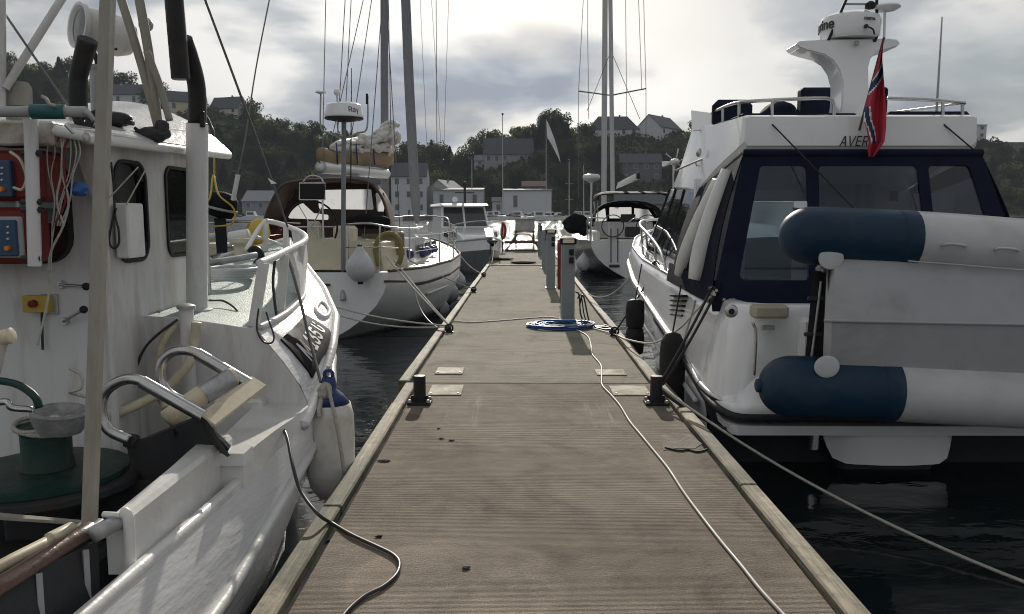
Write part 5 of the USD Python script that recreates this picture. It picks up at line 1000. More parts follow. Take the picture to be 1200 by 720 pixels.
for y0 in (16.2, 17.3, 18.4): part(sbt, 'cabin_window', plate([(sc(y) + 1.075 - .03 * (y - 17), y, z) for y, z in ((y0, 1.33), (y0 + .7, 1.33), (y0 + .65, 1.50), (y0 + .05, 1.50))], .03), M['darkglass'])
part(sbt, 'foredeck_hatch', bx((sc(21.6), 21.6, 1.34), (.5, .5, .06), .02), M['gelcoat'])
def hood(owner, y0, y1, outline, wins, m, veil, name='sprayhood'):
    """A canvas hood seen from astern: aft bow, roof cloth, and a front panel with clear windows let in."""
    F = [at(px, py, y1) for px, py in outline]; pg = Polygon([(p[0], p[2]) for p in F]); hs_ = [Polygon([(at(px, py, y1)[0], at(px, py, y1)[2]) for px, py in w]).buffer(-.03).buffer(.03) for w in wins]
    op = pg
    for h in hs_: op = op.difference(h)
    h_ = part(owner, name, prism(op, (0, y1, 0), (1, 0, 0), (0, 0, 1), .012), m)
    for q in hs_: part(h_, 'window', prism(q.buffer(.02), (0, y1 + .006, 0), (1, 0, 0), (0, 0, 1), .004), M[veil])
    top = np.array(F[:-1]); top = spline(top, 40); aft = top.copy(); mid = top.mean(0); aft[:, 0] = mid[0] + (aft[:, 0] - mid[0]) * 1.03; aft[:, 1] = y0; aft[:, 2] += .02
    part(h_, 'roof_cloth', sheet(np.array([aft, aft * .5 + top * .5 + (0, 0, .03), top]), .015), m, smooth=True)
    part(h_, 'aft_bow', tube(aft, .026, smooth=False, sides=8), m, smooth=True)
    return h_
sp = hood(sbt, 15.3, 16.3, [(327, 283), (329, 262), (336, 242), (346, 224), (360, 217), (400, 214), (436, 216), (449, 224), (459, 244), (466, 282), (400, 300)],
          [[(372, 223), (435, 222), (438, 246), (374, 245)], [(440, 225), (446, 228), (453, 248), (442, 248)], [(337, 256), (343, 244), (354, 237), (368, 250), (385, 252), (385, 258)]], M['brownpvc'], 'vinyl_clear')
part(sp, 'side_curtain', sheet(np.array([[at(447 + 9 * k + 3 * _s(6 * k + q), 226 + 58 * k, 15.9 - .25 * q) for k in np.linspace(0, 1, 9)] for q in np.linspace(0, 1, 5)]), .012), mat('faded_pink_canvas', (0.26, 0.19, 0.15), 0.75, var=0.25, vs=12, stretch=(4, 1, .5)), smooth=True)
part(sbt, 'folded_cover', blob((-2.75, 14.9, 1.98), (.42, .2, .14), 3, .3), M['blackcloth'])
part(sbt, 'lower_cloth', sheet(np.array([[(x, 15.0, z) for x in np.linspace(-2.9, -2.1, 5)] for z in (1.35, 1.75)]), .02), M['tan'])
a = np.linspace(0, 2 * np.pi, 33); wc = at(365, 266, 14.05)
wl = part(sbt, 'steering_wheel', tube([wc + (.45 * _c(q), 0, .45 * _s(q)) for q in a], .018, smooth=False, sides=7, cap=False), M['black'], smooth=True)
part(wl, 'spokes', cat(*[tube([wc, wc + (.44 * _c(q), 0, .44 * _s(q))], .010, sides=5) for q in np.arange(6) * np.pi / 3]), M['steel'])
part(sbt, 'binnacle', hull([wc + q for q in [(-.12, .1, -.75), (.12, .1, -.75), (-.12, .3, -.75), (.12, .3, -.75), (-.1, .1, .1), (.1, .1, .1), (-.1, .3, .05), (.1, .3, .05)]]), M['cream'])
part(sbt, 'instrument_pod', bx(at(405, 276, 14.3), (.42, .2, .34), .05), M['cream'])
pn = part(sbt, 'solar_panel', bx(at(366, 224, 13.6), (.42, .03, .26), .01), M['black'])
part(pn, 'rim', tube([at(x, y, 13.6) for x, y in ((351, 234), (351, 215), (381, 215), (381, 234), (351, 234))], .014, smooth=False, sides=6), M['steel'])
part(pn, 'hoop', tube([at(355, 214, 13.6), at(360, 208, 13.6), at(368, 206, 13.6), at(376, 209, 13.6), at(379, 215, 13.6)], .014, 20, 7), M['steel'], smooth=True); part(pn, 'post', tube([at(378, 234, 13.6), at(379, 285, 13.6)], .016, sides=7), M['steel'])
rp = part(sbt, 'radar_pole', tube([at(402, 345, 13.42), at(403, 143, 13.42)], .040, sides=12), M['alu'], smooth=True)
part(rp, 'foot', tube([at(402, 352, 13.3), at(402, 338, 13.38)], [.05, .045], sides=12), M['galv'], smooth=True)
rd = part(sbt, 'radar_dome', lathe([(.02, -.10), (.30, -.10), (.315, -.06), (.285, .10), (.24, .13), (.02, .14)], at(403, 131, 13.42), n=28), M['gelcoat'], smooth=40)
part(rd, 'base_ring', lathe([(.12, -.16), (.31, -.125), (.317, -.10), (.02, -.10)], at(403, 131, 13.42), n=24), M['dark'])
def wrap_text(s, h, c, r, a0, z0, tilt=0.0):
    t_ = meshkit.text_mesh(s, h, .004, True); v = t_.vertices.copy(); q = a0 + v[:, 0] / r
    t_.vertices = np.stack([c[0] + (r + v[:, 2] - tilt * v[:, 1]) * np.sin(q), c[1] - (r + v[:, 2] - tilt * v[:, 1]) * np.cos(q), c[2] + z0 + v[:, 1]], 1); return t_
part(rd, 'lettering', wrap_text('Ray', .085, at(403, 131, 13.42), .306, .42, -.035, .18), M['letterdark'], smooth=False)
ar = part(sbt, 'antenna_arms', cat(tube([at(402, 163, 13.42), at(385, 156, 13.42), at(376, 149, 13.42), at(376, 110, 13.42)], .014, 18, 7), tube([at(402, 163, 13.42), at(420, 156, 13.42), at(430, 150, 13.42), at(431, 112, 13.42)], .014, 18, 7), tube([at(402, 160, 13.3), at(396, 152, 13.3), at(395, 112, 13.3)], .012, 12, 7)), M['greypaint'], smooth=True)
part(ar, 'gps_cap', lathe([(.02, -.02), (.09, .0), (.085, .025), (.02, .04)], at(376, 109, 13.42), n=16), M['gelcoat']); part(ar, 'light_cap', blob(at(395, 108, 13.3), (.055, .055, .06), 2, .05), M['gelcoat'])
part(ar, 'whip_aerial', tube([at(411, 215, 13.8), at(412, 80, 13.8)], [.012, .006], sides=6), M['black']); part(ar, 'aerial_tip', tube([at(430, 122, 13.4), at(430, 110, 13.4)], .018, sides=7), M['black'])
mx = part(sbt, 'mast', tube([at(451, 262, 17.7), at(450, -120, 17.7)], .085, sides=12), M['alu'], smooth=True)
bm = part(sbt, 'boom', tube([at(376, 196, 14.2), at(452, 204, 17.6)], .11, sides=12), M['gelcoat_far'], smooth=True)
part(bm, 'sail_cover', loft(np.array([[p + (dx + .03 * _s(7 * p[1] + 9 * dz), 0, dz + .03 * _s(5 * p[1] + 20 * dx)) for dx, dz in ((-.02, -.20), (-.07, -.1), (-.08, .05), (-.05, .09), (.01, .10), (.06, .07), (.08, 0), (.07, -.12), (.02, -.20))] for p in [at(x, 181 + .03 * (x - 376), y) for x, y in zip(np.linspace(377, 459, 24), np.linspace(14.2, 17.75, 24))]]), closed=True, caps=True), M['tan'], smooth=True)
FS = random.Random(6); fl = []
for k in range(46):
    t_ = FS.random() ** .75; u_ = min(1, t_ + FS.uniform(.18, .4)); P = []
    lift = FS.random()
    for w in np.linspace(t_, u_, 5): P.append(at(382 + 80 * w, 176 - (4 + 26 * w ** 1.5) * lift + FS.uniform(-2.5, 2.5), 14.4 + 3.3 * w + FS.uniform(-.12, .12)))
    r_ = FS.uniform(.035, .075); fl.append(tube(P, [r_ * .5, r_, r_ * 1.1, r_, r_ * .5], 16, 7))
for k in range(9):
    c = at(FS.uniform(440, 460), FS.uniform(150, 176), 17.3); a_ = FS.uniform(0, 6); w_ = FS.uniform(.12, .24)
    fl.append(tube([c + (w_ * _c(q + a_), .1 * _s(q), w_ * .8 * _s(q + a_)) for q in np.linspace(0, 5, 8)], .045, 28, 7))
part(sbt, 'lowered_mainsail', cat(*fl), M['sail'], 'bunched white sail lowered on the boom', smooth=True)
for px, y in ((395, 14.9), (418, 15.9), (438, 16.8)): part(sbt, 'sail_tie', tube([at(px - 1, 160 + (460 - px) * .12, y - .2), at(px, 178, y - .26), at(px + 1, 193, y - .2)], .014, 8, 6), M['navyplastic'], smooth=True)
for k, (p, q) in enumerate((((449, -10), (425, 300)), ((452, -10), (470, 290)), ((455, -10), (458, 150)), ((405, -10), (393, 205)), ((412, -10), (404, 150)), ((437, -10), (408, 185)), ((382, -10), (378, 178)), ((428, -10), (386, 175)))):
    part(sbt, 'rigging_wire', tube([at(*p, 17), at(*q, 14.5 + .3 * (k % 4))], .009, sides=5), M['wire'])
pp = part(sbt, 'pushpit', cat(tube([at(405, 263, 13.5), at(432, 262, 13.5), at(455, 266, 13.6), at(480, 268, 14.6), at(495, 266, 15.5)], .016, 24, 7), tube([at(405, 290, 13.5), at(440, 290, 13.5), at(480, 291, 14.6)], .013, 14, 6)), M['steel'], smooth=True)
for px, y in ((408, 13.5), (445, 13.55), (480, 14.6)): part(pp, 'stanchion', tube([at(px, 264, y), at(px, 318 if px < 470 else 306, y)], .014, sides=7), M['steel'])
for s in (-1, 1):
    for y in (16.2, 17.9, 19.6, 21.2): part(sbt, 'stanchion', tube([(sc(y) + s * sb_(y) * .96, y, szz(y)), (sc(y) + s * sb_(y) * .96, y, szz(y) + .62)], .014, sides=7), M['steel'])
    for h in (.32, .61): part(sbt, 'lifeline', tube([(sc(y) + s * sb_(y) * .96, y, szz(y) + h) for y in (14.6, 16.2, 17.9, 19.6, 21.2, 22.4)], .007, smooth=False, sides=5), M['steel'])
part(sbt, 'pulpit', cat(*[tube([(sc(21.6) + s * .95, 21.6, 1.3), (sc(21.7) + s * .95, 21.7, 1.95), (sc(22.8) + s * .5, 22.8, 2.05), (sc(23.7), 23.75, 2.08)], .02, 20, 7) for s in (-1, 1)]), M['steel'], smooth=True)
part(sbt, 'winch', cat(*[lathe([(.07, 0), (.07, .05), (.05, .07), (.06, .16), (.01, .17)], (sc(15) + s * .98, 15.1, 1.62), n=12) for s in (-1, 1)]), M['steel'])
hs_ = part(sbt, 'horseshoe_buoy', tube([at(444, 312, 13.7), at(440, 292, 13.7), at(446, 278, 13.7), at(458, 274, 13.7), at(468, 282, 13.7), at(470, 300, 13.7), at(466, 312, 13.7)], .045, 36, 8), M['buoy'], smooth=True)
for k in range(7): part(sbt, 'rope_bundle', blob((-2.5 + FS.uniform(-.3, .3), 15.2 + FS.uniform(-.4, 3.5), 1.26 + FS.uniform(0, .15)), (.16, .16, .09), k, .4), M['sail'])
for k in range(6): part(sbt, 'blue_bundle', blob((-2.0 + FS.uniform(-.3, .2), 15.8 + FS.uniform(-.4, 4.0), 1.30 + FS.uniform(0, .1)), (.12, .12, .10), k + 9, .4), M['navyplastic'])
part(sbt, 'furled_foresail', tube([at(489, 262, 23.2), at(487, 235, 23.1), at(480, 110, 22.5), at(473, -60, 21.6)], [.05, .14, .135, .12], 24, 10), M['furled'], smooth=True)
for k, (p, q) in enumerate((((511, -10), (512, 178)), ((505, -10), (518, 190)), ((492, -10), (500, 170)), ((526, -10), (520, 180)))): part(sbt, 'rigging_wire', tube([at(*p, 22), at(*q, 22.5)], .010 if k == 0 else .006, sides=5), M['wire'])
# fenders of the sailing boat
def ball_fender(label, c, r, m, group=None):
    t = thing('ball_fender', label, 'fender', c)
    part(t, 'ball', lathe([(.02, -r * .98), (r * .45, -r * .9), (r * .85, -r * .52), (r, 0), (r * .86, r * .5), (r * .5, r * .95), (r * .25, r * 1.25), (.05, r * 1.45)], c, n=26), m, smooth=True)
    part(t, 'neck', lathe([(r * .2, r * 1.28), (r * .2, r * 1.45), (r * .12, r * 1.6), (.01, r * 1.62)], c, n=14), M['black']); part(t, 'plug', lathe([(r * .18, -r * 1.12), (r * .2, -r * .9), (.01, -r * .9)], c, n=10), M['black'])
    return t
ball_fender('big grey ball fender hanging on the stern rail of the sailing boat', at(422, 314, 13.15), .24, M['fendergrey'])
for px, py, y, r, lab in ((516, 362, 17.2, .20, 'ball fender with black neck low on the sailing boat side, nearest of its three'), (526, 344, 18.6, .24, 'middle pale fender between sailing boat and pontoon'), (535, 330, 20.4, .24, 'farthest pale fender between sailing boat and pontoon')):
    c = at(px, py, y); t = ball_fender(lab, c, r, M['fendergrey']); part(t, 'lanyard', tube([c + (0, 0, r * 1.6), c + (-.16, 0, 1.15)], .010, sides=5), M['rope'])
def line(label, a, b, s, r=.012, m='rope', name='mooring_rope'): return single(name, tube(sag(a, b, s, 18), r, smooth=False, sides=6), M[m], label, 'rope', smooth=True)
ringA, ringB, ringC = np.array([-.95, 10.9, .58]), np.array([-.92, 16.6, .58]), np.array([-.88, 20.8, .58])
line('upper of the twin pale stern lines crossing the dark water to the left deck edge', at(345, 343, 12.9), ringA + (0, .03, .01), .10)
line('lower of the twin pale stern lines crossing the dark water to the left deck edge', at(350, 351, 12.8), ringA, .16)
line('pale line running steeply from the pushpit of the sailing boat down to the deck edge', at(462, 305, 13.9), ringA + (.01, .05, .02), .02, .014)
line('second steep pale line beside it, a hand wider at the deck', at(452, 300, 13.9), ringA + (.03, .02, 0), .03, .012)
line('spring line from amidships of the sailing boat to the middle rope ring', at(470, 300, 15.5), ringB, .04)
line('bow line of the sailing boat to the farthest left rope ring', at(537, 296, 22), ringC, .10)

# ---------------------------------------------------------------- a boat with the leaning mast behind it
def simple_yacht(label, cx, y0, L, beam, mast_px, mast_top, my, r, extra=None):
    t = thing('sailing_boat', label, 'sailing boat', (cx, y0, 0)); ys = y0 + L * np.array([0, .2, .5, .8, 1]); G = boat_hull(np.full(5, cx), ys, beam / 2 * np.array([.7, .95, 1, .6, .03]), np.array([1.1, 1.05, 1.05, 1.15, 1.3]), beam / 2 * np.array([.3, .75, .85, .35, .01]), np.full(5, .5))
    part(t, 'hull', loft(G, caps=True), M['gelcoat_far'], smooth=50)
    part(t, 'deck', loft(np.array([[(cx + q * beam / 2 * w, y, 1.08 + .04 * (1 - q * q)) for q in (-1, 0, 1)] for y, w in zip(ys, (.7, .95, 1, .6, .03))])), M['cream'])
    part(t, 'coachroof', hull([(cx + s * beam * w, y0 + L * f, z) for s in (-1, 1) for w, f, z in ((.33, .35, 1.1), (.30, .37, 1.5), (.22, .75, 1.15), (.24, .62, 1.4))]), M['gelcoat_far'])
    a, b = at(*mast_px, my), at(*mast_top, my); a[2] = 1.2
    part(t, 'mast', tube([a, b], r, sides=12), M['mastgrey'], smooth=True)
    part(t, 'boom', tube([a + (0, -.1, 1.0), a + (-.05, -3.0, 1.05)], .08, sides=8), M['alu'], smooth=True)
    return t
# ---------------------------------------------------------------- small cabin cruiser, bow towards us
mb = thing('cabin_cruiser', 'small white cabin cruiser with dark grey hull bottom, bow on, left of the pontoon end', 'motorboat', (-2.0, 31.5, 0))
o = np.array([-1.95, 31.6, 0]); ang = math.atan2(-2.05, 7.2); R = _rz(-ang * -1.0)
def Tm(m): m = m.copy(); v = m.vertices.copy(); v[:, 1] *= -1; v[:, 0] *= 1; m.vertices = v @ _rz(.275).T + o; m.faces = m.faces[:, ::-1]; return m
def sec(s):
    y = -3.6 + 7.4 * s; b = 1.22 * (1 - max(0, s - .42) ** 2.2 * 3.25); b = max(b, .03); z = .95 + .38 * s * s; return y, b, z
upp, low = [], []
for s in np.linspace(0, 1, 16):
    y, b, z = sec(s); upp.append([(-b, y, z), (-b * .97, y, z - .28), (-b * .95, y, z - .42)]); low.append([(-b * .95, y, z - .42), (-b * .8, y - .25 * s, .18), (-b * .55, y - .5 * s, -.1), (0, y - .6 * s, -.35)])
mirx = lambda g: np.array([[(-p[0], p[1], p[2]) for p in r] for r in g])
mh = part(mb, 'hull', Tm(cat(loft(np.array(low)), loft(mirx(low)))), M['greyhull'], smooth=50)
part(mh, 'topside', Tm(cat(loft(np.array(upp)), loft(mirx(upp)))), M['gelcoat'], smooth=50)
part(mh, 'rub_rail', Tm(cat(*[tube([(s_ * sec(s)[1] * .98, sec(s)[0], sec(s)[2] - .02) for s in np.linspace(0, 1, 18)], .045, smooth=False, sides=6) for s_ in (-1, 1)])), M['fendergrey'], smooth=True)
part(mb, 'deck', Tm(loft(np.array([[(q * sec(s)[1], sec(s)[0], sec(s)[2] + .05 * (1 - q * q) - .02) for q in (-1, -.5, 0, .5, 1)] for s in np.linspace(0, 1, 12)]))), M['gelcoat'], smooth=True)
part(mb, 'foredeck_cabin', Tm(hull([(s * a_, y, z) for s in (-1, 1) for a_, y, z in ((.95, -.5, 1.0), (.9, -.5, 1.62), (.6, 2.1, 1.2), (.8, .9, 1.58), (.5, 2.0, 1.32))])), M['gelcoat'])
for s in (-1, 1):
    for y in (.1, .9): part(mb, 'cabin_window', Tm(plate([(s * (.945 - .09 * (y - .1)), y, 1.26), (s * (.905 - .09 * (y - .1)), y + .5, 1.26), (s * (.88 - .09 * (y - .1)), y + .48, 1.46), (s * (.92 - .09 * (y - .1)), y + .02, 1.46)], .05)), M['darkglass'])
part(mb, 'wheelhouse_side', Tm(cat(*[plate([(s * .95, -2.6, .95), (s * .95, -.35, .95), (s * .86, -.75, 2.42), (s * .86, -2.6, 2.42)], .05).copy() for s in (-1, 1)])), M['gelcoat'])
fr = cat(*[tube([(x, -.32, 1.60), (x * .9, -.72, 2.44)], .045, sides=6) for x in (-.93, -.02, .93)], tube([(-.93, -.32, 1.6), (.93, -.32, 1.6)], .05, sides=6))
part(mb, 'windscreen_frame', Tm(fr), M['gelcoat'])
for x0, x1 in ((-.88, -.06), (.02, .88)): part(mb, 'windscreen_pane', Tm(plate([(x0, -.33, 1.64), (x1, -.33, 1.64), (x1 * .92, -.71, 2.40), (x0 * .92, -.71, 2.40)], .015)), M['darkglass'])
part(mb, 'wheelhouse_roof', Tm(hull([(s * w, y, z) for s in (-1, 1) for w, y, z in ((1.0, -2.8, 2.44), (1.0, -.5, 2.46), (.9, -.35, 2.46), (.95, -2.8, 2.54), (.92, -.6, 2.56))])), M['gelcoat'])
part(mb, 'mast', Tm(cat(tube([(.25, -1.6, 2.5), (.25, -1.6, 3.3)], .05, sides=8), tube([(-.15, -1.6, 3.0), (.65, -1.6, 3.0)], .025, sides=6), blob((.25, -1.6, 3.34), (.1, .1, .12), 2, .1))), M['dark'], smooth=True)
part(mb, 'searchlight', Tm(lathe([(.02, -.06), (.10, -.06), (.10, .06), (.02, .07)], (-.3, -.9, 2.72), (0, 1, 0), 12)), M['gelcoat'])
part(mb, 'pulpit', Tm(cat(*[tube([(s * .95, 1.4, 1.15), (s * .98, 1.5, 1.65), (s * .55, 3.0, 1.85), (0, 3.75, 1.9)], .022, 20, 6) for s in (-1, 1)])), M['steel'], smooth=True)
part(mb, 'anchor', Tm(hull([(0, 3.6, 1.36), (.2, 4.05, 1.2), (-.2, 4.05, 1.2), (0, 4.1, 1.0)])), M['black_metal'])
line('thin line from the bow of the small cruiser to the pontoon', at(580, 282, 27.9), np.array([-.80, 25.2, .55]), .05, .012)

# ---------------------------------------------------------------- sailing boat on the right beyond the yacht
rbt = thing('sailing_boat', 'white sailing boat with black bimini and sprayhood, stern on, right of the pontoon', 'sailing boat', (3.75, 31, 0))
ys = np.array([27.0, 29, 31.5, 34, 36, 37.5]); G = boat_hull(np.full(6, 3.85), ys, np.array([1.38, 1.62, 1.75, 1.45, .75, .03]), np.array([1.25, 1.22, 1.22, 1.3, 1.4, 1.48]), np.array([.22, .95, 1.35, .9, .3, .01]), np.full(6, .6), .0)
hp = part(rbt, 'hull', loft(G), M['greyhull'], smooth=50)
part(hp, 'transom', plate([q + (0, -.015, 0) for q in np.vstack([G[0][:7], G[0][-7:]])], .03), M['gelcoat_far'])
part(hp, 'boarding_ladder', cat(*[tube([at(x, 268, 26.9), at(x, 308, 26.8)], .02, sides=6) for x in (716, 724)], tube([at(714, 312, 26.8), at(726, 312, 26.8)], .05, sides=8)), M['dark'])
part(rbt, 'deck', loft(np.array([[(3.85 + q * np.interp(y, ys, [1.38, 1.62, 1.75, 1.45, .75, .03]), y, np.interp(y, ys, [1.25, 1.22, 1.22, 1.3, 1.4, 1.48])) for q in (-1, 0, 1)] for y in np.linspace(27, 37.4, 12)])), M['cream'])
for s in (-1, 1): part(rbt, 'coaming', bx2((3.85 + s * 1.15 - .12, 27.4, 1.2), (3.85 + s * 1.15 + .12, 30, 1.55), .05), M['gelcoat_far'])
part(rbt, 'coachroof', hull([(3.85 + s * w, y, z) for s in (-1, 1) for w, y, z in ((1.2, 29.6, 1.25), (1.1, 29.6, 1.85), (.6, 34, 1.35), (.95, 32.5, 1.75))]), M['gelcoat_far'])
hood(rbt, 29.3, 30.2, [(693, 266), (695, 252), (704, 242), (718, 238), (736, 237), (752, 239), (765, 245), (771, 256), (773, 266), (735, 270)],
     [[(697, 260), (699, 250), (709, 244), (711, 259)], [(714, 256), (714, 243), (740, 243), (740, 256)], [(743, 257), (743, 244), (760, 246), (768, 258)]], M['blackcloth'], 'vinyl_clear')
bi = part(rbt, 'bimini', sheet(np.array([arch(3.98, y, 1.28, 2.60, z, 17, 5.0) for y, z in ((27.1, 2.80), (27.7, 2.88), (28.6, 2.86))]), .04), M['blackcloth'], smooth=True)
for y in (27.15, 28.5): part(bi, 'bow_tube', cat(*[tube([(3.98 + s * 1.28, y, 2.56), (3.98 + s * 1.2, 27.9, 1.3)], .018, sides=6) for s in (-1, 1)]), M['steel'])
for x in (3.3, 4.5):
    a = np.linspace(0, 2 * np.pi, 25); w_ = part(rbt, 'steering_wheel', tube([(x + .38 * _c(q), 27.9, 1.72 + .38 * _s(q)) for q in a], .018, smooth=False, sides=6, cap=False), M['black'], smooth=True); part(w_, 'pedestal', bx2((x - .13, 27.98, 1.2), (x + .13, 28.2, 1.85), .03), M['gelcoat_far'])
part(rbt, 'instrument_box', cat(bx(at(736, 256, 27.6), (.5, .1, .28), .02), bx(at(741, 272, 27.4), (.5, .2, .35), .03)), M['dark'])
part(rbt, 'mast', tube([at(718, 225, 31.6), at(714.5, -60, 31.6)], .085, sides=12), M['mastgrey'], smooth=True)
for p, q in (((716, 112), (678, 107)), ((716, 112), (757, 104))): part(rbt, 'spreader', tube([at(*p, 31.6), at(*q, 31.6)], .028, sides=6), M['alu'])
for p, q in (((684, -10), (678, 107)), ((678, 107), (678, 232)), ((754, -10), (757, 104)), ((757, 104), (757, 225)), ((688, -10), (690, 140)), ((748, -10), (752, 104)), ((716, 60), (688, 130)), ((716, 60), (750, 140)), ((733, -10), (735, 200))): part(rbt, 'rigging_wire', tube([at(*p, 31.6), at(*q, 31.4)], .012, sides=5), M['wire'])
part(rbt, 'boom', hull([at(722, 221, 31.3) + (0, 0, z) for z in (-.02, .02)] + [at(747, 207, 28.6) + (x, 0, z) for x in (-.07, .07) for z in (-.10, .10)] + [at(724, 214, 31.3)]), M['gelcoat_far'])
part(rbt, 'boom_end', blob(at(748, 206, 28.5), (.07, .07, .13), 2, .1), M['dark'])
rd = part(rbt, 'radar_dome', lathe([(.06, -.14), (.26, -.05), (.30, .02), (.27, .10), (.22, .13), (.02, .14)], at(693, 209, 27.2), n=22), M['gelcoat_far'], smooth=True)
part(rd, 'pole', tube([at(693, 213, 27.2), at(692, 282, 27.2)], .04, sides=8), M['steel'])
wg = part(rbt, 'wind_generator', lathe([(.02, -.2), (.10, -.1), (.12, .1), (.05, .25)], at(790, 190, 27.5), (.4, -.9, 0), 12), M['gelcoat_far'])
part(wg, 'tail_vane', plate([at(787, 190, 27.6), at(776, 196, 27.9), at(769, 184, 28), at(781, 189, 27.9)], .02), M['gelcoat_far']); part(wg, 'pole', tube([at(789, 192, 27.5), at(788, 285, 27.5)], .035, sides=8), M['steel'])
c = at(792, 190, 27.25); part(wg, 'blades', cat(*[plate([c, c + (.45 * _c(q), 0, .45 * _s(q)), c + (.44 * _c(q + .12), .02, .44 * _s(q + .12))], .012) for q in np.arange(6) * np.pi / 3 + .3]), M['gelcoat_far'])
part(rbt, 'pushpit', cat(tube([at(688, 266, 27), at(690, 256, 27), at(712, 256, 27)], .02, 12, 6), tube([at(760, 262, 27), at(745, 256, 27), at(735, 262, 27)], .02, 12, 6), tube([at(688, 282, 27), at(688, 262, 27)], .02, sides=6)), M['steel'], smooth=True)
part(rbt, 'stern_gear', cat(blob(at(675, 262, 27.2), (.42, .2, .34), 3, .35), blob(at(684, 268, 27.2), (.2, .2, .24), 5, .35)), M['blackcloth'], 'outboard and gear under black cloth on the stern rail')
c = at(684, 309, 27.6); ball_fender('grey ball fender hanging on the dark flank of the right sailing boat', c, .26, M['fendergrey'])
simple_yacht('white sailing boat wholly behind the black bimini, showing only the left of the twin masts', 4.9, 42, 9.5, 3.0, (708, 225), (709.5, -60), 45, .15)

# ================================================================ motor yacht on the right
YX = 3.15
ya = thing('motor_yacht', 'white flybridge motor yacht with navy cockpit canopy, stern to us right of the pontoon', 'motor yacht', (YX, 11, 0))
HY = np.array([6.45, 7.0, 7.5, 9, 11, 12.5, 14, 15.5, 16.8]); HB = np.array([1.50, 1.52, 1.53, 1.55, 1.55, 1.42, 1.1, .6, .03]); HR = np.array([.53, .62, .72, .93, 1.20, 1.36, 1.46, 1.55, 1.62])
GB = np.array([1.24, 1.34, 1.38, 1.42, 1.45, 1.36, 1.1, .65, .05]); GZ = np.array([1.33, 1.35, 1.36, 1.41, 1.50, 1.60, 1.70, 1.78, 1.85]); CB = np.array([1.44, 1.45, 1.45, 1.42, 1.25, .9, .5, .18, .01])
def yi(y, q): return np.interp(y, HY, q)
yy = np.concatenate([np.linspace(7.0, 9, 12), np.linspace(9.3, 16.8, 24)])
for s in (-1, 1):
    up = [[(YX + s * yi(y, HB), y, yi(y, HR)), (YX + s * (yi(y, HB) * .6 + yi(y, GB) * .4 + .03), y, yi(y, HR) * .65 + yi(y, GZ) * .35), (YX + s * (yi(y, HB) * .3 + yi(y, GB) * .7 + .02), y, yi(y, HR) * .25 + yi(y, GZ) * .75), (YX + s * yi(y, GB), y, yi(y, GZ)), (YX + s * (yi(y, GB) - .10 if y < 16 else yi(y, GB) * .5), y, yi(y, GZ) + .02)] for y in yy]
    lo = [[(YX + s * yi(y, HB), y, yi(y, HR)), (YX + s * (yi(y, HB) * .55 + yi(y, CB) * .45 - .02), y, yi(y, HR) * .5 + .06), (YX + s * yi(y, CB), y, .12), (YX + s * yi(y, CB) * .96, y, .0)] for y in yy]
    bo_ = [[(YX + s * yi(y, CB) * .965, y + .02, .10), (YX + s * yi(y, CB) * .9, y + .05, -.1), (YX, y + .05, -.5)] for y in yy]
    part(ya, 'topside', loft(np.array(up)), M['gelcoat'], smooth=50); part(ya, 'hull_side', loft(np.array(lo)), M['gelcoat'], smooth=50); part(ya, 'bottom', loft(np.array(bo_)), M['antifoul'], smooth=50)
    part(ya, 'rub_rail', tube([(YX + s * (yi(y, HB) + .012), y, yi(y, HR)) for y in yy], .030, smooth=False, sides=8), M['black'] if False else M['steel'], 'bright metal rub rail', smooth=True)
    part(ya, 'rubber_strake', tube([(YX + s * (yi(y, HB) - .0), y, yi(y, HR) - .05) for y in np.linspace(7.0, 9.2, 16)], .034, smooth=False, sides=8), M['black'], smooth=True)
    part(ya, 'gunwale_trim', tube([(YX + s * yi(y, GB), y, yi(y, GZ) + .01) for y in yy[:-1]], .018, smooth=False, sides=7), M['steel'], smooth=True)
    part(ya, 'rub_rail_end', tube([(YX + s * (yi(7.0, HB) + .012), 7.02, yi(7.0, HR)), (YX + s * 1.50, 6.72, .585), (YX + s * 1.40, 6.40, .555)], [.03, .028, .012], 12, 8), M['steel'], smooth=True)
    part(ya, 'spray_moulding', tube([(YX + s * (yi(y, HB) * .7 + yi(y, CB) * .3 + .015), y, yi(y, HR) * .55 + .05) for y in np.linspace(7.2, 15, 24)], .025, smooth=False, sides=6), M['gelcoat'], smooth=True)
# stern: transom, corners, platform
def stern_curve(hb, z, yt, r=.42, yc=7.0):
    q = np.linspace(0, np.pi / 2, 14); side = [(hb - r + r * _c(a) ** .7 if a < np.pi / 2 else hb - r, yc - (yc - yt) * _s(a) ** .8) for a in q]
    pts = side + [(x, yt) for x in np.linspace(hb - r, 0, 6)[1:]]
    return [(YX - x, y, z) for x, y in pts] + [(YX + x, y, z) for x, y in pts[::-1][1:]]
y_ = 7.0; prof = []
for k in np.linspace(0, 1, 12):
    hb = np.interp(k, [0, .35, .75, 1], [yi(y_, HB), yi(y_, HB) * .6 + yi(y_, GB) * .4 + .03, yi(y_, HB) * .3 + yi(y_, GB) * .7 + .02, yi(y_, GB)]); z = yi(y_, HR) + (yi(y_, GZ) - yi(y_, HR)) * k
    prof.append(stern_curve(hb, z, 6.44 + .10 * k, .36))
prof[0:0] = [stern_curve(1.505, .50, 6.40, .30), stern_curve(1.52, .56, 6.42, .32)]
prof.append(stern_curve(yi(y_, GB) - .05, yi(y_, GZ) + .025, 6.60, .32)); prof.append(stern_curve(yi(y_, GB) - .14, yi(y_, GZ) + .01, 6.74, .2))
part(ya, 'transom', loft(np.array(prof)), M['gelcoat'], smooth=70)
lowp = [stern_curve(1.50, .50, 6.42, .30), stern_curve(1.44, .30, 6.60, .3), stern_curve(1.44, .0, 6.7, .3)]
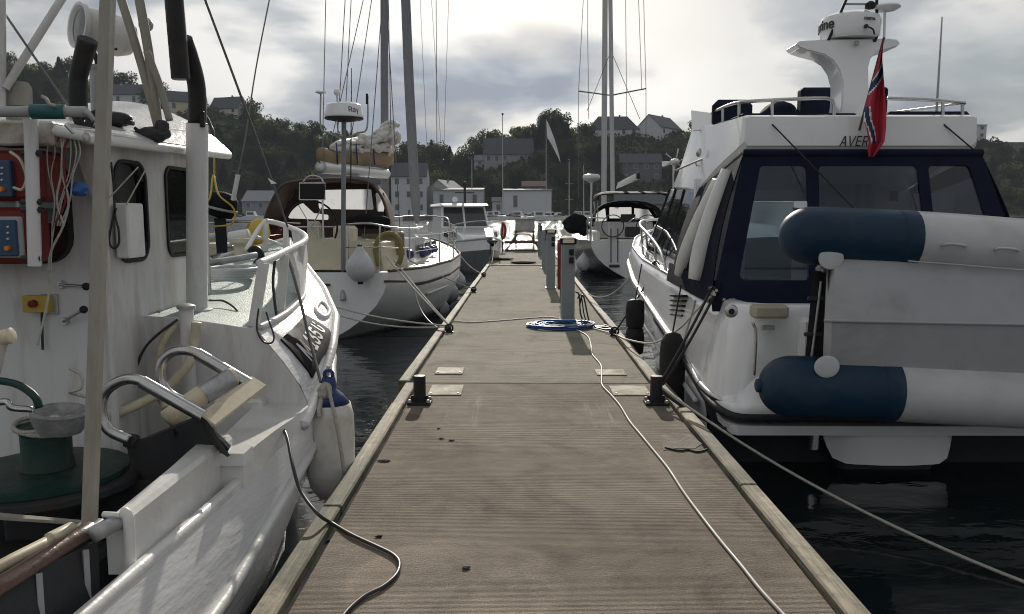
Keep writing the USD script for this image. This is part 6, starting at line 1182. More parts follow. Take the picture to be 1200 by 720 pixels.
part(ya, 'stern_hull', loft(np.array(lowp)), M['antifoul'], smooth=60)
sst = [stern_curve(1.50, .50, 6.28, .26), stern_curve(1.505, .56, 6.26, .26), stern_curve(1.47, .60, 6.28, .26), stern_curve(1.40, .66, 6.38, .26), stern_curve(1.34, .82, 6.47, .26)]
part(ya, 'stern_step', loft(np.array(sst)), M['gelcoat'], smooth=60)
part(ya, 'transom_recess', bx2((2.27, 6.36, .62), (4.3, 6.47, 1.28), .03), M['gelcoat'])
part(ya, 'stern_strake', tube([np.array([p[0], p[1] - .012, .495 + .085 * max(0, (p[1] - 6.3) / .7) ** 1.3]) for p in np.array(stern_curve(1.53, .495, 6.265, .27))], .034, smooth=False, sides=8), M['black'], smooth=True)
part(ya, 'swim_platform', hull([(YX + s * w, y, z) for s in (-1, 1) for w, y, z in ((1.46, 6.26, .44), (1.46, 6.7, .44), (1.44, 6.28, .36), (1.44, 6.7, .36), (1.40, 6.22, .44), (1.40, 6.24, .36))]), M['gelcoat'])
part(ya, 'stern_tunnel', loft(np.array([[(YX - .08 + q, 6.36 + .6 * (abs(q) / .5) ** 4 * .2, z) for q in np.linspace(-w, w, 11)] for w, z in ((.62, .36), (.54, .30), (.51, .20), (.47, .11), (.38, .08), (.1, .075))])), M['gelcoat'], smooth=60)
part(ya, 'stern_tunnel_back', bx2((2.68, 6.5, -.3), (3.46, 7.2, .355), .04), M['antifoul'])
part(ya, 'exhaust_stub', lathe([(.045, 0), (.045, .16), (.035, .16)], (2.42, 6.42, .20), (0, 0, 1), 14), M['steel'])
part(ya, 'underside', bx2((1.8, 6.72, -.3), (4.5, 6.9, .36), .02), M['antifoul'])
for px in (868, 905, 940): part(ya, 'drain_fitting', lathe([(.018, 0), (.016, .010), (.008, .012)], at(px, 474, 6.40), (0, -1, 0), 10), M['steel'])
part(ya, 'stern_light', prism(rrect(-.05, -.02, .05, .02, .012), at(900, 384, 6.40), (1, 0, 0), (0, 0, 1), .02), M['galv'])
sv = part(ya, 'filler_cap', lathe([(.055, 0), (.05, .012), (.02, .016)], at(857, 365, 6.50), (-.1, -1, 0), 18), M['steel']); part(sv, 'slot', lathe([(.025, .016), (.022, .02)], at(857, 365, 6.50), (-.1, -1, 0), 12), M['black'])
part(ya, 'cushion_box', bx2(at(884, 374, 6.34), at(918, 356, 6.5), .02), M['hatch'])
part(ya, 'ladder_rail', tube([at(882, 378, 6.33), at(886, 392, 6.33), at(884, 440, 6.33)], .012, 10, 7), M['steel'], smooth=True)
for k in range(5): part(ya, 'vent_slat', hull([(YX - yi(y, GB) * .5 - yi(y, HB) * .5 - .045, y, z - (y - 8.2) * .10) for y in (8.0, 8.55) for z in (1.27 - .05 * k, 1.285 - .05 * k)] + [(YX - yi(y, GB) * .5 - yi(y, HB) * .5 + .02, y, z - (y - 8.2) * .1) for y in (8.0, 8.55) for z in (1.26 - .05 * k, 1.285 - .05 * k)]), M['black'])
# side decks, coachroof
part(ya, 'side_deck', loft(np.array([[(YX + q * (yi(y, GB) - .06), y, yi(y, GZ) - .02) for q in (-1, -.5, 0, .5, 1)] for y in np.linspace(6.8, 16.6, 24)])), M['gelcoat'], smooth=True)
part(ya, 'coachroof', loft(np.array([[(YX + s * w, y, z) for s, w, z in ((-1, b, 1.45 + .02 * (y - 10)), (-1, b * .93, h), (-.5, b * .9, h + .08), (0, b, h + .11), (.5, b * .9, h + .08), (1, b * .93, h), (1, b, 1.45 + .02 * (y - 10)))] for y, b, h in ((10, 1.20, 1.72), (11.5, 1.18, 1.88), (13, 1.02, 1.94), (14.3, .72, 1.9), (15.0, .4, 1.72))]), caps=True), M['gelcoat'], smooth=50)
for z in (1.66, 1.76): part(ya, 'coachroof_rail', tube([(YX - q, y, z + .02 * (y - 10)) for y, q in ((9.4, 1.26), (10.5, 1.24), (11.6, 1.21), (12.8, 1.09), (13.8, .88))], .012, 20, 6), M['steel'], smooth=True)
# saloon with dark glass
sal = part(ya, 'saloon', loft(np.array([[(YX + s * w, y, z) for s, w, z in ((-1, 1.34, 1.44), (-1, 1.30, 1.60))] for y in (8.95, 11.0)])), M['gelcoat'])
for s in (-1, 1):
    for (y0, y1, t0, t1) in ((9.02, 9.95, 9.0, 9.8), (10.02, 10.75, 9.86, 10.35), (10.82, 11.5, 10.42, 10.75)):
        part(ya, 'side_window', plate([(YX + s * 1.31, y0, 1.56), (YX + s * 1.30, y1, 1.60), (YX + s * 1.12, t1, 2.43), (YX + s * 1.12, t0, 2.40)], .012), M['lightglass'])
    for (y0, t0) in ((8.98, 8.95), (9.98, 9.83), (10.78, 10.38), (11.53, 10.8)): part(ya, 'window_pillar', tube([(YX + s * 1.31, y0, 1.5), (YX + s * 1.12, t0, 2.44)], .018, sides=6), M['gelcoat'] if y0 < 9 else M['black'])
part(ya, 'windscreen', loft(np.array([[(YX + q * 1.30, 11.55 + .55 * (1 - q * q), 1.62), (YX + q * 1.12, 10.82 + .4 * (1 - q * q), 2.44)] for q in np.linspace(-1, 1, 9)])), M['lightglass'], smooth=True)
part(ya, 'saloon_bulkhead', cat(bx2((1.95, 8.93, 1.2), (2.5, 8.98, 2.5), .01), bx2((3.6, 8.93, 1.2), (4.35, 8.98, 2.5), .01), bx2((2.5, 8.93, 2.25), (3.6, 8.98, 2.5), .01)), M['gelcoat'])
part(ya, 'saloon_door', bx2((2.52, 8.95, .9), (3.05, 8.97, 2.24), .004), M['glass'])
part(ya, 'interior_joinery', cat(bx2((1.95, 10.0, 1.0), (2.6, 11.4, 1.75), .03), bx2((3.6, 9.4, 1.0), (4.3, 11.2, 1.6), .03)), M['teak'])
part(ya, 'door_post', tube([(2.48, 8.88, .9), (2.48, 8.88, 2.3)], .03, sides=8), M['gelcoat'])
part(ya, 'saloon_curtain', sheet(np.array([[(3.20 + .62 * k + 0 * z, 8.70 + .04 * _s(30 * k), z) for k in np.linspace(0, 1, 30)] for z in (1.3, 2.56)]), .003), M['lace'], smooth=True)
part(ya, 'grab_pole', tube([(2.9, 8.0, .88), (2.9, 8.0, 2.0), (2.86, 8.0, 2.12), (2.72, 8.0, 2.16)], .016, 14, 7), M['steel'], smooth=True)
part(ya, 'side_curtain', sheet(np.array([[(4.20 - .05 * q, 7.75 + .28 * k + .5 * q * k, 1.5 + .82 * q) for k in np.linspace(0, 1, 9)] for q in np.linspace(0, 1, 9)]), .004), M['lace'], smooth=True)
part(ya, 'notice', bx2(at(1043, 236, 8.80), at(1052, 224, 8.82), .002), M['buoy'])
part(ya, 'cockpit_sole', bx2((1.85, 6.7, .82), (4.45, 9.0, .88), .005), M['teak'])
part(ya, 'cockpit_seat', cat(bx2((2.0, 6.75, .88), (4.3, 7.2, 1.28), .03), bx2((3.9, 7.2, .88), (4.4, 8.8, 1.28), .03)), M['hatch'])
# canopy: aft panel with three clear windows
o_, u_, v_ = np.array([3.13, 7.05, 1.34]), np.array([1, 0, 0.]), np.array([0, .4, 1.39]) / math.hypot(.4, 1.39)
pan = Polygon([(-1.42, 0), (1.42, 0), (1.07, 1.38), (-1.07, 1.38)])
wins = [Polygon(p).buffer(-.05).buffer(.05) for p in ([(-1.175, .19), (-.545, .19), (-.515, 1.25), (-.93, 1.25)], [(-.455, .19), (.50, .19), (.485, 1.25), (-.405, 1.25)], [(.60, .19), (1.17, .19), (.95, 1.25), (.58, 1.25)])]
hol = pan
for w in wins: hol = hol.difference(w)
cn = part(ya, 'canopy', prism(hol, o_, u_, v_, .015), M['navy'])
for w in wins: part(cn, 'window', prism(w.buffer(.01), o_ + (0, .004, 0), u_, v_, .004), M['vinyl'])
for w in (-1, 1):
    q = [(o_ + u_ * (w * 1.42)), (YX + w * 1.40, 9.0, 1.47), (YX + w * 1.15, 8.95, 2.38), (o_ + u_ * (w * 1.07) + v_ * 1.37)]
    q = [np.asarray(x, float) for x in q]
    G = np.array([[q[0] * (1 - b) * (1 - a) + q[1] * a * (1 - b) + q[2] * a * b + q[3] * (1 - a) * b + (w * .05 * _s(np.pi * b) , 0, .0) for a in np.linspace(0, 1, 9)] for b in np.linspace(0, 1, 9)])
    if w < 0:
        part(cn, 'side_panel', sheet(G, .012), M['navy'], smooth=True)
    else:
        part(cn, 'side_frame', cat(sheet(G[:, :2], .012), sheet(G[:, -2:], .012), sheet(G[:3], .012), sheet(G[-2:], .012)), M['navy'], smooth=True)
        part(cn, 'side_window', sheet(G[2:8, 1:8], .006), M['vinyl'], smooth=True)
part(cn, 'roof_edge', tube([o_ + u_ * q + v_ * 1.37 + (0, -.01, .0) for q in np.linspace(-1.08, 1.08, 9)], .035, smooth=False, sides=8), M['navy'], smooth=True)
part(cn, 'hem', sheet(np.array([[(YX - yi(y, GB) - .02 - .03 * k, y, yi(y, GZ) + .16 - .20 * k + .0) for y in np.linspace(7.05, 9.0, 12)] for k in (0, 1)]), .014), M['navy'], smooth=True)
part(cn, 'aft_skirt', sheet(np.array([[(o_[0] + q, 7.03 - .03 * k + .01 * _s(9 * q), 1.36 - .10 * k) for q in np.linspace(-1.42, 1.42, 21)] for k in (0, 1)]), .014), M['navy'], smooth=True)
for (a, b, r) in ((((801, 322), 8.4), ((848, 212), 7.95), [.05, .075, .080, .08, .078, .06]), (((820, 328), 7.62), ((858, 200), 7.68), [.06, .088, .090, .085, .08, .055])):
    p, q = at(*a[0], a[1]) + (-.05, 0, 0), at(*b[0], b[1]) + (-.05, 0, 0); m = tube([p, p * .6 + q * .4 + (-.02, 0, 0), q], r, 12, 12)
    part(cn, 'rolled_curtain', m, M['curtain'], 'pale rolled-back side curtain', smooth=True)
# flybridge moulding
FS_ = []
for y, hb, zb, ht, zt in ((7.50, 1.06, 2.74, 1.05, 2.98), (7.56, 1.09, 2.70, 1.07, 3.0), (8.2, 1.12, 2.56, 1.07, 3.02), (8.9, 1.14, 2.38, 1.06, 3.06), (9.6, 1.15, 2.39, 1.02, 3.12), (10.3, 1.15, 2.42, .95, 3.14), (10.9, 1.05, 2.46, .85, 3.0), (11.5, .8, 2.50, .6, 2.75)):
    FS_.append([(YX - .01 + s * w, y, z) for s, w, z in ((-1, hb - .04, zb - .01), (-1, hb, zb + .03), (-1, ht, zt), (-1, ht - .05, zt + .012), (1, ht - .05, zt + .012), (1, ht, zt), (1, hb, zb + .03), (1, hb - .04, zb - .01))])
fb = part(ya, 'flybridge', loft(np.array(FS_), closed=True, caps=True), M['gelcoat'], smooth=35)
part(fb, 'aft_overhang', bx2((2.1, 7.52, 2.70), (4.18, 7.9, 2.74), .015), M['gelcoat'])
tx = meshkit.text_mesh('AVER', .092, .004); tx.vertices[:, 0] = tx.vertices[:, 0] * .80 + tx.vertices[:, 1] * .22
part(fb, 'boat_name', place(tx, at(983, 171.5, 7.492), (1, 0, 0), (0, 0, 1)), M['letterdark'], smooth=False)
part(fb, 'side_grip', cat(tube([at(792, 200, 9.6), at(815, 190, 9.2), at(836, 182, 8.7), at(840, 184, 8.65)], .012, 16, 7), tube([at(815, 190, 9.2), at(817, 195, 9.2)], .010, sides=6)), M['steel'], smooth=True)
part(fb, 'side_lamp', lathe([(.05, 0), (.05, .02), (.03, .03)], at(820, 179, 9.0), (-1, -.2, .1), 14), M['steel'])
part(fb, 'side_fin', plate([at(812, 154, 9.6), at(836, 150, 9.2), at(831, 131, 9.3), at(811, 130, 9.8)], .03), M['gelcoat'])
rl = part(ya, 'flybridge_rail', cat(tube([at(834, 133, 9.2), at(850, 125, 8.4), at(868, 120, 7.9), at(905, 117.5, 7.7), at(955, 115.5, 7.65), at(971, 116, 7.65), at(977, 122, 7.65), at(977, 143, 7.65)], .017, 60, 8), tube([at(1040, 115.5, 7.65), at(1085, 117, 7.65), at(1131, 121, 7.7)], .017, 12, 8)), M['steel'], smooth=True)
part(rl, 'lower_rail', cat(tube([at(836, 146, 9.2), at(868, 140, 7.9), at(905, 138, 7.7), at(972, 136, 7.65)], .012, 24, 7), tube([at(1038, 136, 7.65), at(1131, 139.5, 7.7)], .012, sides=7), tube([at(1052, 131, 9.3), at(1126, 121, 8.1)], .013, sides=7)), M['steel'], smooth=True)
for px, pt, pb, y in ((847, 127, 148, 8.5), (866, 120, 147, 7.9), (905, 118, 145, 7.7), (1105, 118, 145, 7.68), (1128, 121, 145, 7.7)): part(rl, 'post', tube([at(px, pt, y), at(px, pb, y)], .015, sides=7), M['steel'])
for (x0, x1, t0, t1, b0, y, r) in ((836, 884, 116, 115, 150, 8.9, .06), (938, 986, 102, 101, 150, 8.6, .03), (1032, 1042, 102, 102, 150, 8.6, .02)):
    a, b = at(x0, b0, y), at(x1, t0, y); part(ya, 'flybridge_seat', bx2((a[0], y, a[2]), (b[0], y + .16, b[2]), r), M['navy'])
part(ya, 'flybridge_cover', blob(at(912, 137, 9.0), (.20, .25, .17), 3, .2), M['navy']); part(ya, 'flybridge_cushion', bx2(at(1040, 149, 7.8), at(1100, 139, 8.4), .03), M['navy'])
part(ya, 'flybridge_cushion', bx2(at(868, 149, 7.8), at(978, 141, 8.4), .03), M['navy'])
# radar arch
ap = [(982, 150), (988, 122), (989, 98), (985, 82), (977, 70), (966, 63), (948, 58.5), (938, 55), (935, 52), (938, 49.5), (960, 48), (1000, 47), (1040, 46.5), (1051, 47.5), (1054, 50.5), (1050, 54), (1040, 57), (1028, 60.5), (1020, 67), (1017, 78), (1017, 98), (1019, 125), (1021, 150)]
Pa = [at(a, b, 7.95) for a, b in ap]; ag = Polygon([(p[0], p[2]) for p in Pa]).buffer(.012)
am = cat(*[prism(ag.buffer(-i), (0, 7.95 + d0, 0), (1, 0, 0), (0, 0, 1), -(d1 - d0)) for i, d0, d1 in ((.0, .02, .30), (.012, 0.0, .32))])
arp = part(ya, 'radar_arch', am, M['gelcoat'], smooth=30)
part(arp, 'anchor_lamp', lathe([(.025, 0), (.02, .02)], at(1004, 51, 7.92), (0, -1, 0), 12), M['galv'])
rc_ = at(996, 33, 8.1)
rd = part(ya, 'radar_dome', lathe([(.02, -.12), (.25, -.12), (.275, -.09), (.285, .04), (.265, .09), (.18, .13), (.02, .14)], rc_, n=32), M['gelcoat'], smooth=40)
part(rd, 'lettering', wrap_text('marine', .085, rc_, .287, -2.2, -.035), M['letterdark'], smooth=False)
part(rd, 'small_lettering', wrap_text('DIGITAL', .022, rc_, .287, .05, .015), M['letterdark'], smooth=False)
part(rd, 'cable_gland', cat(blob(rc_ + (.03, -.30, -.05), (.018, .03, .02), 1, .1), tube([rc_ + (.03, -.30, -.05), rc_ + (.09, -.31, -.08), rc_ + (.12, -.28, -.12)], .008, 8, 6)), M['dark'])
fr = part(ya, 'aerial_frame', cat(tube([at(971, 47, 7.95), at(996, -10, 7.95)], .014, sides=8), tube([at(1023, 48, 7.95), at(1027, 42, 7.95), at(1027.5, -10, 7.95)], .015, 8, 8)), M['black_metal'], smooth=True)
part(fr, 'stern_lamp', lathe([(.03, -.03), (.05, -.02), (.05, .02), (.02, .04)], at(1020, 7, 7.95), n=14), M['black']); part(fr, 'cross_tube', tube([at(990, 5, 7.95), at(1027, 5, 7.95)], .010, sides=6), M['greypaint'])
gp_ = part(ya, 'satellite_disc', lathe([(.02, -.03), (.09, -.025), (.125, -.005), (.12, .015), (.02, .035)], at(1039, 9, 7.95), n=22), M['gelcoat'], smooth=True); part(gp_, 'stalk', tube([at(1037, 12, 7.95), at(1036, 46, 7.95)], .013, sides=8), M['gelcoat'])
part(ya, 'whip_aerial', tube([at(1097, 138, 8.4), at(1104, 20, 8.4)], [.014, .007], sides=7), M['greypaint'])
for a, b, y0, y1 in (((905, 146), (1002, 246), 7.5, 6.9), ((1106, 146), (1146, 180), 7.5, 7.4)): part(ya, 'canopy_strap', tube([at(*a, y0), at(*b, y1)], .007, sides=6), M['black'])
# bow rail and pulpit
pr_ = [at(783, 330, 9.2), at(776, 300, 9.7), at(768, 285, 10.2), at(757, 272, 10.9), at(750, 264, 11.5), at(754, 259, 12.3), at(772, 257, 13.2), at(800, 256, 14.5)]
bp_ = part(ya, 'bow_rail', tube(pr_, .020, 60, 9), M['steel'], smooth=True)
part(bp_, 'mid_rail', tube([at(776, 318, 9.5), at(766, 304, 10.2), at(753, 286, 11.5), at(757, 279, 12.4), at(775, 275, 13.3)], .012, 30, 7), M['steel'], smooth=True)
for px, pt, pb, y in ((767, 285, 321, 10.25), (757, 272, 308, 10.9), (751, 264, 303, 11.5), (756, 259, 295, 12.3)): part(bp_, 'stanchion', tube([at(px, pt, y), at(px + 3, pb, y)], .014, sides=7), M['steel'])
for (px, py, y) in ((838, 346, 6.95), (770, 313, 10.0)):
    c = at(px, py, y); k = part(ya, 'mooring_cleat', cat(tube([c + (-.02, -.12, .05), c + (-.02, .12, .05)], .014, sides=8), tube([c + (-.02, -.05, 0), c + (-.02, -.05, .05)], .014, sides=7), tube([c + (-.02, .05, 0), c + (-.02, .05, .05)], .014, sides=7)), M['steel']); part(k, 'rope_turns', cat(*[tube([c + (-.02 + .03 * _c(q + i), .1 * _s(q * 2 + i), .05 + .02 * _s(q)) for q in np.linspace(0, 6.3, 14)], .010, smooth=False, sides=6) for i in range(3)]), M['blackrope'], smooth=True)
# davit column on the platform
dv = part(ya, 'davit_column', hull([at(943, 424, 5.9), at(966, 424, 5.9), at(953, 318, 5.9), at(974, 318, 5.9), at(943, 424, 6.1), at(966, 424, 6.1), at(953, 318, 6.1), at(974, 318, 6.1)]), M['black_metal'])
part(dv, 'side_rail', tube([at(951, 420, 5.88), at(957, 372, 5.88), at(962, 330, 5.88)], .010, 8, 8), M['galv'], smooth=True); part(dv, 'top_bracket', bx(at(966, 316, 5.95), (.10, .12, .06), .02), M['galv'])
for py in (350, 392): part(dv, 'clamp_band', bx(at(960 - (py - 350) * .1, py, 5.89), (.17, .03, .03), .006), M['dark'])
part(dv, 'lower_bracket', bx(at(956, 424, 5.95), (.17, .14, .07), .02), M['black_metal'])

# ---------------------------------------------------------------- tender on its side across the stern
td = thing('inflatable_tender', 'navy and grey inflatable tender stowed on its side across the yacht stern', 'tender', (3.2, 5.85, .6))
def tender_tube(P, r, split, cap_l):
    P = np.array([P[0]] + list(P[3:]), float); cut = split; Q0 = spline(P, 200); L_ = np.concatenate([[0], np.cumsum(np.linalg.norm(np.diff(Q0, axis=0), axis=1))])
    ss = np.concatenate([.24 * (1 - np.cos(np.linspace(0, np.pi / 2, 14))), np.linspace(.28, L_[-1], 50)]); Q = np.stack([np.interp(ss, L_, Q0[:, k]) for k in range(3)], 1)
    R_ = r * np.sqrt(np.clip(1 - ((.24 - ss) / .24).clip(0, 1) ** 2, .0004, 1)) ** .9; i = int(np.argmin(np.abs(Q[:, 0] - cut)))
    part(td, 'seam_tape', tube(Q[i - 1:i + 2], R_[i - 1:i + 2] + .002, smooth=False, sides=26, cap=False), M['navypvc'], smooth=60)
    part(td, 'tube_end', tube(Q[:i + 1], R_[:i + 1], smooth=False, sides=26), M['navypvc'], smooth=60)
    return part(td, 'tube', tube(Q[i:], R_[i:] * .997, smooth=False, sides=26), M['greypvc'], smooth=60)
t1 = tender_tube([at(914, 275, 5.90), at(930, 276, 5.90), at(946, 276.5, 5.9), at(1060, 281, 5.88), at(1200, 291, 5.88), at(1330, 303, 5.9), at(1420, 330, 5.95)], .212, at(1062, 281, 5.88)[0], True)
t2 = tender_tube([at(890, 452, 5.80), at(905, 452, 5.80), at(920, 452.5, 5.8), at(1030, 457, 5.8), at(1200, 466, 5.8), at(1330, 468, 5.8), at(1420, 450, 5.85)], .228, at(1032, 457, 5.8)[0], False)
for px, py, y in ((1118, 288, 5.66), (1180, 293, 5.66)): part(td, 'handle_patch', tube([at(px - 14, py, y), at(px - 8, py - 2, y - .03), at(px + 8, py - 1, y - .03), at(px + 14, py + 1, y)], .010, 12, 6), M['fendergrey'], smooth=True)
part(td, 'tube_seam', tube([at(px, py, y) for px, py, y in ((1064, 306, 5.695), (1130, 311, 5.695), (1200, 317, 5.695), (1300, 326, 5.70))], .005, 20, 5), M['fendergrey'], smooth=True)
part(td, 'valve_knob', lathe([(.05, -.04), (.05, .02), (.03, .03)], at(890, 452, 5.8), (-1, 0, 0), 16), M['navypvc'])
G = []
for px in (968, 975, 1010, 1060, 1120, 1180, 1250, 1330, 1400):
    k = (px - 968) / 430; dy = .0 if px > 970 else .10; kk = max(0, k - .5) * 2
    rows_ = [(288 + 12 * k, 5.86), (308 + 12 * k, 5.74), (345 + 10 * k, 5.68), (374 + 8 * k, 5.62), (380 + 8 * k, 5.63), (412 + 4 * k, 5.67), (440 + 6 * k - 10 * kk, 5.72), (472 + 2 * k - 22 * kk, 5.80)]
    G.append([at(px + (4 - .045 * (q[0] - 300) if px < 980 else 0), q[0], q[1] + dy) for q in rows_])
hb_ = part(td, 'hull_bottom', sheet(np.array(G), .03), M['ribhull'], smooth=40)
part(hb_, 'keel_strip', tube([at(px, 376 + 8 * (px - 968) / 430, 5.612) for px in np.linspace(966, 1400, 12)], .014, smooth=False, sides=6), M['ribhull'], smooth=True)
part(hb_, 'seam_tape', tube([at(px, 441 + 6 * (px - 968) / 430, 5.708) for px in np.linspace(970, 1180, 8)], .006, smooth=False, sides=5), M['fendergrey'], smooth=True)
part(td, 'transom_board', hull([at(966, 306, 5.95), at(972, 306, 5.75), at(962, 430, 5.95), at(966, 430, 5.75), at(972, 306, 6.0), at(972, 430, 6.0)]), M['dark'])
for px, py, y in ((974, 303, 5.72), (969, 430, 5.60)): part(td, 'tube_patch', blob(at(px, py, y), (.09, .012, .08), 3, .0), M['greypvc'])

# ---------------------------------------------------------------- flag
ft_ = thing('ensign', 'red, white and blue cross flag drooping in folds from the staff on the flybridge', 'flag', at(1010, 155, 7.45))
part(ft_, 'staff', tube([at(1007, 153, 7.46), at(1013, 130, 7.42), at(1036, 44, 7.36)], .011, 10, 8), M['darkwood'], smooth=True)
LX = np.array([(50, 1034), (75, 1028), (95, 1022), (115, 1016), (130, 1012.5), (142, 1012), (150, 1015), (165, 1018), (176, 1016.5), (184, 1018)]); RX = np.array([(50, 1035), (70, 1034), (95, 1036), (115, 1037.5), (130, 1039), (150, 1038.5), (166, 1036.5), (176, 1030), (184, 1024)])
ng, mg = 60, 22; gr = np.zeros((ng, mg, 3))
for i, py in enumerate(np.linspace(50, 184, ng)):
    l, r_ = np.interp(py, LX[:, 0], LX[:, 1]), np.interp(py, RX[:, 0], RX[:, 1])
    for j, k in enumerate(np.linspace(0, 1, mg)):
        gr[i, j] = at(l + (r_ - l) * k, py, 7.33 + .05 * _s(k * 9.0 + py * .02) * min(1, (py - 48) / 40))
cls = np.zeros((ng - 1, mg - 1), int)
for i in range(ng - 1):
    for j in range(mg - 1):
        py = 50 + 134 * (i + .5) / (ng - 1); k = (j + .5) / (mg - 1); q = py + (k - .5) * 18
        d1 = abs(q - 91 + 6 * (k - .5)); d2 = abs((k - .46) * 26 - (py - 150) * .22) if 118 < py < 170 and k < .75 else 99
        d2 = abs((k - .22) * 26 - (py - 146) * .16) if 124 < py < 168 and k < .5 else 99
        d = min(d1, d2 * 2.2); cls[i, j] = 2 if d < 6.0 else 1 if d < 10 else 0
for c_, (nm, mt) in enumerate((('red_cloth', 'redflat'), ('white_cross', 'flagwhite'), ('blue_cross', 'flagblue'))):
    f = [(i * mg + j, i * mg + j + 1, (i + 1) * mg + j + 1, (i + 1) * mg + j) for i in range(ng - 1) for j in range(mg - 1) if cls[i, j] == c_]
    f = np.array(f); m = trimesh.Trimesh(gr.reshape(-1, 3), np.vstack([f[:, [0, 1, 2]], f[:, [0, 2, 3]]]), process=False); m.remove_unreferenced_vertices(); part(ft_, nm, m, M[mt], smooth=True)

# ---------------------------------------------------------------- black fenders and ropes between yacht and pontoon
def black_fender(label, c, r, L, two=False):
    t = thing('black_fender', label, 'fender', c); c = np.asarray(c, float)
    if two:
        for z, h in ((L * .24, L * .27), (-L * .25, L * .26)): part(t, 'body', lathe([(r * .5, -h), (r * .92, -h * .85), (r, -h * .3), (r, h * .3), (r * .9, h * .85), (r * .45, h), (.02, h)], c + (0, 0, z), n=20), M['black'], smooth=True)
    else: part(t, 'body', lathe([(r * .8, -L / 2), (r, -L / 2 + .04), (r, L * .2), (r * .92, L * .36), (r * .6, L * .47), (.02, L / 2)], c, n=22), M['black'], smooth=True)
    part(t, 'lanyard', tube([c + (0, 0, L / 2), c + (.08, .05, L / 2 + .45)], .008, sides=6), M['blackrope']); return t
black_fender('black fender of two stacked lobes, farther of the two along the yacht side', (1.50, 10.15, .68), .12, .70, True)
black_fender('round-topped black fender nearest the yacht stern, behind the right bollard', (1.515, 7.75, .60), .125, .74)
bl = np.array([1.185, 6.72, 0.72])
ck = at(836, 346, 6.95)
line('left of the two black lines from the right bollard up to the yacht cleat', bl + (.05, .02, -.02), ck + (-.03, 0, .03), .02, .012, 'blackrope')
line('right of the two black lines from the right bollard up to the yacht cleat', bl + (.05, -.02, -.05), ck + (.03, .02, .03), .03, .012, 'blackrope')
line('long grey line sagging over dark water from the right bollard towards the lower right corner', bl + (.05, -.04, -.08), at(1215, 688, 4.35), .12, .011, 'rope')
line('black line lying over the deck edge from the right bollard to the yacht side', bl + (.04, -.05, -.10), at(851, 503, 6.35), .03, .014, 'blackrope')
line('thin dark bow line from the right deck ring to the yacht bow cleat', np.array([1.32, 10.6, .58]), at(770, 312, 10.0), .02, .011, 'blackrope')
single('shore_power_lead', tube([(1.05, 11.3, .51), (1.30, 10.5, .53), at(735, 398, 9.6), at(765, 402, 8.6), at(795, 386, 7.8), at(818, 362, 7.3), at(834, 347, 6.98)], .010, 50, 6), M['greycable'], 'grey lead drooping from the pedestal over the water to the yacht stern cleat', 'cable', smooth=True)
line('thin line from the farther yacht rail drooping to the water left of its bow', at(757, 300, 11), at(690, 345, 15), .25, .010, 'rope')
single('chafe_chain', tube([at(815, 352, 7.0), at(812, 366, 7.1), at(806, 384, 7.2), at(801, 402, 7.3)], .010, 10, 6), M['steel'], 'short bright chain hanging down the yacht side below the vent slats', 'chain', smooth=True)
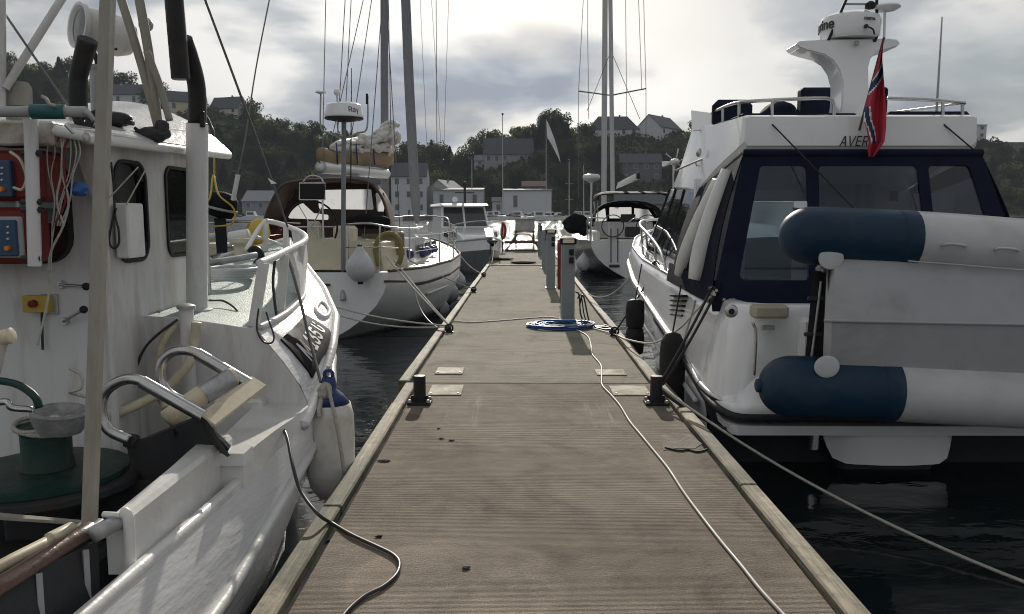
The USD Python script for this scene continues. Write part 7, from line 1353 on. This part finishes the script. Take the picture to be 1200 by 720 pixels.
# outboard motor hanging on the far boat behind the exhaust pipe
ob = thing('outboard_motor', 'dark outboard motor hung in yellow rope slings beyond the exhaust pipe', 'outboard motor', at(258, 275, 15))
c = at(260, 240, 15)
part(ob, 'cowl', lathe([(.02, -.26), (.22, -.22), (.29, -.08), (.28, .10), (.20, .21), (.02, .24)], c, (.25, 0, 1), 18), M['blackcloth'], smooth=True); part(ob, 'cowl_band', lathe([(.285, -.10), (.297, -.085), (.295, -.06), (.285, -.05)], c, (.25, 0, 1), 18), M['greypaint'])
part(ob, 'leg', hull([c + q for q in ((-.12, -.1, -.25), (.1, -.1, -.25), (-.1, .1, -.25), (-.10, -.05, -1.3), (.10, -.05, -1.3), (.0, .08, -1.3))]), M['black'])
part(ob, 'propeller_gear', blob(c + (0, 0, -1.3), (.25, .09, .09), 2, .2), M['black'])
part(ob, 'sling', cat(tube([c + (-.3, -.1, .0), c + (-.1, -.3, .12), at(250, 205, 15), at(256, 228, 14.75), at(274, 245, 14.8), at(272, 262, 14.8), at(250, 266, 14.7)], .018, 30, 6), tube([at(251, 205, 15), at(251, 180, 15)], .02, sides=6), tube([at(245, 233, 14.8), at(251, 205, 15)], .012, sides=6)), M['yellow'], smooth=True)
part(ob, 'hoist_davit', tube([at(251, 178, 15), at(248, 150, 15.3), at(235, 148, 15.6), at(225, 300, 15.8)], .03, 30, 8), M['dark'], smooth=True)
# boat that carries the outboard: low hull and stern rail seen over the fishing boat's bow
pb = thing('moored_boat', 'low cream boat with dark red canvas seen beyond the fishing boat bow rail', 'boat', (-6.2, 17.0, 0))
ys = np.array([15.0, 17, 19, 21, 23]); G = boat_hull(np.full(5, -6.35), ys, np.array([1.0, 1.25, 1.3, .9, .05]), np.array([1.1, 1.05, 1.05, 1.15, 1.3]), np.array([.6, 1.0, 1.1, .6, .02]), np.full(5, .4))
part(pb, 'hull', loft(G, caps=True), M['cream'], smooth=50); part(pb, 'deck', bx2((-7.3, 15.2, 1.0), (-5.4, 20, 1.08), .03), M['cream'])
part(pb, 'cockpit_box', bx2(at(232, 312, 15.3), at(290, 284, 16.2), .04), M['cream']); part(pb, 'rolled_mat', tube([at(236, 280, 15.3), at(262, 276, 15.3)], .08, sides=10), M['sail'])
part(pb, 'canvas', bx2(at(300, 315, 15.6), at(338, 266, 16.2), .06), mat('dark_red_canvas', (0.13, 0.022, 0.022), 0.75, var=0.15))
part(pb, 'yellow_bag', blob(at(296, 276, 15.4), (.16, .12, .28), 4, .3), M['yellow'])
part(pb, 'stern_rail', cat(tube([at(238, 262, 15.1), at(300, 260, 15.1), at(352, 262, 15.1)], .018, 10, 6), tube([at(238, 290, 15.1), at(352, 292, 15.1)], .014, sides=6)), M['steel'], smooth=True)

# ================================================================ the damp sea air
hz = usdkit.material(stage, '/World/Looks/haze', {'v': ('principled_volume', {'color': (0.72, 0.82, 0.95), 'density': 0.00014, 'anisotropy': 0.0})}, [], volume='v.volume')
single('haze', bx2((-W - 10, -80, -1.5), (W + 10, 1360, 100), 0.0001), hz, 'thin damp air between us and the far hillside', 'haze', kind='stuff', smooth=False)
